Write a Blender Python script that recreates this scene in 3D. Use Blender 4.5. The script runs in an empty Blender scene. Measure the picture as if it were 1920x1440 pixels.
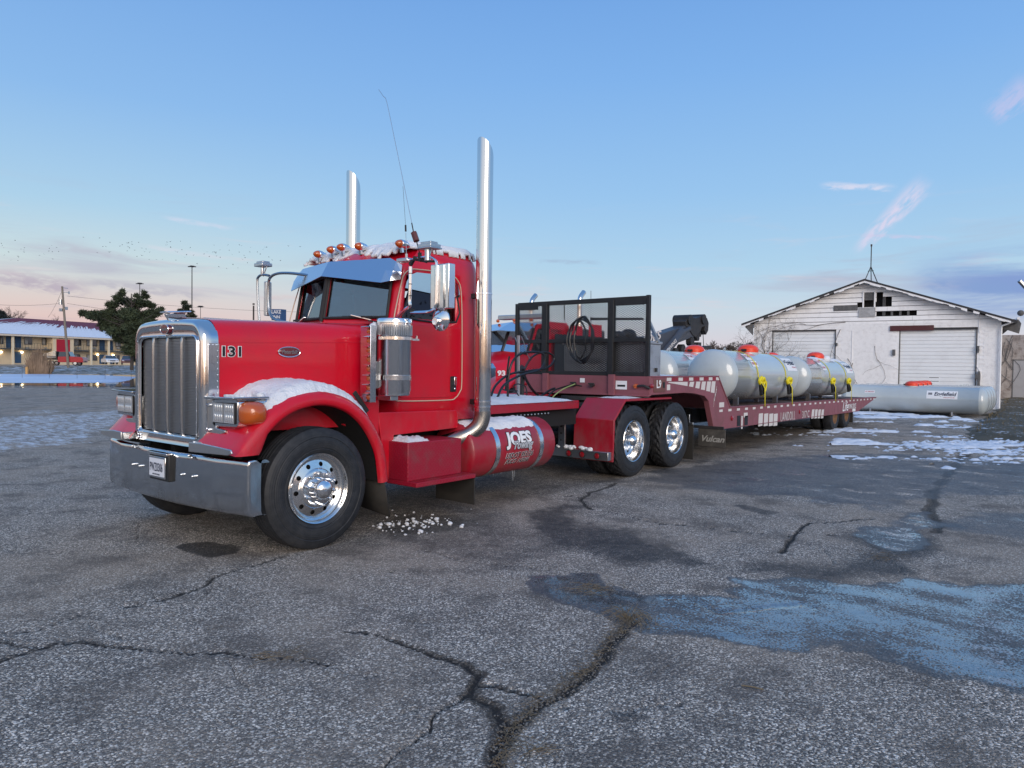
import bpy, math, random
import numpy as np
from mathutils import Vector, Matrix, Euler
random.seed(7); rng=np.random.default_rng(7)
sc=bpy.context.scene; COL=sc.collection
PI=math.pi
# ---------------------------------------------------------------- camera
F=1340.0
def _n(v): return v/np.linalg.norm(v)
_dY=_n(np.array([-1675.,54.,F])); _dX=_n(np.array([(F*F+54*20)/1675.,20.,F]))
_dZ=np.cross(_dX,_dY); _dZ=_dZ if _dZ[1]>0 else -_dZ
RM=np.array([_dX,_dY,_dZ]); HC=1.63
def ray(px,py): return RM@np.array([px-960.,720.-py,F])
_r=ray(595,1030); CAM=_r*(HC/_r[2]); CAM[2]=HC
CAM[0]*=1
_t=-HC/_r[2]; CAM=-_r*_t; CAM[2]=HC
def onax(px,py,ax,val):
    r=ray(px,py); return CAM+r*((val-CAM[ax])/r[ax])
def G(px,py): q=onax(px,py,2,0.0); return (float(q[0]),float(q[1]))        # measured point of the ground
def S(px,py,y=0.0): q=onax(px,py,1,y); return (float(q[0]),float(q[2]))    # (x,z) on a lengthwise plane
def Fx(px,py,x): q=onax(px,py,0,x); return (float(q[1]),float(q[2]))       # (y,z) on a crosswise plane
def depth_pt(px,py,d):
    r=RM@np.array([(px-960.)/F,(720.-py)/F,1.0]); return CAM+r*d
cam=bpy.data.cameras.new('camera'); cam.sensor_width=36; cam.lens=36*F/1920; cam.clip_start=.05; cam.clip_end=9000
camo=bpy.data.objects.new('camera',cam); COL.objects.link(camo); sc.camera=camo
cm=Matrix.Identity(4)
for i in range(3):
    cm[i][0]=RM[i,0]; cm[i][1]=RM[i,1]; cm[i][2]=-RM[i,2]; cm[i][3]=CAM[i]
camo.matrix_world=cm
FWD=_n(np.array([RM[0,2],RM[1,2]])); RGT=np.array([FWD[1],-FWD[0]])
# ---------------------------------------------------------------- view, world, sun
sc.view_settings.view_transform='Standard'; sc.view_settings.look='None'
sc.view_settings.exposure=0.0; sc.view_settings.gamma=1; sc.view_settings.use_curve_mapping=False
def lin(c):
    if isinstance(c,str): c=[int(c[i:i+2],16)/255 for i in (0,2,4)]
    return tuple((x/12.92 if x<=.04045 else ((x+.055)/1.055)**2.4) for x in c)+(1.0,)
class NT:
    def __init__(s,tree): s.t=tree; s.n=tree.nodes; s.l=tree.links
    def new(s,ty,**k):
        n=s.n.new(ty)
        for a,b in k.items(): setattr(n,a,b)
        return n
    def put(s,sock,v):
        if v is None: return
        if hasattr(v,'is_linked') or isinstance(v,bpy.types.NodeSocket): s.l.new(v,sock)
        else:
            try: sock.default_value=v
            except Exception: sock.default_value=(v,v,v,1) if sock.type=='RGBA' else (v,v,v)
    def m(s,op,a,b=None,c=None,clamp=False):
        n=s.new('ShaderNodeMath',operation=op); n.use_clamp=clamp
        s.put(n.inputs[0],a); s.put(n.inputs[1],b); s.put(n.inputs[2],c); return n.outputs[0]
    def mix(s,f,a,b,mode='MIX'):
        n=s.new('ShaderNodeMix',data_type='RGBA',blend_type=mode); n.clamp_factor=True
        s.put(n.inputs[0],f); s.put(n.inputs[6],a); s.put(n.inputs[7],b); return n.outputs[2]
    def ramp(s,f,stops,interp='LINEAR'):
        n=s.new('ShaderNodeValToRGB'); n.color_ramp.interpolation=interp; e=n.color_ramp.elements
        while len(e)<len(stops): e.new(.5)
        for i,(p,c) in enumerate(stops):
            e[i].position=p; e[i].color=c if len(c)==4 else (*c,1)
        s.put(n.inputs[0],f); return n.outputs[0]
    def step(s,f,a,b):
        n=s.new('ShaderNodeMapRange'); n.interpolation_type='SMOOTHSTEP'; n.clamp=True
        s.put(n.inputs[0],f); s.put(n.inputs[1],a); s.put(n.inputs[2],b); return n.outputs[0]
    def noise(s,vec,scale,detail=4,rough=.55,dist=0):
        n=s.new('ShaderNodeTexNoise'); s.put(n.inputs['Vector'],vec); n.inputs['Scale'].default_value=scale
        n.inputs['Detail'].default_value=detail; n.inputs['Roughness'].default_value=rough; n.inputs['Distortion'].default_value=dist
        return n.outputs[0]
    def vor(s,vec,scale,feature='F1',rnd=1.0):
        n=s.new('ShaderNodeTexVoronoi',feature=feature); s.put(n.inputs['Vector'],vec); n.inputs['Scale'].default_value=scale
        n.inputs['Randomness'].default_value=rnd; return n
    def mapping(s,vec,scale=(1,1,1),rot=(0,0,0),loc=(0,0,0)):
        n=s.new('ShaderNodeMapping'); s.put(n.inputs[0],vec); n.inputs['Scale'].default_value=scale
        n.inputs['Rotation'].default_value=rot; n.inputs['Location'].default_value=loc; return n.outputs[0]
    def bump(s,h,strength=.3,dist=.01,normal=None):
        n=s.new('ShaderNodeBump'); n.inputs['Strength'].default_value=strength; n.inputs['Distance'].default_value=dist
        s.put(n.inputs['Height'],h)
        if normal is not None: s.put(n.inputs['Normal'],normal)
        return n.outputs[0]
w=bpy.data.worlds.new('World'); sc.world=w; w.use_nodes=True
t=NT(w.node_tree); t.n.clear()
geo=t.new('ShaderNodeTexCoord').outputs['Generated']
sep=t.new('ShaderNodeSeparateXYZ'); t.l.new(geo,sep.inputs[0])
dx,dy,dz=sep.outputs
# components along the direction the photograph looks (fw), to its right (rt) and up (dz)
fw=t.m('ADD',t.m('MULTIPLY',dx,float(FWD[0])),t.m('MULTIPLY',dy,float(FWD[1])))
rt=t.m('ADD',t.m('MULTIPLY',dx,float(RGT[0])),t.m('MULTIPLY',dy,float(RGT[1])))
az=t.m('ARCTAN2',rt,fw); el=t.m('ARCSINE',dz)
eld=t.m('MULTIPLY',el,180/PI); azd=t.m('MULTIPLY',az,180/PI)
e01=t.m('DIVIDE',eld,60.0,clamp=True)
base=t.ramp(e01,[(0,lin('d6c9d2')),(.035,lin('d3d0da')),(.07,lin('c8d6e2')),(.13,lin('add0e9')),(.22,lin('97c3ec')),(.36,lin('7fb1ea')),(.5,lin('6c9fe0')),(.75,lin('6b9bd8')),(1,lin('709dd4'))])
pink=t.ramp(e01,[(0,lin('dfb6b4')),(.035,lin('e2bfbb')),(.07,lin('dccdca')),(.115,lin('c9dade')),(.18,lin('abcfe8')),(.3,lin('8bb9ea')),(.5,lin('6c9fe0')),(.75,lin('6b9bd8')),(1,lin('709dd4'))])
leftness=t.step(azd,12.0,-34.0)
skyc=t.mix(leftness,base,pink)
# thin bands of cloud low over the horizon
vv=t.new('ShaderNodeCombineXYZ'); t.l.new(az,vv.inputs[0]); t.l.new(t.m('MULTIPLY',el,9.0),vv.inputs[1])
nz=t.noise(vv.outputs[0],3.2,6,.55,.6); nz2=t.noise(t.mapping(vv.outputs[0],loc=(3,7,1),rot=(0,0,.08)),7.0,5,.6,.4)
lowband=t.m('MULTIPLY',t.step(eld,14.0,5.0),t.step(eld,0.5,2.0))
cl=t.m('MULTIPLY',t.m('MULTIPLY',t.step(nz,.5,.72),lowband),.75)
cl=t.m('MULTIPLY',cl,t.m('ADD',.25,t.m('MULTIPLY',t.step(t.m('ABSOLUTE',azd),12.0,26.0),.75)))
skyc=t.mix(t.m('MULTIPLY',cl,.85),skyc,lin('aeacc2'))
cl2=t.m('MULTIPLY',t.m('MULTIPLY',t.step(nz2,.56,.78),lowband),.45)
skyc=t.mix(cl2,skyc,lin('e3cfd4'))
# the larger violet bank low on the right
bank=t.m('MULTIPLY',t.step(azd,27.0,34.0),t.m('MULTIPLY',t.step(eld,9.0,6.6),t.step(eld,2.9,4.6)))
bank=t.m('MULTIPLY',bank,t.step(t.m('ADD',nz,t.m('MULTIPLY',nz2,.3)),.45,.72))
skyc=t.mix(t.m('MULTIPLY',bank,.95),skyc,lin('809ad0'))
def pdir(px,py):
    r=ray(px,py); r=r/np.linalg.norm(r); f_=r[0]*FWD[0]+r[1]*FWD[1]; g_=r[0]*RGT[0]+r[1]*RGT[1]
    return math.degrees(math.atan2(g_,f_)),math.degrees(math.asin(r[2]))
def streak(px0,py0,px1,py1,wd,col,k,rag=.5,w1=None):
    global skyc
    a0,e0=pdir(px0,py0); a1,e1=pdir(px1,py1); L=math.hypot(a1-a0,e1-e0); ux,uy=(a1-a0)/L,(e1-e0)/L
    ax=t.m('SUBTRACT',azd,a0); ay=t.m('SUBTRACT',eld,e0)
    u=t.m('ADD',t.m('MULTIPLY',ax,ux),t.m('MULTIPLY',ay,uy)); v=t.m('SUBTRACT',t.m('MULTIPLY',ay,ux),t.m('MULTIPLY',ax,uy))
    c=t.new('ShaderNodeCombineXYZ'); t.l.new(u,c.inputs[0]); t.l.new(v,c.inputs[1])
    nn=t.noise(t.mapping(c.outputs[0],scale=(.5,1.6,1),loc=(px0*.01,0,0)),1.6,5,.6,.3)
    un=t.m('DIVIDE',u,L)
    ww=t.m('ADD',wd,t.m('MULTIPLY',un,(w1 if w1 is not None else wd)-wd)) 
    vv_=t.m('ABSOLUTE',t.m('ADD',v,t.m('MULTIPLY',t.m('SUBTRACT',nn,.5),wd*1.6)))
    a=t.step(t.m('DIVIDE',vv_,ww),1.0,.15)
    b=t.m('MULTIPLY',t.step(un,0.0,.25),t.step(un,1.0,.7))
    f=t.m('MULTIPLY',t.m('MULTIPLY',a,b),t.m('MULTIPLY',t.step(nn,.30-.1*(1-rag),.62),k))
    skyc=t.mix(f,skyc,col)
pk=lin('cdc9e6')
streak(1595,480,1748,328,.5,lin('d6d4ec'),1.0,w1=1.15); streak(1530,347,1690,352,.36,lin('d2d8ee'),1.0); streak(1600,440,1790,447,.2,pk,.6)
streak(1850,228,1945,140,1.1,lin('bcc4ea'),.8); streak(295,405,450,431,.24,lin('ccd6ea'),.75); streak(250,458,440,487,.26,lin('d3d8e4'),.6)
streak(1000,489,1135,492,.25,lin('9fb3cf'),.6); streak(-40,512,190,545,.8,lin('b3a7b9'),.8); streak(90,455,260,485,.35,lin('b7b5c6'),.5)
streak(120,520,420,560,.5,lin('a9a6ba'),.55); streak(1700,510,1960,500,.5,lin('8fb0d8'),.6); streak(1710,528,1960,545,.7,lin('829fd0'),.7); streak(470,560,640,552,.3,lin('d8c2c4'),.5)
# afterglow in the west, behind the photographer
west=t.m('MULTIPLY',t.step(t.m('MULTIPLY',fw,-1.0),.12,1.0),1.0)
glow=t.ramp(e01,[(0,(1.9,1.05,.66)),(.05,(2.0,1.42,1.02)),(.14,(1.25,1.15,1.06)),(.35,(.82,.90,1.0)),(.7,(.60,.72,.92)),(1,(.45,.58,.85))])
skyc=t.mix(t.m('MULTIPLY',west,.85),skyc,glow)
nish=t.new('ShaderNodeTexSky',sky_type='NISHITA'); nish.sun_disc=False
SUN_EL=math.radians(9); SUN_DIR=-(FWD*math.cos(math.radians(18)) - RGT*math.sin(math.radians(18)))
nish.sun_elevation=SUN_EL; nish.sun_rotation=math.atan2(SUN_DIR[0],SUN_DIR[1])
belowc=t.mix(t.step(dz,-.01,-.03),skyc,(.06,.06,.065,1))
bg1=t.new('ShaderNodeBackground'); t.l.new(belowc,bg1.inputs[0]); bg1.inputs[1].default_value=1.0
bg2=t.new('ShaderNodeBackground'); t.l.new(nish.outputs[0],bg2.inputs[0]); bg2.inputs[1].default_value=.004
ad=t.new('ShaderNodeAddShader'); t.l.new(bg1.outputs[0],ad.inputs[0]); t.l.new(bg2.outputs[0],ad.inputs[1])
wo=t.new('ShaderNodeOutputWorld'); t.l.new(ad.outputs[0],wo.inputs[0])
sl=bpy.data.lights.new('sun','SUN'); sl.energy=1.9; sl.angle=math.radians(35); sl.color=(1,.90,.80)
so=bpy.data.objects.new('sun',sl); COL.objects.link(so)
sd=Vector((SUN_DIR[0]*math.cos(SUN_EL+.2),SUN_DIR[1]*math.cos(SUN_EL+.2),math.sin(SUN_EL+.2)))
so.rotation_euler=sd.to_track_quat('Z','Y').to_euler(); so.location=(-20,-30,25)
# ---------------------------------------------------------------- mesh helpers
class MB:
    def __init__(s): s.v=[]; s.f=[]
    def add(s,vs,fs):
        o=len(s.v); s.v+= [tuple(map(float,p)) for p in vs]; s.f+=[tuple(o+i for i in f) for f in fs]; return s
    def box(s,x0,x1,y0,y1,z0,z1):
        return s.add([(x0,y0,z0),(x1,y0,z0),(x1,y1,z0),(x0,y1,z0),(x0,y0,z1),(x1,y0,z1),(x1,y1,z1),(x0,y1,z1)],
          [(0,3,2,1),(4,5,6,7),(0,1,5,4),(1,2,6,5),(2,3,7,6),(3,0,4,7)])
    def obox(s,c,sz,rot=(0,0,0)):
        M=Euler(rot).to_matrix(); b=MB().box(-sz[0]/2,sz[0]/2,-sz[1]/2,sz[1]/2,-sz[2]/2,sz[2]/2)
        return s.add([Vector(c)+M@Vector(p) for p in b.v],b.f)
    def bar(s,p,q,w,h,up=(0,0,1)):
        p=Vector(p);q=Vector(q);d=(q-p).normalized();u=Vector(up)
        if abs(d.dot(u))>.98:u=Vector((1,0,0))
        a=d.cross(u).normalized(); b=a.cross(d).normalized()
        vs=[P+a*(i*w/2)+b*(j*h/2) for P in (p,q) for i,j in ((-1,-1),(1,-1),(1,1),(-1,1))]
        return s.add(vs,[(3,2,1,0),(4,5,6,7),(0,1,5,4),(1,2,6,5),(2,3,7,6),(3,0,4,7)])
    def prism(s,poly,ax,a,b):
        n=len(poly)
        def P(u,v,t): return (t,u,v) if ax==0 else ((u,t,v) if ax==1 else (u,v,t))
        vs=[P(u,v,a) for u,v in poly]+[P(u,v,b) for u,v in poly]
        return s.add(vs,[tuple(range(n)),tuple(range(2*n-1,n-1,-1))]+[(i,i+n,(i+1)%n+n,(i+1)%n) for i in range(n)])
    def loft(s,rings,closed=True,caps=(False,False)):
        n=len(rings[0]); vs=[p for r in rings for p in r]; fs=[]
        for i in range(len(rings)-1):
            for j in range(n if closed else n-1):
                k=(j+1)%n; fs.append((i*n+j,i*n+k,(i+1)*n+k,(i+1)*n+j))
        if caps[0]: fs.append(tuple(range(n-1,-1,-1)))
        if caps[1]: fs.append(tuple((len(rings)-1)*n+j for j in range(n)))
        return s.add(vs,fs)
    def frame_(s,p,d):
        d=Vector(d).normalized(); u=Vector((0,0,1)) if abs(d.z)<.9 else Vector((1,0,0))
        a=d.cross(u).normalized(); return a,d.cross(a).normalized()
    def cyl(s,p,q,r,n=16,r2=None,caps=True):
        p=Vector(p);q=Vector(q);a,b=s.frame_(p,q-p); r2=r if r2 is None else r2
        R=[[P+(a*math.cos(2*PI*i/n)+b*math.sin(2*PI*i/n))*rr for i in range(n)] for P,rr in ((p,r),(q,r2))]
        return s.loft(R,True,(caps,caps))
    def lathe(s,prof,o,d,n=32,caps=(False,False)):
        o=Vector(o);d=Vector(d).normalized();a,b=s.frame_(o,d)
        R=[[o+d*h+(a*math.cos(2*PI*i/n)+b*math.sin(2*PI*i/n))*r for i in range(n)] for r,h in prof]
        return s.loft(R,True,caps)
    def tube(s,path,r,n=8,sub=0,caps=True):
        P=[Vector(p) for p in path]
        if sub:
            Q=[]
            for i in range(len(P)-1):
                p0=P[max(i-1,0)];p1=P[i];p2=P[i+1];p3=P[min(i+2,len(P)-1)]
                for k in range(sub):
                    t_=k/sub; Q.append(.5*((2*p1)+(-p0+p2)*t_+(2*p0-5*p1+4*p2-p3)*t_*t_+(-p0+3*p1-3*p2+p3)*t_**3))
            Q.append(P[-1]); P=Q
        a=None; R=[]
        for i,p in enumerate(P):
            d=(P[min(i+1,len(P)-1)]-P[max(i-1,0)])
            if d.length<1e-9: d=Vector((0,0,1))
            d.normalize()
            if a is None: a,_=s.frame_(p,d)
            a=(a-d*a.dot(d)).normalized(); b=d.cross(a)
            rr=r(i/(len(P)-1)) if callable(r) else r
            R.append([p+(a*math.cos(2*PI*j/n)+b*math.sin(2*PI*j/n))*rr for j in range(n)])
        return s.loft(R,True,(caps,caps))
    def ball(s,c,r,n=12,m=8,sq=(1,1,1)):
        R=[]
        for i in range(m+1):
            th=PI*i/m; R.append([(c[0]+r*sq[0]*math.sin(th)*math.cos(2*PI*j/n),c[1]+r*sq[1]*math.sin(th)*math.sin(2*PI*j/n),c[2]+r*sq[2]*math.cos(th)) for j in range(n)])
        return s.loft(R)
    def xf(s,fn): s.v=[tuple(fn(p)) for p in s.v]; return s
    def mirror(s,yc=1.22):
        s.v=[(x,2*yc-y,z) for x,y,z in s.v]; s.f=[tuple(reversed(f)) for f in s.f]; return s
W={}
def thing(name,label,cat,loc=(0,0,0),group=None,rotz=0):
    o=bpy.data.objects.new(name,None); o.empty_display_size=.2; COL.objects.link(o); o.location=loc; o.rotation_euler=(0,0,rotz)
    o['label']=label; o['category']=cat
    if group: o['group']=group
    W[o.name]=Vector(loc); return o
def tag(o,label=None,cat=None,group=None,kind=None):
    for k,v in (('label',label),('category',cat),('group',group),('kind',kind)):
        if v: o[k]=v
    return o
def finish(me,smooth):
    if smooth:
        me.shade_smooth()
        if smooth<180: me.set_sharp_from_angle(angle=math.radians(smooth))
def obj(name,mb,mat,parent=None,smooth=35,bevel=None,local=False,loc=None,fix=True):
    """link a mesh; vertices are world coordinates unless local (then they are in the parent's frame)"""
    me=bpy.data.meshes.new(name); me.from_pydata(mb.v,[],mb.f); me.update()
    if fix:
        import bmesh
        bm=bmesh.new(); bm.from_mesh(me); bmesh.ops.remove_doubles(bm,verts=bm.verts,dist=1e-5)
        bmesh.ops.dissolve_degenerate(bm,edges=bm.edges,dist=1e-6)
        if len(bm.faces)<60000: bmesh.ops.recalc_face_normals(bm,faces=bm.faces)
        bm.to_mesh(me); bm.free()
    finish(me,smooth)
    if mat is not None: me.materials.append(mat)
    o=bpy.data.objects.new(name,me); COL.objects.link(o)
    if parent is not None:
        o.parent=parent
        if not local: o.location=-W.get(parent.name,Vector((0,0,0)))
    if loc is not None: o.location=Vector(loc)
    W[o.name]=Vector((0,0,0))
    if bevel:
        b=o.modifiers.new('bevel','BEVEL'); b.width=bevel; b.segments=2; b.limit_method='ANGLE'; b.angle_limit=math.radians(40)
    return o
def copy_obj(o,parent,loc=None,rot=None):
    c=o.copy(); COL.objects.link(c); c.parent=parent
    if loc is not None: c.location=loc
    if rot is not None: c.rotation_euler=rot
    W[c.name]=Vector((0,0,0)); return c
def copy_tree(o,parent=None):
    c=o.copy(); COL.objects.link(c); c.parent=parent; W[c.name]=W.get(o.name,Vector((0,0,0)))
    for ch in list(o.children): copy_tree(ch,c)
    return c
def slices(me,axis,step):
    import bmesh
    bm=bmesh.new(); bm.from_mesh(me); lo=min(v.co[axis] for v in bm.verts); hi=max(v.co[axis] for v in bm.verts); k=lo+step
    while k<hi:
        co=[0,0,0]; no=[0,0,0]; co[axis]=k; no[axis]=1
        bmesh.ops.bisect_plane(bm,geom=bm.verts[:]+bm.edges[:]+bm.faces[:],plane_co=co,plane_no=no); k+=step
    bm.to_mesh(me); bm.free()
def text(name,body,size,mat,parent,origin,right,up,depth=.002,bold=0.0,shear=0.0,width=None,align='CENTER',local=False,spacing=1.0):
    cu=bpy.data.curves.new(name,'FONT'); cu.body=body; cu.size=size; cu.align_x=align; cu.align_y='CENTER'
    cu.extrude=depth; cu.offset=bold; cu.shear=shear; cu.space_character=spacing; cu.resolution_u=3
    to=bpy.data.objects.new(name,cu); COL.objects.link(to)
    dg=bpy.context.evaluated_depsgraph_get(); me=bpy.data.meshes.new_from_object(to.evaluated_get(dg))
    bpy.data.objects.remove(to); bpy.data.curves.remove(cu)
    xs=[v.co.x for v in me.vertices]; wd=(max(xs)-min(xs)) if xs else 1
    k=(width/wd) if width else 1.0
    R_=Vector(right).normalized(); U=Vector(up).normalized(); N=R_.cross(U)
    for v in me.vertices: v.co=Vector(origin)+R_*(v.co.x*k)+U*v.co.y+N*v.co.z
    me.materials.clear(); me.materials.append(mat)
    o=bpy.data.objects.new(name,me); COL.objects.link(o)
    if parent is not None:
        o.parent=parent
        if not local: o.location=-W.get(parent.name,Vector((0,0,0)))
    W[o.name]=Vector((0,0,0)); return o
# ---------------------------------------------------------------- materials
def mat(name,col,rough=.5,metal=0.0,coat=0.0,spec=.5,emit=None,estr=1.0,dirt=0.0,dirtcol=(.12,.10,.09,1),dscale=3.0,bump=0.0,bscale=40.0,rvar=0.0,alpha=1.0,trans=0.0,hue=0.0,bdist=.004):
    m=bpy.data.materials.new(name); m.use_nodes=True; t=NT(m.node_tree); p=t.n['Principled BSDF']
    tc=t.new('ShaderNodeTexCoord').outputs['Object']
    c=tuple(col) if len(col)==4 else (*col,1)
    cs=c
    if hue: 
        nn=t.noise(tc,dscale*.7,5,.6); cs=t.mix(t.step(nn,.3,.7),c,tuple(max(0,x*(1-hue)) for x in c[:3])+(1,))
    if dirt:
        nn=t.noise(tc,dscale,8,.68,.4); f=t.m('MULTIPLY',t.step(nn,.42,.78),dirt); cs=t.mix(f,cs,dirtcol)
        t.l.new(t.m('ADD',rough,t.m('MULTIPLY',f,.5),clamp=True),p.inputs['Roughness'])
    elif rvar:
        nn=t.noise(tc,dscale,6,.6); t.l.new(t.m('ADD',rough,t.m('MULTIPLY',t.m('SUBTRACT',nn,.4),rvar),clamp=True),p.inputs['Roughness'])
    else: p.inputs['Roughness'].default_value=rough
    t.put(p.inputs['Base Color'],cs)
    p.inputs['Metallic'].default_value=metal; p.inputs['Coat Weight'].default_value=coat; p.inputs['Coat Roughness'].default_value=.06
    p.inputs['Specular IOR Level'].default_value=spec; p.inputs['Transmission Weight'].default_value=trans
    if emit is not None: p.inputs['Emission Color'].default_value=(*emit[:3],1); p.inputs['Emission Strength'].default_value=estr
    if bump: t.l.new(t.bump(t.noise(tc,bscale,5,.6),bump,bdist),p.inputs['Normal'])
    return m
M={}
M['red']=mat('red_truck_paint',lin('c80022'),.34,0,.55,spec=.35,dirt=.22,dirtcol=(.15,.03,.035,1),dscale=2.6,bump=.03,bscale=2.5,bdist=.02)
M['red_dull']=mat('red_frame_paint',lin('9c0a24'),.42,0,.3,dirt=.4,dirtcol=(.13,.05,.05,1),dscale=2.6)
M['maroon']=mat('faded_trailer_red',lin('884f59'),.55,0,.0,dirt=.45,dirtcol=(.10,.055,.05,1),dscale=1.9,bump=.1,bscale=18)
M['deck_wood']=mat('trailer_deck',(.07,.04,.035),.8,dirt=.6,dirtcol=(.16,.13,.12,1),dscale=4,bump=.3,bscale=25)
M['chrome']=mat('chrome',(.66,.67,.69),.06,1,bump=.035,bscale=3.5,rvar=.12,dscale=6,bdist=.02)
M['chrome_clean']=mat('polished_metal',(.84,.85,.87),.10,1,rvar=.12,dscale=9)
M['bumper']=mat('bumper_chrome',(.55,.57,.60),.09,1,dirt=.22,dirtcol=(.20,.20,.20,1),dscale=2.2,bump=.05,bscale=2.2,bdist=.02)
M['alu']=mat('brushed_aluminium',(.60,.61,.62),.32,1,dirt=.3,dirtcol=(.25,.25,.25,1),dscale=6)
M['alu_rim']=mat('polished_aluminium_rim',(.80,.80,.80),.13,1,dirt=.25,dirtcol=(.22,.2,.18,1),dscale=5)
M['steel_dark']=mat('dark_steel',(.03,.03,.033),.55,.3,dirt=.4,dscale=5)
M['black']=mat('black_paint',(.012,.012,.013),.5,dirt=.3,dirtcol=(.05,.05,.05,1),dscale=8)
M['rubber']=mat('black_rubber',(.018,.018,.02),.7,bump=.2,bscale=60)
M['hose']=mat('hose_rubber',(.012,.012,.014),.35)
M['mudflap']=mat('mudflap_rubber',(.022,.02,.018),.75,dirt=.4,dirtcol=(.07,.06,.05,1),dscale=6)
M['glass']=mat('tinted_glass',(.015,.02,.022),.03,0,spec=.8,coat=1)
M['snow']=mat('snow',(.80,.81,.85),.8,bump=.9,bscale=38,hue=.13,dscale=7,bdist=.02)
M['amber']=mat('amber_lens',lin('b4500a'),.18,coat=1,bump=.5,bscale=90)
M['amber_lit']=mat('amber_lens_glow',lin('e06a10'),.2,coat=1)
M['redlens']=mat('red_lens',lin('8e1420'),.2,coat=1,bump=.4,bscale=90)
M['lens']=mat('clear_led_lens',(.42,.44,.47),.15,.2,coat=1)
M['white']=mat('white_print',(.74,.74,.75),.5)
M['black_print']=mat('black_print',(.01,.01,.012),.4)
M['silver_print']=mat('silver_print',(.15,.155,.17),.35)
M['script_silver']=mat('script_silver',(.42,.43,.46),.4)
M['maroon_badge']=mat('maroon_badge',lin('5e0d1c'),.25,coat=1)
M['satin']=mat('satin_stainless',(.74,.75,.77),.20,1,bump=.03,bscale=3,rvar=.15,dscale=7,bdist=.02)
M['grille_dark']=mat('dark_radiator',(.008,.008,.009),.8)
M['mesh_metal']=mat('grille_screen_metal',(.42,.43,.45),.4,1)
M['bar_metal']=mat('grille_bar_metal',(.40,.41,.43),.22,1)
M['pinstripe']=mat('cream_door_seal',lin('c8b09a'),.45)
M['cream']=mat('cream_wall',lin('d3bfa0'),.8,dirt=.15,dscale=.6)
M['tank']=mat('pale_tank_paint',lin('b2babd'),.2,0,.7,dirt=.14,dirtcol=(.26,.25,.22,1),dscale=2.4,bump=.008,bscale=2,bdist=.02)
M['orange']=mat('orange_dome',lin('e8421c'),.35,coat=.4)
M['yellow']=mat('yellow_strap',lin('e0cf1e'),.6)
M['interior']=mat('cab_interior',(.05,.052,.055),.8)
M['label_white']=mat('white_label',(.78,.78,.79),.45)
M['navy']=mat('navy_print',lin('18233f'),.5)
M['redprint']=mat('red_print',lin('b0203a'),.5)
M['reflector']=mat('reflective_tape',(.66,.62,.60),.4)
M['redtape']=mat('red_reflective_tape',lin('8e1a2c'),.35)
# windscreen glass that lets the cab show through
def glassmat(name,tint,k):
    m=bpy.data.materials.new(name); m.use_nodes=True; t=NT(m.node_tree); t.n.clear()
    tr=t.new('ShaderNodeBsdfTransparent'); tr.inputs[0].default_value=tint
    gl=t.new('ShaderNodeBsdfGlossy'); gl.inputs['Roughness'].default_value=.02
    fr=t.new('ShaderNodeFresnel'); fr.inputs[0].default_value=1.5
    mx=t.new('ShaderNodeMixShader'); t.l.new(t.m('ADD',t.m('MULTIPLY',fr.outputs[0],1.2),k,clamp=True),mx.inputs[0])
    t.l.new(tr.outputs[0],mx.inputs[1]); t.l.new(gl.outputs[0],mx.inputs[2])
    o=t.new('ShaderNodeOutputMaterial'); t.l.new(mx.outputs[0],o.inputs[0]); return m
M['windscreen']=glassmat('windscreen_glass',(.55,.66,.66,1),.16)
M['sideglass']=glassmat('side_glass',(.035,.045,.045,1),.03)
def grime(m,z0,z1,k,col):
    t=NT(m.node_tree); p=t.n['Principled BSDF']; s=p.inputs['Base Color']; src=s.links[0].from_socket if s.links else tuple(s.default_value)
    tc=t.new('ShaderNodeTexCoord').outputs['Object']; q=t.new('ShaderNodeSeparateXYZ'); t.l.new(tc,q.inputs[0])
    n=t.noise(t.mapping(tc,scale=(1,1,.45)),6,8,.7,.3); f=t.m('MULTIPLY',t.step(q.outputs[2],z1,z0),t.m('MULTIPLY',t.step(n,.36,.70),k))
    t.l.new(t.mix(f,src,col),s)
    r=p.inputs['Roughness']
    if r.links: t.l.new(t.m('ADD',r.links[0].from_socket,t.m('MULTIPLY',f,.5),clamp=True),r)
grime(M['red'],.5,1.55,.32,(.20,.12,.12,1)); grime(M['red_dull'],.2,1.5,.40,(.17,.10,.10,1)); grime(M['bumper'],.35,.8,.5,(.16,.155,.15,1)); grime(M['maroon'],.3,1.3,.4,(.16,.11,.10,1))
M['pale_glass']=glassmat('pale_windscreen',(.75,.85,.85,1),.35)
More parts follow.
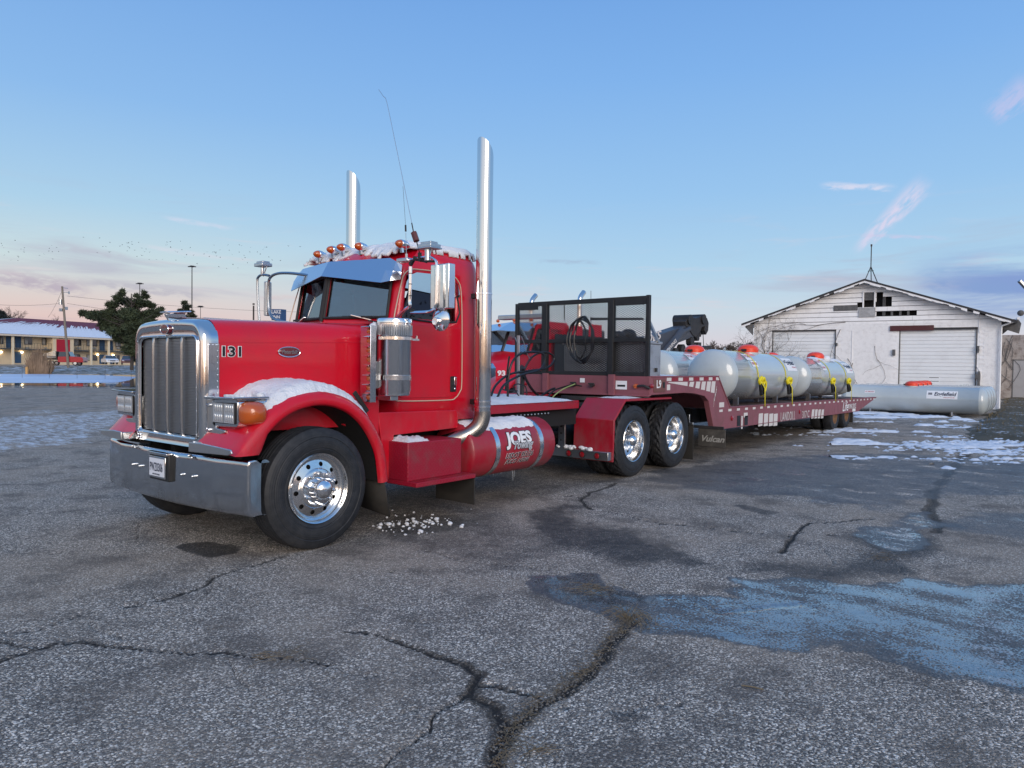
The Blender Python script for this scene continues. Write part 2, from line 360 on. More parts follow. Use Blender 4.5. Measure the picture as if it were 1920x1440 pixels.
def tyremat():
    m=bpy.data.materials.new('tyre_rubber'); m.use_nodes=True; t=NT(m.node_tree); p=t.n['Principled BSDF']
    tc=t.new('ShaderNodeTexCoord').outputs['Object']; s=t.new('ShaderNodeSeparateXYZ'); t.l.new(tc,s.inputs[0])
    r=t.m('SQRT',t.m('ADD',t.m('POWER',s.outputs[0],2),t.m('POWER',s.outputs[2],2))); a=t.m('ARCTAN2',s.outputs[0],s.outputs[2])
    rings=t.m('SINE',t.m('MULTIPLY',r,330.0)); rad=t.m('SINE',t.m('MULTIPLY',a,170.0))
    band=t.m('MULTIPLY',t.step(r,.36,.365),t.step(r,.40,.395))
    h=t.m('ADD',t.m('MULTIPLY',rings,.25),t.m('MULTIPLY',rad,t.m('MULTIPLY',band,.8)))
    n=t.noise(tc,14,6,.6); c=t.mix(t.step(n,.35,.75),(.012,.0135,.017,1),(.026,.027,.031,1))
    n2=t.noise(tc,3,5,.6); c=t.mix(t.m('MULTIPLY',t.step(n2,.5,.8),.35),c,(.055,.05,.045,1))
    t.l.new(c,p.inputs['Base Color']); p.inputs['Roughness'].default_value=.62
    t.l.new(t.bump(h,.35,.004),p.inputs['Normal']); return m
M['tyre']=tyremat()
def platemat(name,col,metal,rough,k=1.0):                                    # diamond tread plate
    m=bpy.data.materials.new(name); m.use_nodes=True; t=NT(m.node_tree); p=t.n['Principled BSDF']
    tc=t.new('ShaderNodeTexCoord').outputs['Object']
    q=t.mapping(tc,scale=(1,1,1),rot=(0,0,0)); s=t.new('ShaderNodeSeparateXYZ'); t.l.new(q,s.inputs[0])
    u=t.m('ADD',s.outputs[0],s.outputs[1]); v=s.outputs[2]
    f=170.0*k
    a=t.m('SINE',t.m('MULTIPLY',t.m('ADD',u,v),f)); b=t.m('SINE',t.m('MULTIPLY',t.m('SUBTRACT',u,v),f))
    h=t.step(t.m('MAXIMUM',t.m('MULTIPLY',a,t.m('ABSOLUTE',b)),t.m('MULTIPLY',b,-.9)),.3,.8)
    n=t.noise(tc,5,7,.65)
    t.l.new(t.mix(t.m('MULTIPLY',t.step(n,.45,.8),.5),col,(.12,.09,.085,1)),p.inputs['Base Color'])
    p.inputs['Metallic'].default_value=metal; p.inputs['Roughness'].default_value=rough
    t.l.new(t.bump(h,.6,.004),p.inputs['Normal']); return m
M['redplate']=platemat('red_tread_plate',lin('96122c'),0,.4,.8); M['aluplate']=platemat('aluminium_tread_plate',(.62,.62,.63,1),.8,.3,.6)
# ================================================================ GROUND
def _h(ix,iy,seed):
    n=(ix*374761393+iy*668265263+seed*1442695041)&0xffffffff
    n=((n^(n>>13))*1274126177)&0xffffffff; n=n^(n>>16); return (n&0xffffff)/float(0xffffff)
def vnoise(x,y,seed=0):
    ix=np.floor(x).astype(np.int64); iy=np.floor(y).astype(np.int64); fx=x-ix; fy=y-iy
    fx=fx*fx*(3-2*fx); fy=fy*fy*(3-2*fy)
    return (_h(ix,iy,seed)*(1-fx)+_h(ix+1,iy,seed)*fx)*(1-fy)+(_h(ix,iy+1,seed)*(1-fx)+_h(ix+1,iy+1,seed)*fx)*fy
def fbm(x,y,sc_=1.0,octv=4,seed=0,sx=1.0,sy=1.0):
    s=0;a=.5;tot=0
    for k in range(octv):
        s=s+a*vnoise(x*sc_*sx*2**k+17.3*k,y*sc_*sy*2**k-9.1*k,seed+k); tot+=a; a*=.5
    return s/tot
def sdist(X,Y,poly):
    """signed distance to polygon, positive inside"""
    P=np.array(poly); d=np.full(X.shape,1e9); ins=np.zeros(X.shape,bool)
    for i in range(len(P)):
        a=P[i];b=P[(i+1)%len(P)]; ab=b-a; L=ab@ab+1e-12
        t_=np.clip(((X-a[0])*ab[0]+(Y-a[1])*ab[1])/L,0,1)
        d=np.minimum(d,np.hypot(X-a[0]-t_*ab[0],Y-a[1]-t_*ab[1]))
        c=((a[1]>Y)!=(b[1]>Y))&(X<(b[0]-a[0])*(Y-a[1])/((b[1]-a[1])+1e-12)+a[0]); ins^=c
    return np.where(ins,d,-d)
def ldist(X,Y,pts,w0,w1=None):
    P=np.array(pts); best=np.full(X.shape,1e9); w1=w0 if w1 is None else w1; n=len(P)-1
    for i in range(n):
        a=P[i];b=P[i+1]; ab=b-a; L=ab@ab+1e-12
        t_=np.clip(((X-a[0])*ab[0]+(Y-a[1])*ab[1])/L,0,1)
        w_=w0+(w1-w0)*(i+t_)/n
        best=np.minimum(best,np.hypot(X-a[0]-t_*ab[0],Y-a[1]-t_*ab[1])/w_)
    return best
def sst(x,a,b):
    t_=np.clip((x-a)/(b-a),0,1); return t_*t_*(3-2*t_)
GP=lambda l:[G(*p) for p in l]
fa=math.atan2(FWD[1],FWD[0])
angs=list(np.radians(np.arange(-40,40.01,.115))); angs=[math.radians(a) for a in (-180,-165,-150,-135,-120,-105,-90,-80,-70,-60,-54,-49,-46,-43,-41.5)]+angs+[math.radians(a) for a in (41.5,43,46,49,54,60,70,80,90,105,120,135,150,165)]
rad=[.02,.3,.6]+list(.9*np.exp(np.arange(0,530)*.0078)); r_=rad[-1]
while r_<6000: r_*=1.06; rad.append(r_)
A,Rr=np.meshgrid(np.array(angs),np.array(rad))
GX=CAM[0]+np.cos(fa+A)*Rr; GY=CAM[1]+np.sin(fa+A)*Rr
lat=(GX-CAM[0])*RGT[0]+(GY-CAM[1])*RGT[1]; dep=(GX-CAM[0])*FWD[0]+(GY-CAM[1])*FWD[1]
near=(Rr<75)
j1=(fbm(GX,GY,2.2,4,3)-.5); j2=(fbm(GX,GY,9.0,3,11)-.5); jl=(fbm(lat,dep,1.0,5,23,.7,2.2)-.5)
wx=GX+j1*.16+j2*.035; wy=GY+(fbm(GX,GY,2.2,4,31)-.5)*.16+(fbm(GX,GY,9.0,3,41)-.5)*.035
crack=np.zeros_like(GX); dirt=np.zeros_like(GX)
def addcrack(pts,w0,w1=None,k=1.0,d=0.0,dw=2.5):
    global crack,dirt
    q=ldist(wx,wy,GP(pts),w0,w1); wob=.30+.95*fbm(GX,GY,6,3,77)
    crack=np.maximum(crack,k*sst(q/wob,1.15,.25))
    if d: dirt=np.maximum(dirt,d*sst(q/wob,dw,.6))
addcrack([(-60,1262),(0,1245),(65,1220),(105,1210),(160,1205),(215,1210),(280,1218),(350,1225),(415,1222),(480,1232),(530,1232),(620,1243)],.022,.008,1,.8,3)
addcrack([(0,1189),(65,1185),(95,1175),(150,1152),(200,1142),(270,1132),(325,1120),(380,1100),(400,1082),(450,1065),(500,1055),(550,1042)],.012,.03,.9,.6,3)
addcrack([(378,1058),(390,1080),(396,1095),(386,1118)],.018,.010,.6,.5,3)
addcrack([(-40,1195),(0,1202),(30,1210),(65,1220)],.03,.02,.8,.7,3)
addcrack([(30,960),(115,960),(165,960),(235,967),(300,967)],.02,.01,.9)
addcrack([(635,1187),(710,1192),(740,1205),(780,1215),(825,1230),(870,1240),(900,1260),(890,1285),(880,1305)],.008,.045,1,.9,3)
addcrack([(880,1305),(925,1325),(945,1360),(935,1400),(930,1450)],.03,.05,1,1,2.6)
addcrack([(1200,1158),(1175,1175),(1150,1195),(1125,1220),(1100,1255),(1070,1285),(1020,1310),(980,1340),(960,1365),(942,1400),(932,1450)],.05,.04,.8,1,2.2)
addcrack([(880,1305),(865,1315),(825,1340),(800,1375),(760,1400),(725,1430),(700,1460)],.014,.012,1,.5)
addcrack([(900,1285),(930,1284),(960,1288),(1010,1296),(1030,1305)],.02,.02,1,.8)
addcrack([(990,925),(1085,930),(1110,952),(1160,962),(1230,980),(1310,987),(1400,1000),(1475,1005),(1515,997),(1600,1007)],.025,.02,1,.5)
addcrack([(1640,974),(1570,978),(1515,980),(1500,995),(1480,1015),(1460,1035)],.02,.03,1,.8)
addcrack([(1150,905),(1110,925),(1090,938),(1112,955)],.04,.03,.7,.8)
addcrack([(1810,850),(1800,862),(1785,885),(1762,910),(1750,930),(1745,960),(1755,1000)],.10,.07,.6,.8,2.2)
addcrack([(780,1030),(820,1035),(875,1052),(950,1060),(1030,1070)],.03,.02,.7,.5)
addcrack([(1250,1120),(1300,1128),(1350,1150),(1440,1142),(1500,1132),(1530,1140)],.02,.03,.6,.6)
addcrack([(0,905),(90,890),(150,884),(215,880)],.02,.02,.6,0)
for pts in ([(300,1118),(350,1135),(420,1150),(470,1140)],[(620,1243),(700,1262),(760,1255)],[(150,1152),(180,1180),(230,1196)],[(430,1233),(440,1262),(470,1290)],[(825,1340),(780,1335),(740,1345)],[(1100,1255),(1160,1262),(1230,1250),(1300,1262)],[(1230,980),(1240,1000),(1290,1020)],[(1400,1000),(1380,1030),(1330,1042)],[(600,1060),(680,1075),(760,1066),(860,1090)],[(235,967),(260,985),(250,1010)],[(1310,987),(1330,965),(1380,955)],[(960,1288),(1060,1320),(1180,1330),(1290,1318)],[(1600,1007),(1660,1040),(1700,1080)],[(0,1030),(80,1040),(160,1030),(260,1050)],[(1475,1005),(1540,1030),(1560,1060)],[(700,1192),(760,1170),(840,1165),(900,1150)]):
    addcrack(pts,.007,.012,.75)
wet=np.zeros_like(GX); damp=np.zeros_like(GX); slush=np.zeros_like(GX)
def zone(arr,pts,soft,k=1.0,jit=.25,aniso=.0):
    s_=sdist(GX,GY,GP(pts))+j1*jit+j2*jit*.3+jl*aniso
    return np.maximum(arr,k*sst(s_,-soft,soft))
wet=zone(wet,[(1345,1078),(1450,1083),(1600,1098),(1700,1085),(1930,1098),(2100,1110),(2100,1400),(1925,1305),(1760,1270),(1600,1218),(1450,1210),(1330,1190),(1190,1168),(1080,1140),(1010,1112),(985,1075),(1110,1085),(1210,1112),(1380,1120)],.09,1,.45)
wet=zone(wet,[(1610,1000),(1690,970),(1740,958),(1755,985),(1740,1020),(1670,1036)],.12,.75,.4)
wet=zone(wet,[(1140,905),(1300,868),(1500,858),(1640,850),(1820,858),(2050,872),(2100,925),(1900,935),(1760,935),(1700,955),(1640,968),(1560,948),(1480,932),(1350,927),(1230,908)],.3,.42,.9,1.0)
wet=zone(wet,[(1740,965),(1950,962),(2080,985),(2080,1010),(1900,1012),(1800,1000)],.25,.4,.7,.7)
wet=zone(wet,[(-200,700),(250,700),(300,712),(262,728),(-200,726)],.5,.9,.8)
damp=zone(damp,[(1060,945),(1110,985),(1170,990),(1230,1010),(1330,1040),(1400,1058),(1500,1062),(1580,1040),(1600,1010),(1700,1000),(1780,960),(1800,1020),(1720,1060),(1700,1090),(1500,1085),(1350,1078),(1200,1060),(1080,1045),(1000,1010),(980,960)],.25,.85,.6)
damp=zone(damp,[(640,1040),(760,1030),(900,1052),(1010,1050),(1000,985),(940,935),(700,945),(500,975),(420,985),(480,1010)],.3,.55,.8)
damp=zone(damp,[(315,1027),(340,1018),(400,1015),(453,1026),(440,1036),(400,1044),(350,1037)],.035,1.0,.12)
damp=zone(damp,[(690,985),(760,962),(850,965),(880,985),(840,1003),(760,1008),(700,1000)],.12,.8,.4)
damp=zone(damp,[(1365,945),(1400,945),(1465,962),(1440,968),(1390,958)],.06,.8,.2)
damp=zone(damp,[(1140,1335),(1200,1330),(1235,1345),(1200,1362),(1150,1355)],.05,.6,.25)
damp=np.maximum(damp,.5*sst(jl,.03,.2)*sst(dep,7,12)*sst(lat,-6,2)*sst(60-dep,0,10))
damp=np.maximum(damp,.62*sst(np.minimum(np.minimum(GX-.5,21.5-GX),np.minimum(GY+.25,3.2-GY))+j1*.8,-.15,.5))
damp=np.maximum(damp,.5*sst(jl,.05,.22)*sst(-lat,4,9)*sst(dep,9,14))
slush=zone(slush,[(-250,792),(0,783),(120,777),(235,766),(260,772),(235,792),(205,812),(140,832),(0,848),(-250,870)],.35,1,.7,1.2)
slush=zone(slush,[(40,770),(110,768),(105,776),(45,777)],.12,.9,.4)
slush=zone(slush,[(725,900),(800,905),(800,918),(735,912)],.2,.8,.3)
slush=np.maximum(slush,.6*zone(np.zeros_like(GX),[(1640,998),(1690,970),(1735,962),(1748,985),(1700,1020),(1660,1030)],.12,1,.4))
for a_ in (crack,dirt,wet,damp,slush): a_[~near]=0
GZ=np.where(near,(fbm(GX,GY,.6,3,5)-.5)*.012-crack*.014*sst(Rr,30,18)+(j2*.004)*sst(Rr,14,8),0)
nr,na=GX.shape; idx=np.arange(nr*na).reshape(nr,na)
quads=np.stack([idx[:-1,:],np.roll(idx,-1,1)[:-1,:],np.roll(idx,-1,1)[1:,:],idx[1:,:]],-1).reshape(-1,4)
me=bpy.data.meshes.new('asphalt_lot'); me.vertices.add(nr*na); me.vertices.foreach_set('co',np.stack([GX,GY,GZ],-1).ravel().astype(np.float32))
nf=len(quads); me.loops.add(nf*4); me.loops.foreach_set('vertex_index',quads[:,::-1].ravel().astype(np.int32)); me.polygons.add(nf)
me.polygons.foreach_set('loop_start',np.arange(0,nf*4,4).astype(np.int32)); me.update(calc_edges=True)
me.shade_smooth()
if me.polygons[5000].normal.z<0: me.flip_normals()
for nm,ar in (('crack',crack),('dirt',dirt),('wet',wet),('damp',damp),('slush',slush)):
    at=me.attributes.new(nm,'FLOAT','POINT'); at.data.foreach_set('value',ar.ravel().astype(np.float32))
def groundmat():
    m=bpy.data.materials.new('worn_asphalt'); m.use_nodes=True; t=NT(m.node_tree); p=t.n['Principled BSDF']
    tc=t.new('ShaderNodeTexCoord').outputs['Object']
    A_=lambda n:t.new('ShaderNodeAttribute',attribute_name=n).outputs['Fac']
    wob=t.new('ShaderNodeTexNoise'); t.l.new(tc,wob.inputs[0]); wob.inputs['Scale'].default_value=60
    dv=t.new('ShaderNodeVectorMath',operation='MULTIPLY_ADD'); t.l.new(wob.outputs['Color'],dv.inputs[0]); dv.inputs[1].default_value=(.012,.012,0); t.l.new(tc,dv.inputs[2])
    v1=t.vor(dv.outputs[0],78); v2=t.vor(dv.outputs[0],190)
    n_big=t.noise(tc,.55,6,.6); n_mid=t.noise(tc,4.0,6,.65); n_f=t.noise(tc,38,4,.6)
    edge=t.step(v1.outputs['Distance'],.60,.46)
    s1=t.new('ShaderNodeSeparateColor'); t.l.new(v1.outputs['Color'],s1.inputs[0])
    s2=t.new('ShaderNodeSeparateColor'); t.l.new(v2.outputs['Color'],s2.inputs[0])
    stone=t.ramp(s1.outputs[0],[(0,(.035,.035,.036)),(.34,(.10,.098,.097)),(.60,(.22,.215,.21)),(.82,(.45,.44,.43)),(1,(.62,.61,.59))])
    tint=t.mix(t.m('MULTIPLY',s1.outputs[1],.5),stone,(.20,.165,.13,1),'MULTIPLY') 
    stone=t.mix(t.m('MULTIPLY',t.step(s1.outputs[2],.8,.95),.5),stone,(.20,.16,.12,1))
    fine=t.ramp(s2.outputs[0],[(0,(.028,.029,.032)),(.55,(.09,.09,.092)),(.85,(.20,.198,.19)),(1,(.45,.44,.41))])
    c=t.mix(t.m('MULTIPLY',edge,t.m('ADD',.62,t.m('MULTIPLY',n_mid,.5))),fine,stone)
    c=t.mix(t.step(n_mid,.5,.8),c,t.mix(.5,c,(.055,.054,.055,1)))
    c=t.mix(t.m('MULTIPLY',t.step(n_big,.40,.66),.50),c,(.20,.175,.15,1)); c=t.mix(t.m('MULTIPLY',t.step(t.noise(tc,1.7,6,.65),.46,.66),.62),c,(.050,.047,.046,1))
    c=t.mix(t.m('MULTIPLY',t.step(n_f,.6,.8),.35),c,(.03,.03,.03,1))
    c=t.mix(1.0,c,(1.85,1.66,1.48,1),'MULTIPLY')
    cr,di,we,da,sl_=A_('crack'),A_('dirt'),A_('wet'),A_('damp'),A_('slush')
    n_e=t.noise(tc,11,5,.65)
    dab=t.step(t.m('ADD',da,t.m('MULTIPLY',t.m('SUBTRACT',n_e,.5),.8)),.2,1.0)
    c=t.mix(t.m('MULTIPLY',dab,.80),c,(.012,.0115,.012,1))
    web=t.step(t.m('ADD',we,t.m('MULTIPLY',t.m('SUBTRACT',n_e,.5),.25)),.15,.5)
    c=t.mix(t.m('MULTIPLY',web,.7),c,(.012,.013,.016,1))
    dcol=t.mix(t.step(t.noise(tc,70,4,.7),.4,.65),(.022,.016,.012,1),(.055,.043,.032,1))
    dib=t.step(t.m('ADD',di,t.m('MULTIPLY',t.m('SUBTRACT',t.noise(tc,25,4,.7),.5),1.0)),.35,.75)
    c=t.mix(t.m('MULTIPLY',dib,.75),c,dcol)
    c=t.mix(t.m('MULTIPLY',t.step(t.m('ADD',cr,t.m('MULTIPLY',t.m('SUBTRACT',t.noise(tc,32,4,.7),.5),1.2)),.45,.85),.8),c,(.014,.012,.011,1))
    # slush: icy crystals between the stones
    ns=t.noise(t.mapping(tc,rot=(0,0,-fa),scale=(2.6,1,1)),2.2,7,.72,.3); nc=t.noise(tc,48,3,.7)
    sf=t.m('MULTIPLY',t.step(t.m('ADD',t.m('MULTIPLY',sl_,1.0),t.m('ADD',t.m('MULTIPLY',t.m('SUBTRACT',ns,.55),2.6),t.m('MULTIPLY',t.m('SUBTRACT',nc,.5),2.2))),.75,1.15),t.step(sl_,0.02,.3))
    c=t.mix(t.m('MULTIPLY',sf,.85),c,(.62,.66,.74,1))
    t.l.new(c,p.inputs['Base Color'])
    # film of water: smooth where deep, stones poke through elsewhere
    film=t.m('MULTIPLY',web,t.step(t.m('ADD',t.m('MULTIPLY',we,1.05),t.m('ADD',t.m('MULTIPLY',t.m('SUBTRACT',n_e,.5),.75),t.m('ADD',t.m('MULTIPLY',t.m('SUBTRACT',v1.outputs['Distance'],.4),1.6),t.m('ADD',t.m('MULTIPLY',t.m('SUBTRACT',n_mid,.5),1.3),t.m('MULTIPLY',t.m('SUBTRACT',t.noise(t.mapping(tc,rot=(0,0,-fa),scale=(2.2,1,1)),1.3,4,.6),5e-1),3.0))))),1.05,1.45))
    rg=t.m('SUBTRACT',.86,t.m('MULTIPLY',dab,.22)); rg=t.m('SUBTRACT',rg,t.m('MULTIPLY',web,.30)); rg=t.mix(film,rg,(.07,.07,.07,1))
    rg=t.mix(sf,rg,(.5,.5,.5,1)); t.l.new(rg,p.inputs['Roughness']); t.l.new(film,p.inputs['Coat Weight']); p.inputs['Coat Roughness'].default_value=.06; p.inputs['Coat IOR'].default_value=1.6
    t.l.new(t.m('ADD',.35,t.m('MULTIPLY',web,.55)),p.inputs['Specular IOR Level'])
    h=t.m('ADD',t.m('MULTIPLY',v1.outputs['Distance'],-1.0),t.m('MULTIPLY',v2.outputs['Distance'],-.5))
    h=t.m('ADD',h,t.m('MULTIPLY',dib,t.m('MULTIPLY',n_f,1.6)))
    st=t.m('SUBTRACT',1.0,t.m('MULTIPLY',film,.97))
    b=t.new('ShaderNodeBump'); b.inputs['Distance'].default_value=.007; t.l.new(h,b.inputs['Height']); t.l.new(t.m('MULTIPLY',st,.75),b.inputs['Strength'])
    t.l.new(b.outputs[0],p.inputs['Normal']); return m
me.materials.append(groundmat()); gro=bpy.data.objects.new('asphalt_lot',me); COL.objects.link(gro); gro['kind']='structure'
# ---- snow lying on the lot: heightfields with real thickness
def lw(l_,d_): return (CAM[0]+RGT[0]*l_+FWD[0]*d_, CAM[1]+RGT[1]*l_+FWD[1]*d_)
M['snow_ground']=mat('ground_snow',(.66,.71,.80),.65,bump=.6,bscale=14,hue=.10,dscale=5,bdist=.03)
def snowfield(name,l0,l1,d0,d1,stp,fn,hmax,kind='structure',m=None,fade=.25):
    L,D=np.meshgrid(np.arange(l0,l1,stp),np.arange(d0,d1,stp)); X_=CAM[0]+RGT[0]*L+FWD[0]*D; Y_=CAM[1]+RGT[1]*L+FWD[1]*D
    H=fn(X_,Y_,L,D); Z=np.clip(H,0,fade)/fade*hmax*(.6+.8*fbm(X_,Y_,3,3,9))-.004
    keep=(H[:-1,:-1]>0)|(H[1:,:-1]>0)|(H[:-1,1:]>0)|(H[1:,1:]>0); n_=L.shape[1]
    id_=np.arange(L.size).reshape(L.shape); q=np.stack([id_[:-1,:-1],id_[:-1,1:],id_[1:,1:],id_[1:,:-1]],-1)[keep]
    us,inv=np.unique(q,return_inverse=True); co=np.stack([X_.ravel()[us],Y_.ravel()[us],Z.ravel()[us]],-1)
    b=MB(); b.v=[tuple(c) for c in co.tolist()]; b.f=[tuple(c) for c in inv.reshape(-1,4).tolist()]
    o=obj(name,b,m or M['snow_ground'],smooth=180,fix=False)
    if o.data.polygons and o.data.polygons[0].normal.z<0: o.data.flip_normals()
    o['kind']=kind; return o
P1=GP([(1650,824),(1722,811),(1800,812),(1830,818),(1870,820),(2100,832),(2100,880),(1930,856),(1890,858),(1845,856),(1807,851),(1775,843),(1704,836)])
def f1(X_,Y_,L,D):
    s_=sdist(X_,Y_,P1); n1=fbm(L,D,1,5,51,.35,1.5); n2=fbm(L,D,4,4,61,.6,1.6)
    n3=fbm(L,D,9,3,66,.8,1.6)
    return sst(s_,-.9,.6)*.62+(n1-.5)*2.0+(n2-.5)*1.5+(n3-.5)*1.9-.71
snowfield('snow_patch',6,30,12.5,24.5,.045,f1,.035)
spots=[((1645,783),2.6,.5),((1720,782),3.2,.8),((1688,778),2.0,.6),((1762,791),1.2,.35),((1760,798),1.6,.35),((1800,802),1.6,.3),((1805,788),.8,.3),((1625,775),2.2,1.6),((1600,808),2.2,.4),((1640,810),2.4,.3),((1592,830),.9,.2),((1610,833),1.4,.3),((1790,878),.5,.14),((1620,826),1.2,.3)]
SP=[((G(*p)),a_,b_) for p,a_,b_ in spots]
def f2(X_,Y_,L,D):
    o_=np.full(X_.shape,-1.0)
    for (cx,cy),a_,b_ in SP:
        l_=(cx-CAM[0])*RGT[0]+(cy-CAM[1])*RGT[1]; d_=(cx-CAM[0])*FWD[0]+(cy-CAM[1])*FWD[1]
        o_=np.maximum(o_,1-np.hypot((L-l_)/a_*1.7,(D-d_)/b_*1.2))
    return o_*.9+(fbm(L,D,3,4,71,.7,1.6)-.5)*1.9-.38
snowfield('snow_patch',7,22,11.5,31,.07,f2,.06)
# puddle on the far left: still water, with a skin of ice behind it
def watermat():
    m=bpy.data.materials.new('still_water'); m.use_nodes=True; t=NT(m.node_tree); p=t.n['Principled BSDF']
    p.inputs['Base Color'].default_value=(.02,.022,.026,1); p.inputs['Roughness'].default_value=.03; p.inputs['IOR'].default_value=1.33
    tc=t.new('ShaderNodeTexCoord').outputs['Object']; t.l.new(t.bump(t.noise(tc,1.5,3,.5),.02,.01),p.inputs['Normal']); return m
M['water']=watermat(); M['ice']=mat('puddle_ice',(.52,.63,.84),.4,hue=.22,dscale=.12,bump=.1,bscale=2)
def sheet(name,pts,z,m,jit=.0,kind='structure',n=14):
    q=[]
    for i in range(len(pts)):
        a=pts[i]; b=pts[(i+1)%len(pts)]
        for k in range(n):
            t_=k/n; q.append((a[0]+(b[0]-a[0])*t_+random.uniform(-jit,jit),a[1]+(b[1]-a[1])*t_+random.uniform(-jit,jit),z))
    b=MB(); b.v=q; b.f=[tuple(range(len(q)))]
    o=obj(name,b,m,smooth=None,fix=False); 
    if o.data.polygons[0].normal.z<0: o.data.flip_normals()
    tag(o,kind=kind); return o
sheet('puddle',GP([(-260,702),(100,701),(248,703),(330,712),(300,722),(262,726),(150,724.5),(60,723),(-260,721)]),.012,M['water'],.12)
sheet('ice_sheet',GP([(-260,702),(80,701.5),(200,704),(262,707),(240,714),(215,718),(100,718.5),(-260,718)]),.018,M['ice'],.15)
# snow crumbs beside the front wheel
b=MB()
for i in range(120):
    px=random.gauss(790,42); py=random.gauss(980,9)+(px-790)*-.02
    if i%3==0: px=random.gauss(745,25); py=random.gauss(985,8)
    x_,y_=G(px,py); r=abs(random.gauss(0,.008))+.003
    if i<14: r=random.uniform(.014,.028)
    b.ball((x_,y_,r*.4),r,7,5,(random.uniform(.8,1.3),random.uniform(.8,1.3),random.uniform(.55,.8)))
b.xf(lambda p:(p[0]+random.uniform(-.004,.004),p[1]+random.uniform(-.004,.004),p[2]+random.uniform(-.003,.003)))
tag(obj('snow_crumbs',b,M['snow'],smooth=180),'small crumbs of fallen snow on the asphalt behind the front wheel','snow',kind='stuff')
# small stones and dead grass in the cracks
b=MB()
cpts=[((1185,1160),(1150,1195)),((1150,1195),(1100,1255)),((1100,1255),(1040,1300)),((1040,1300),(960,1365)),((960,1365),(935,1440)),((510,1232),(540,1233)),((880,1250),(890,1290)),((925,1350),(940,1430))]
for i in range(330):
    seg=random.choice(cpts[:5]) if i<430 else random.choice(cpts); t_=random.random(); px=seg[0][0]+(seg[1][0]-seg[0][0])*t_+random.gauss(0,9); py=seg[0][1]+(seg[1][1]-seg[0][1])*t_+random.gauss(0,4)
    x_,y_=G(px,py); a=random.uniform(0,2*PI); l=random.uniform(.02,.08); z0=.004
    mid=(x_+math.cos(a)*l*.5,y_+math.sin(a)*l*.5,z0+random.uniform(.003,.02)); e=(x_+math.cos(a)*l,y_+math.sin(a)*l,z0+random.uniform(0,.012))
    b.tube([(x_,y_,z0),mid,e],.0010,3,caps=False)
for i in range(70):
    x_,y_=G(1180+random.gauss(0,6),1160+random.gauss(0,5)); a=random.uniform(0,2*PI); l=random.uniform(.08,.2)
    b.tube([(x_,y_,.0),(x_+math.cos(a)*l*.5,y_+math.sin(a)*l*.5,.03+random.uniform(0,.03)),(x_+math.cos(a)*l,y_+math.sin(a)*l,.01)],.0013,3,caps=False)
for px0,py0,n_ in ((1120,1105,60),(530,1232,40),(1005,1405,30),(1650,1045,35)):
    for i in range(n_):
        x_,y_=G(px0+random.gauss(0,22),py0+random.gauss(0,5)); a=random.uniform(0,2*PI); l=random.uniform(.03,.16)
        b.tube([(x_,y_,.004),(x_+math.cos(a)*l*.5,y_+math.sin(a)*l*.5,.015),(x_+math.cos(a)*l,y_+math.sin(a)*l,.006)],.0012,3,caps=False)
M['straw']=mat('dead_grass',lin('6f6350'),.85)
tag(obj('dead_grass',b,M['straw'],smooth=None),'wisps of dead grass caught in the cracks of the asphalt','grass',kind='stuff')
b=MB()
for i in range(1500):
    if i<900:
        seg=random.choice(cpts[:5]); t_=random.random(); px=seg[0][0]+(seg[1][0]-seg[0][0])*t_+random.gauss(0,22); py=seg[0][1]+(seg[1][1]-seg[0][1])*t_+random.gauss(0,6)
    else: px=random.uniform(100,1850); py=random.uniform(1000,1430)
    x_,y_=G(px,py); r=random.uniform(.0025,.006)
    b.ball((x_,y_,r*.3),r,5,3,(random.uniform(.8,1.4),random.uniform(.8,1.4),.7))
M['pebble']=mat('loose_stone',(.22,.21,.20),.8,hue=.6,dscale=30)
tag(obj('loose_gravel',b,M['pebble'],smooth=None),'loose gravel scattered over the asphalt','gravel',kind='stuff')
tw=MB(); x_,y_=G(1390,1288); x2,y2=G(1432,1296); tw.tube([(x_,y_,.008),((x_+x2)/2,(y_+y2)/2+.004,.012),(x2,y2,.008)],.004,5)
tag(obj('twig',tw,M['straw']),'thin pale twig lying on the bare asphalt in the foreground','twig')
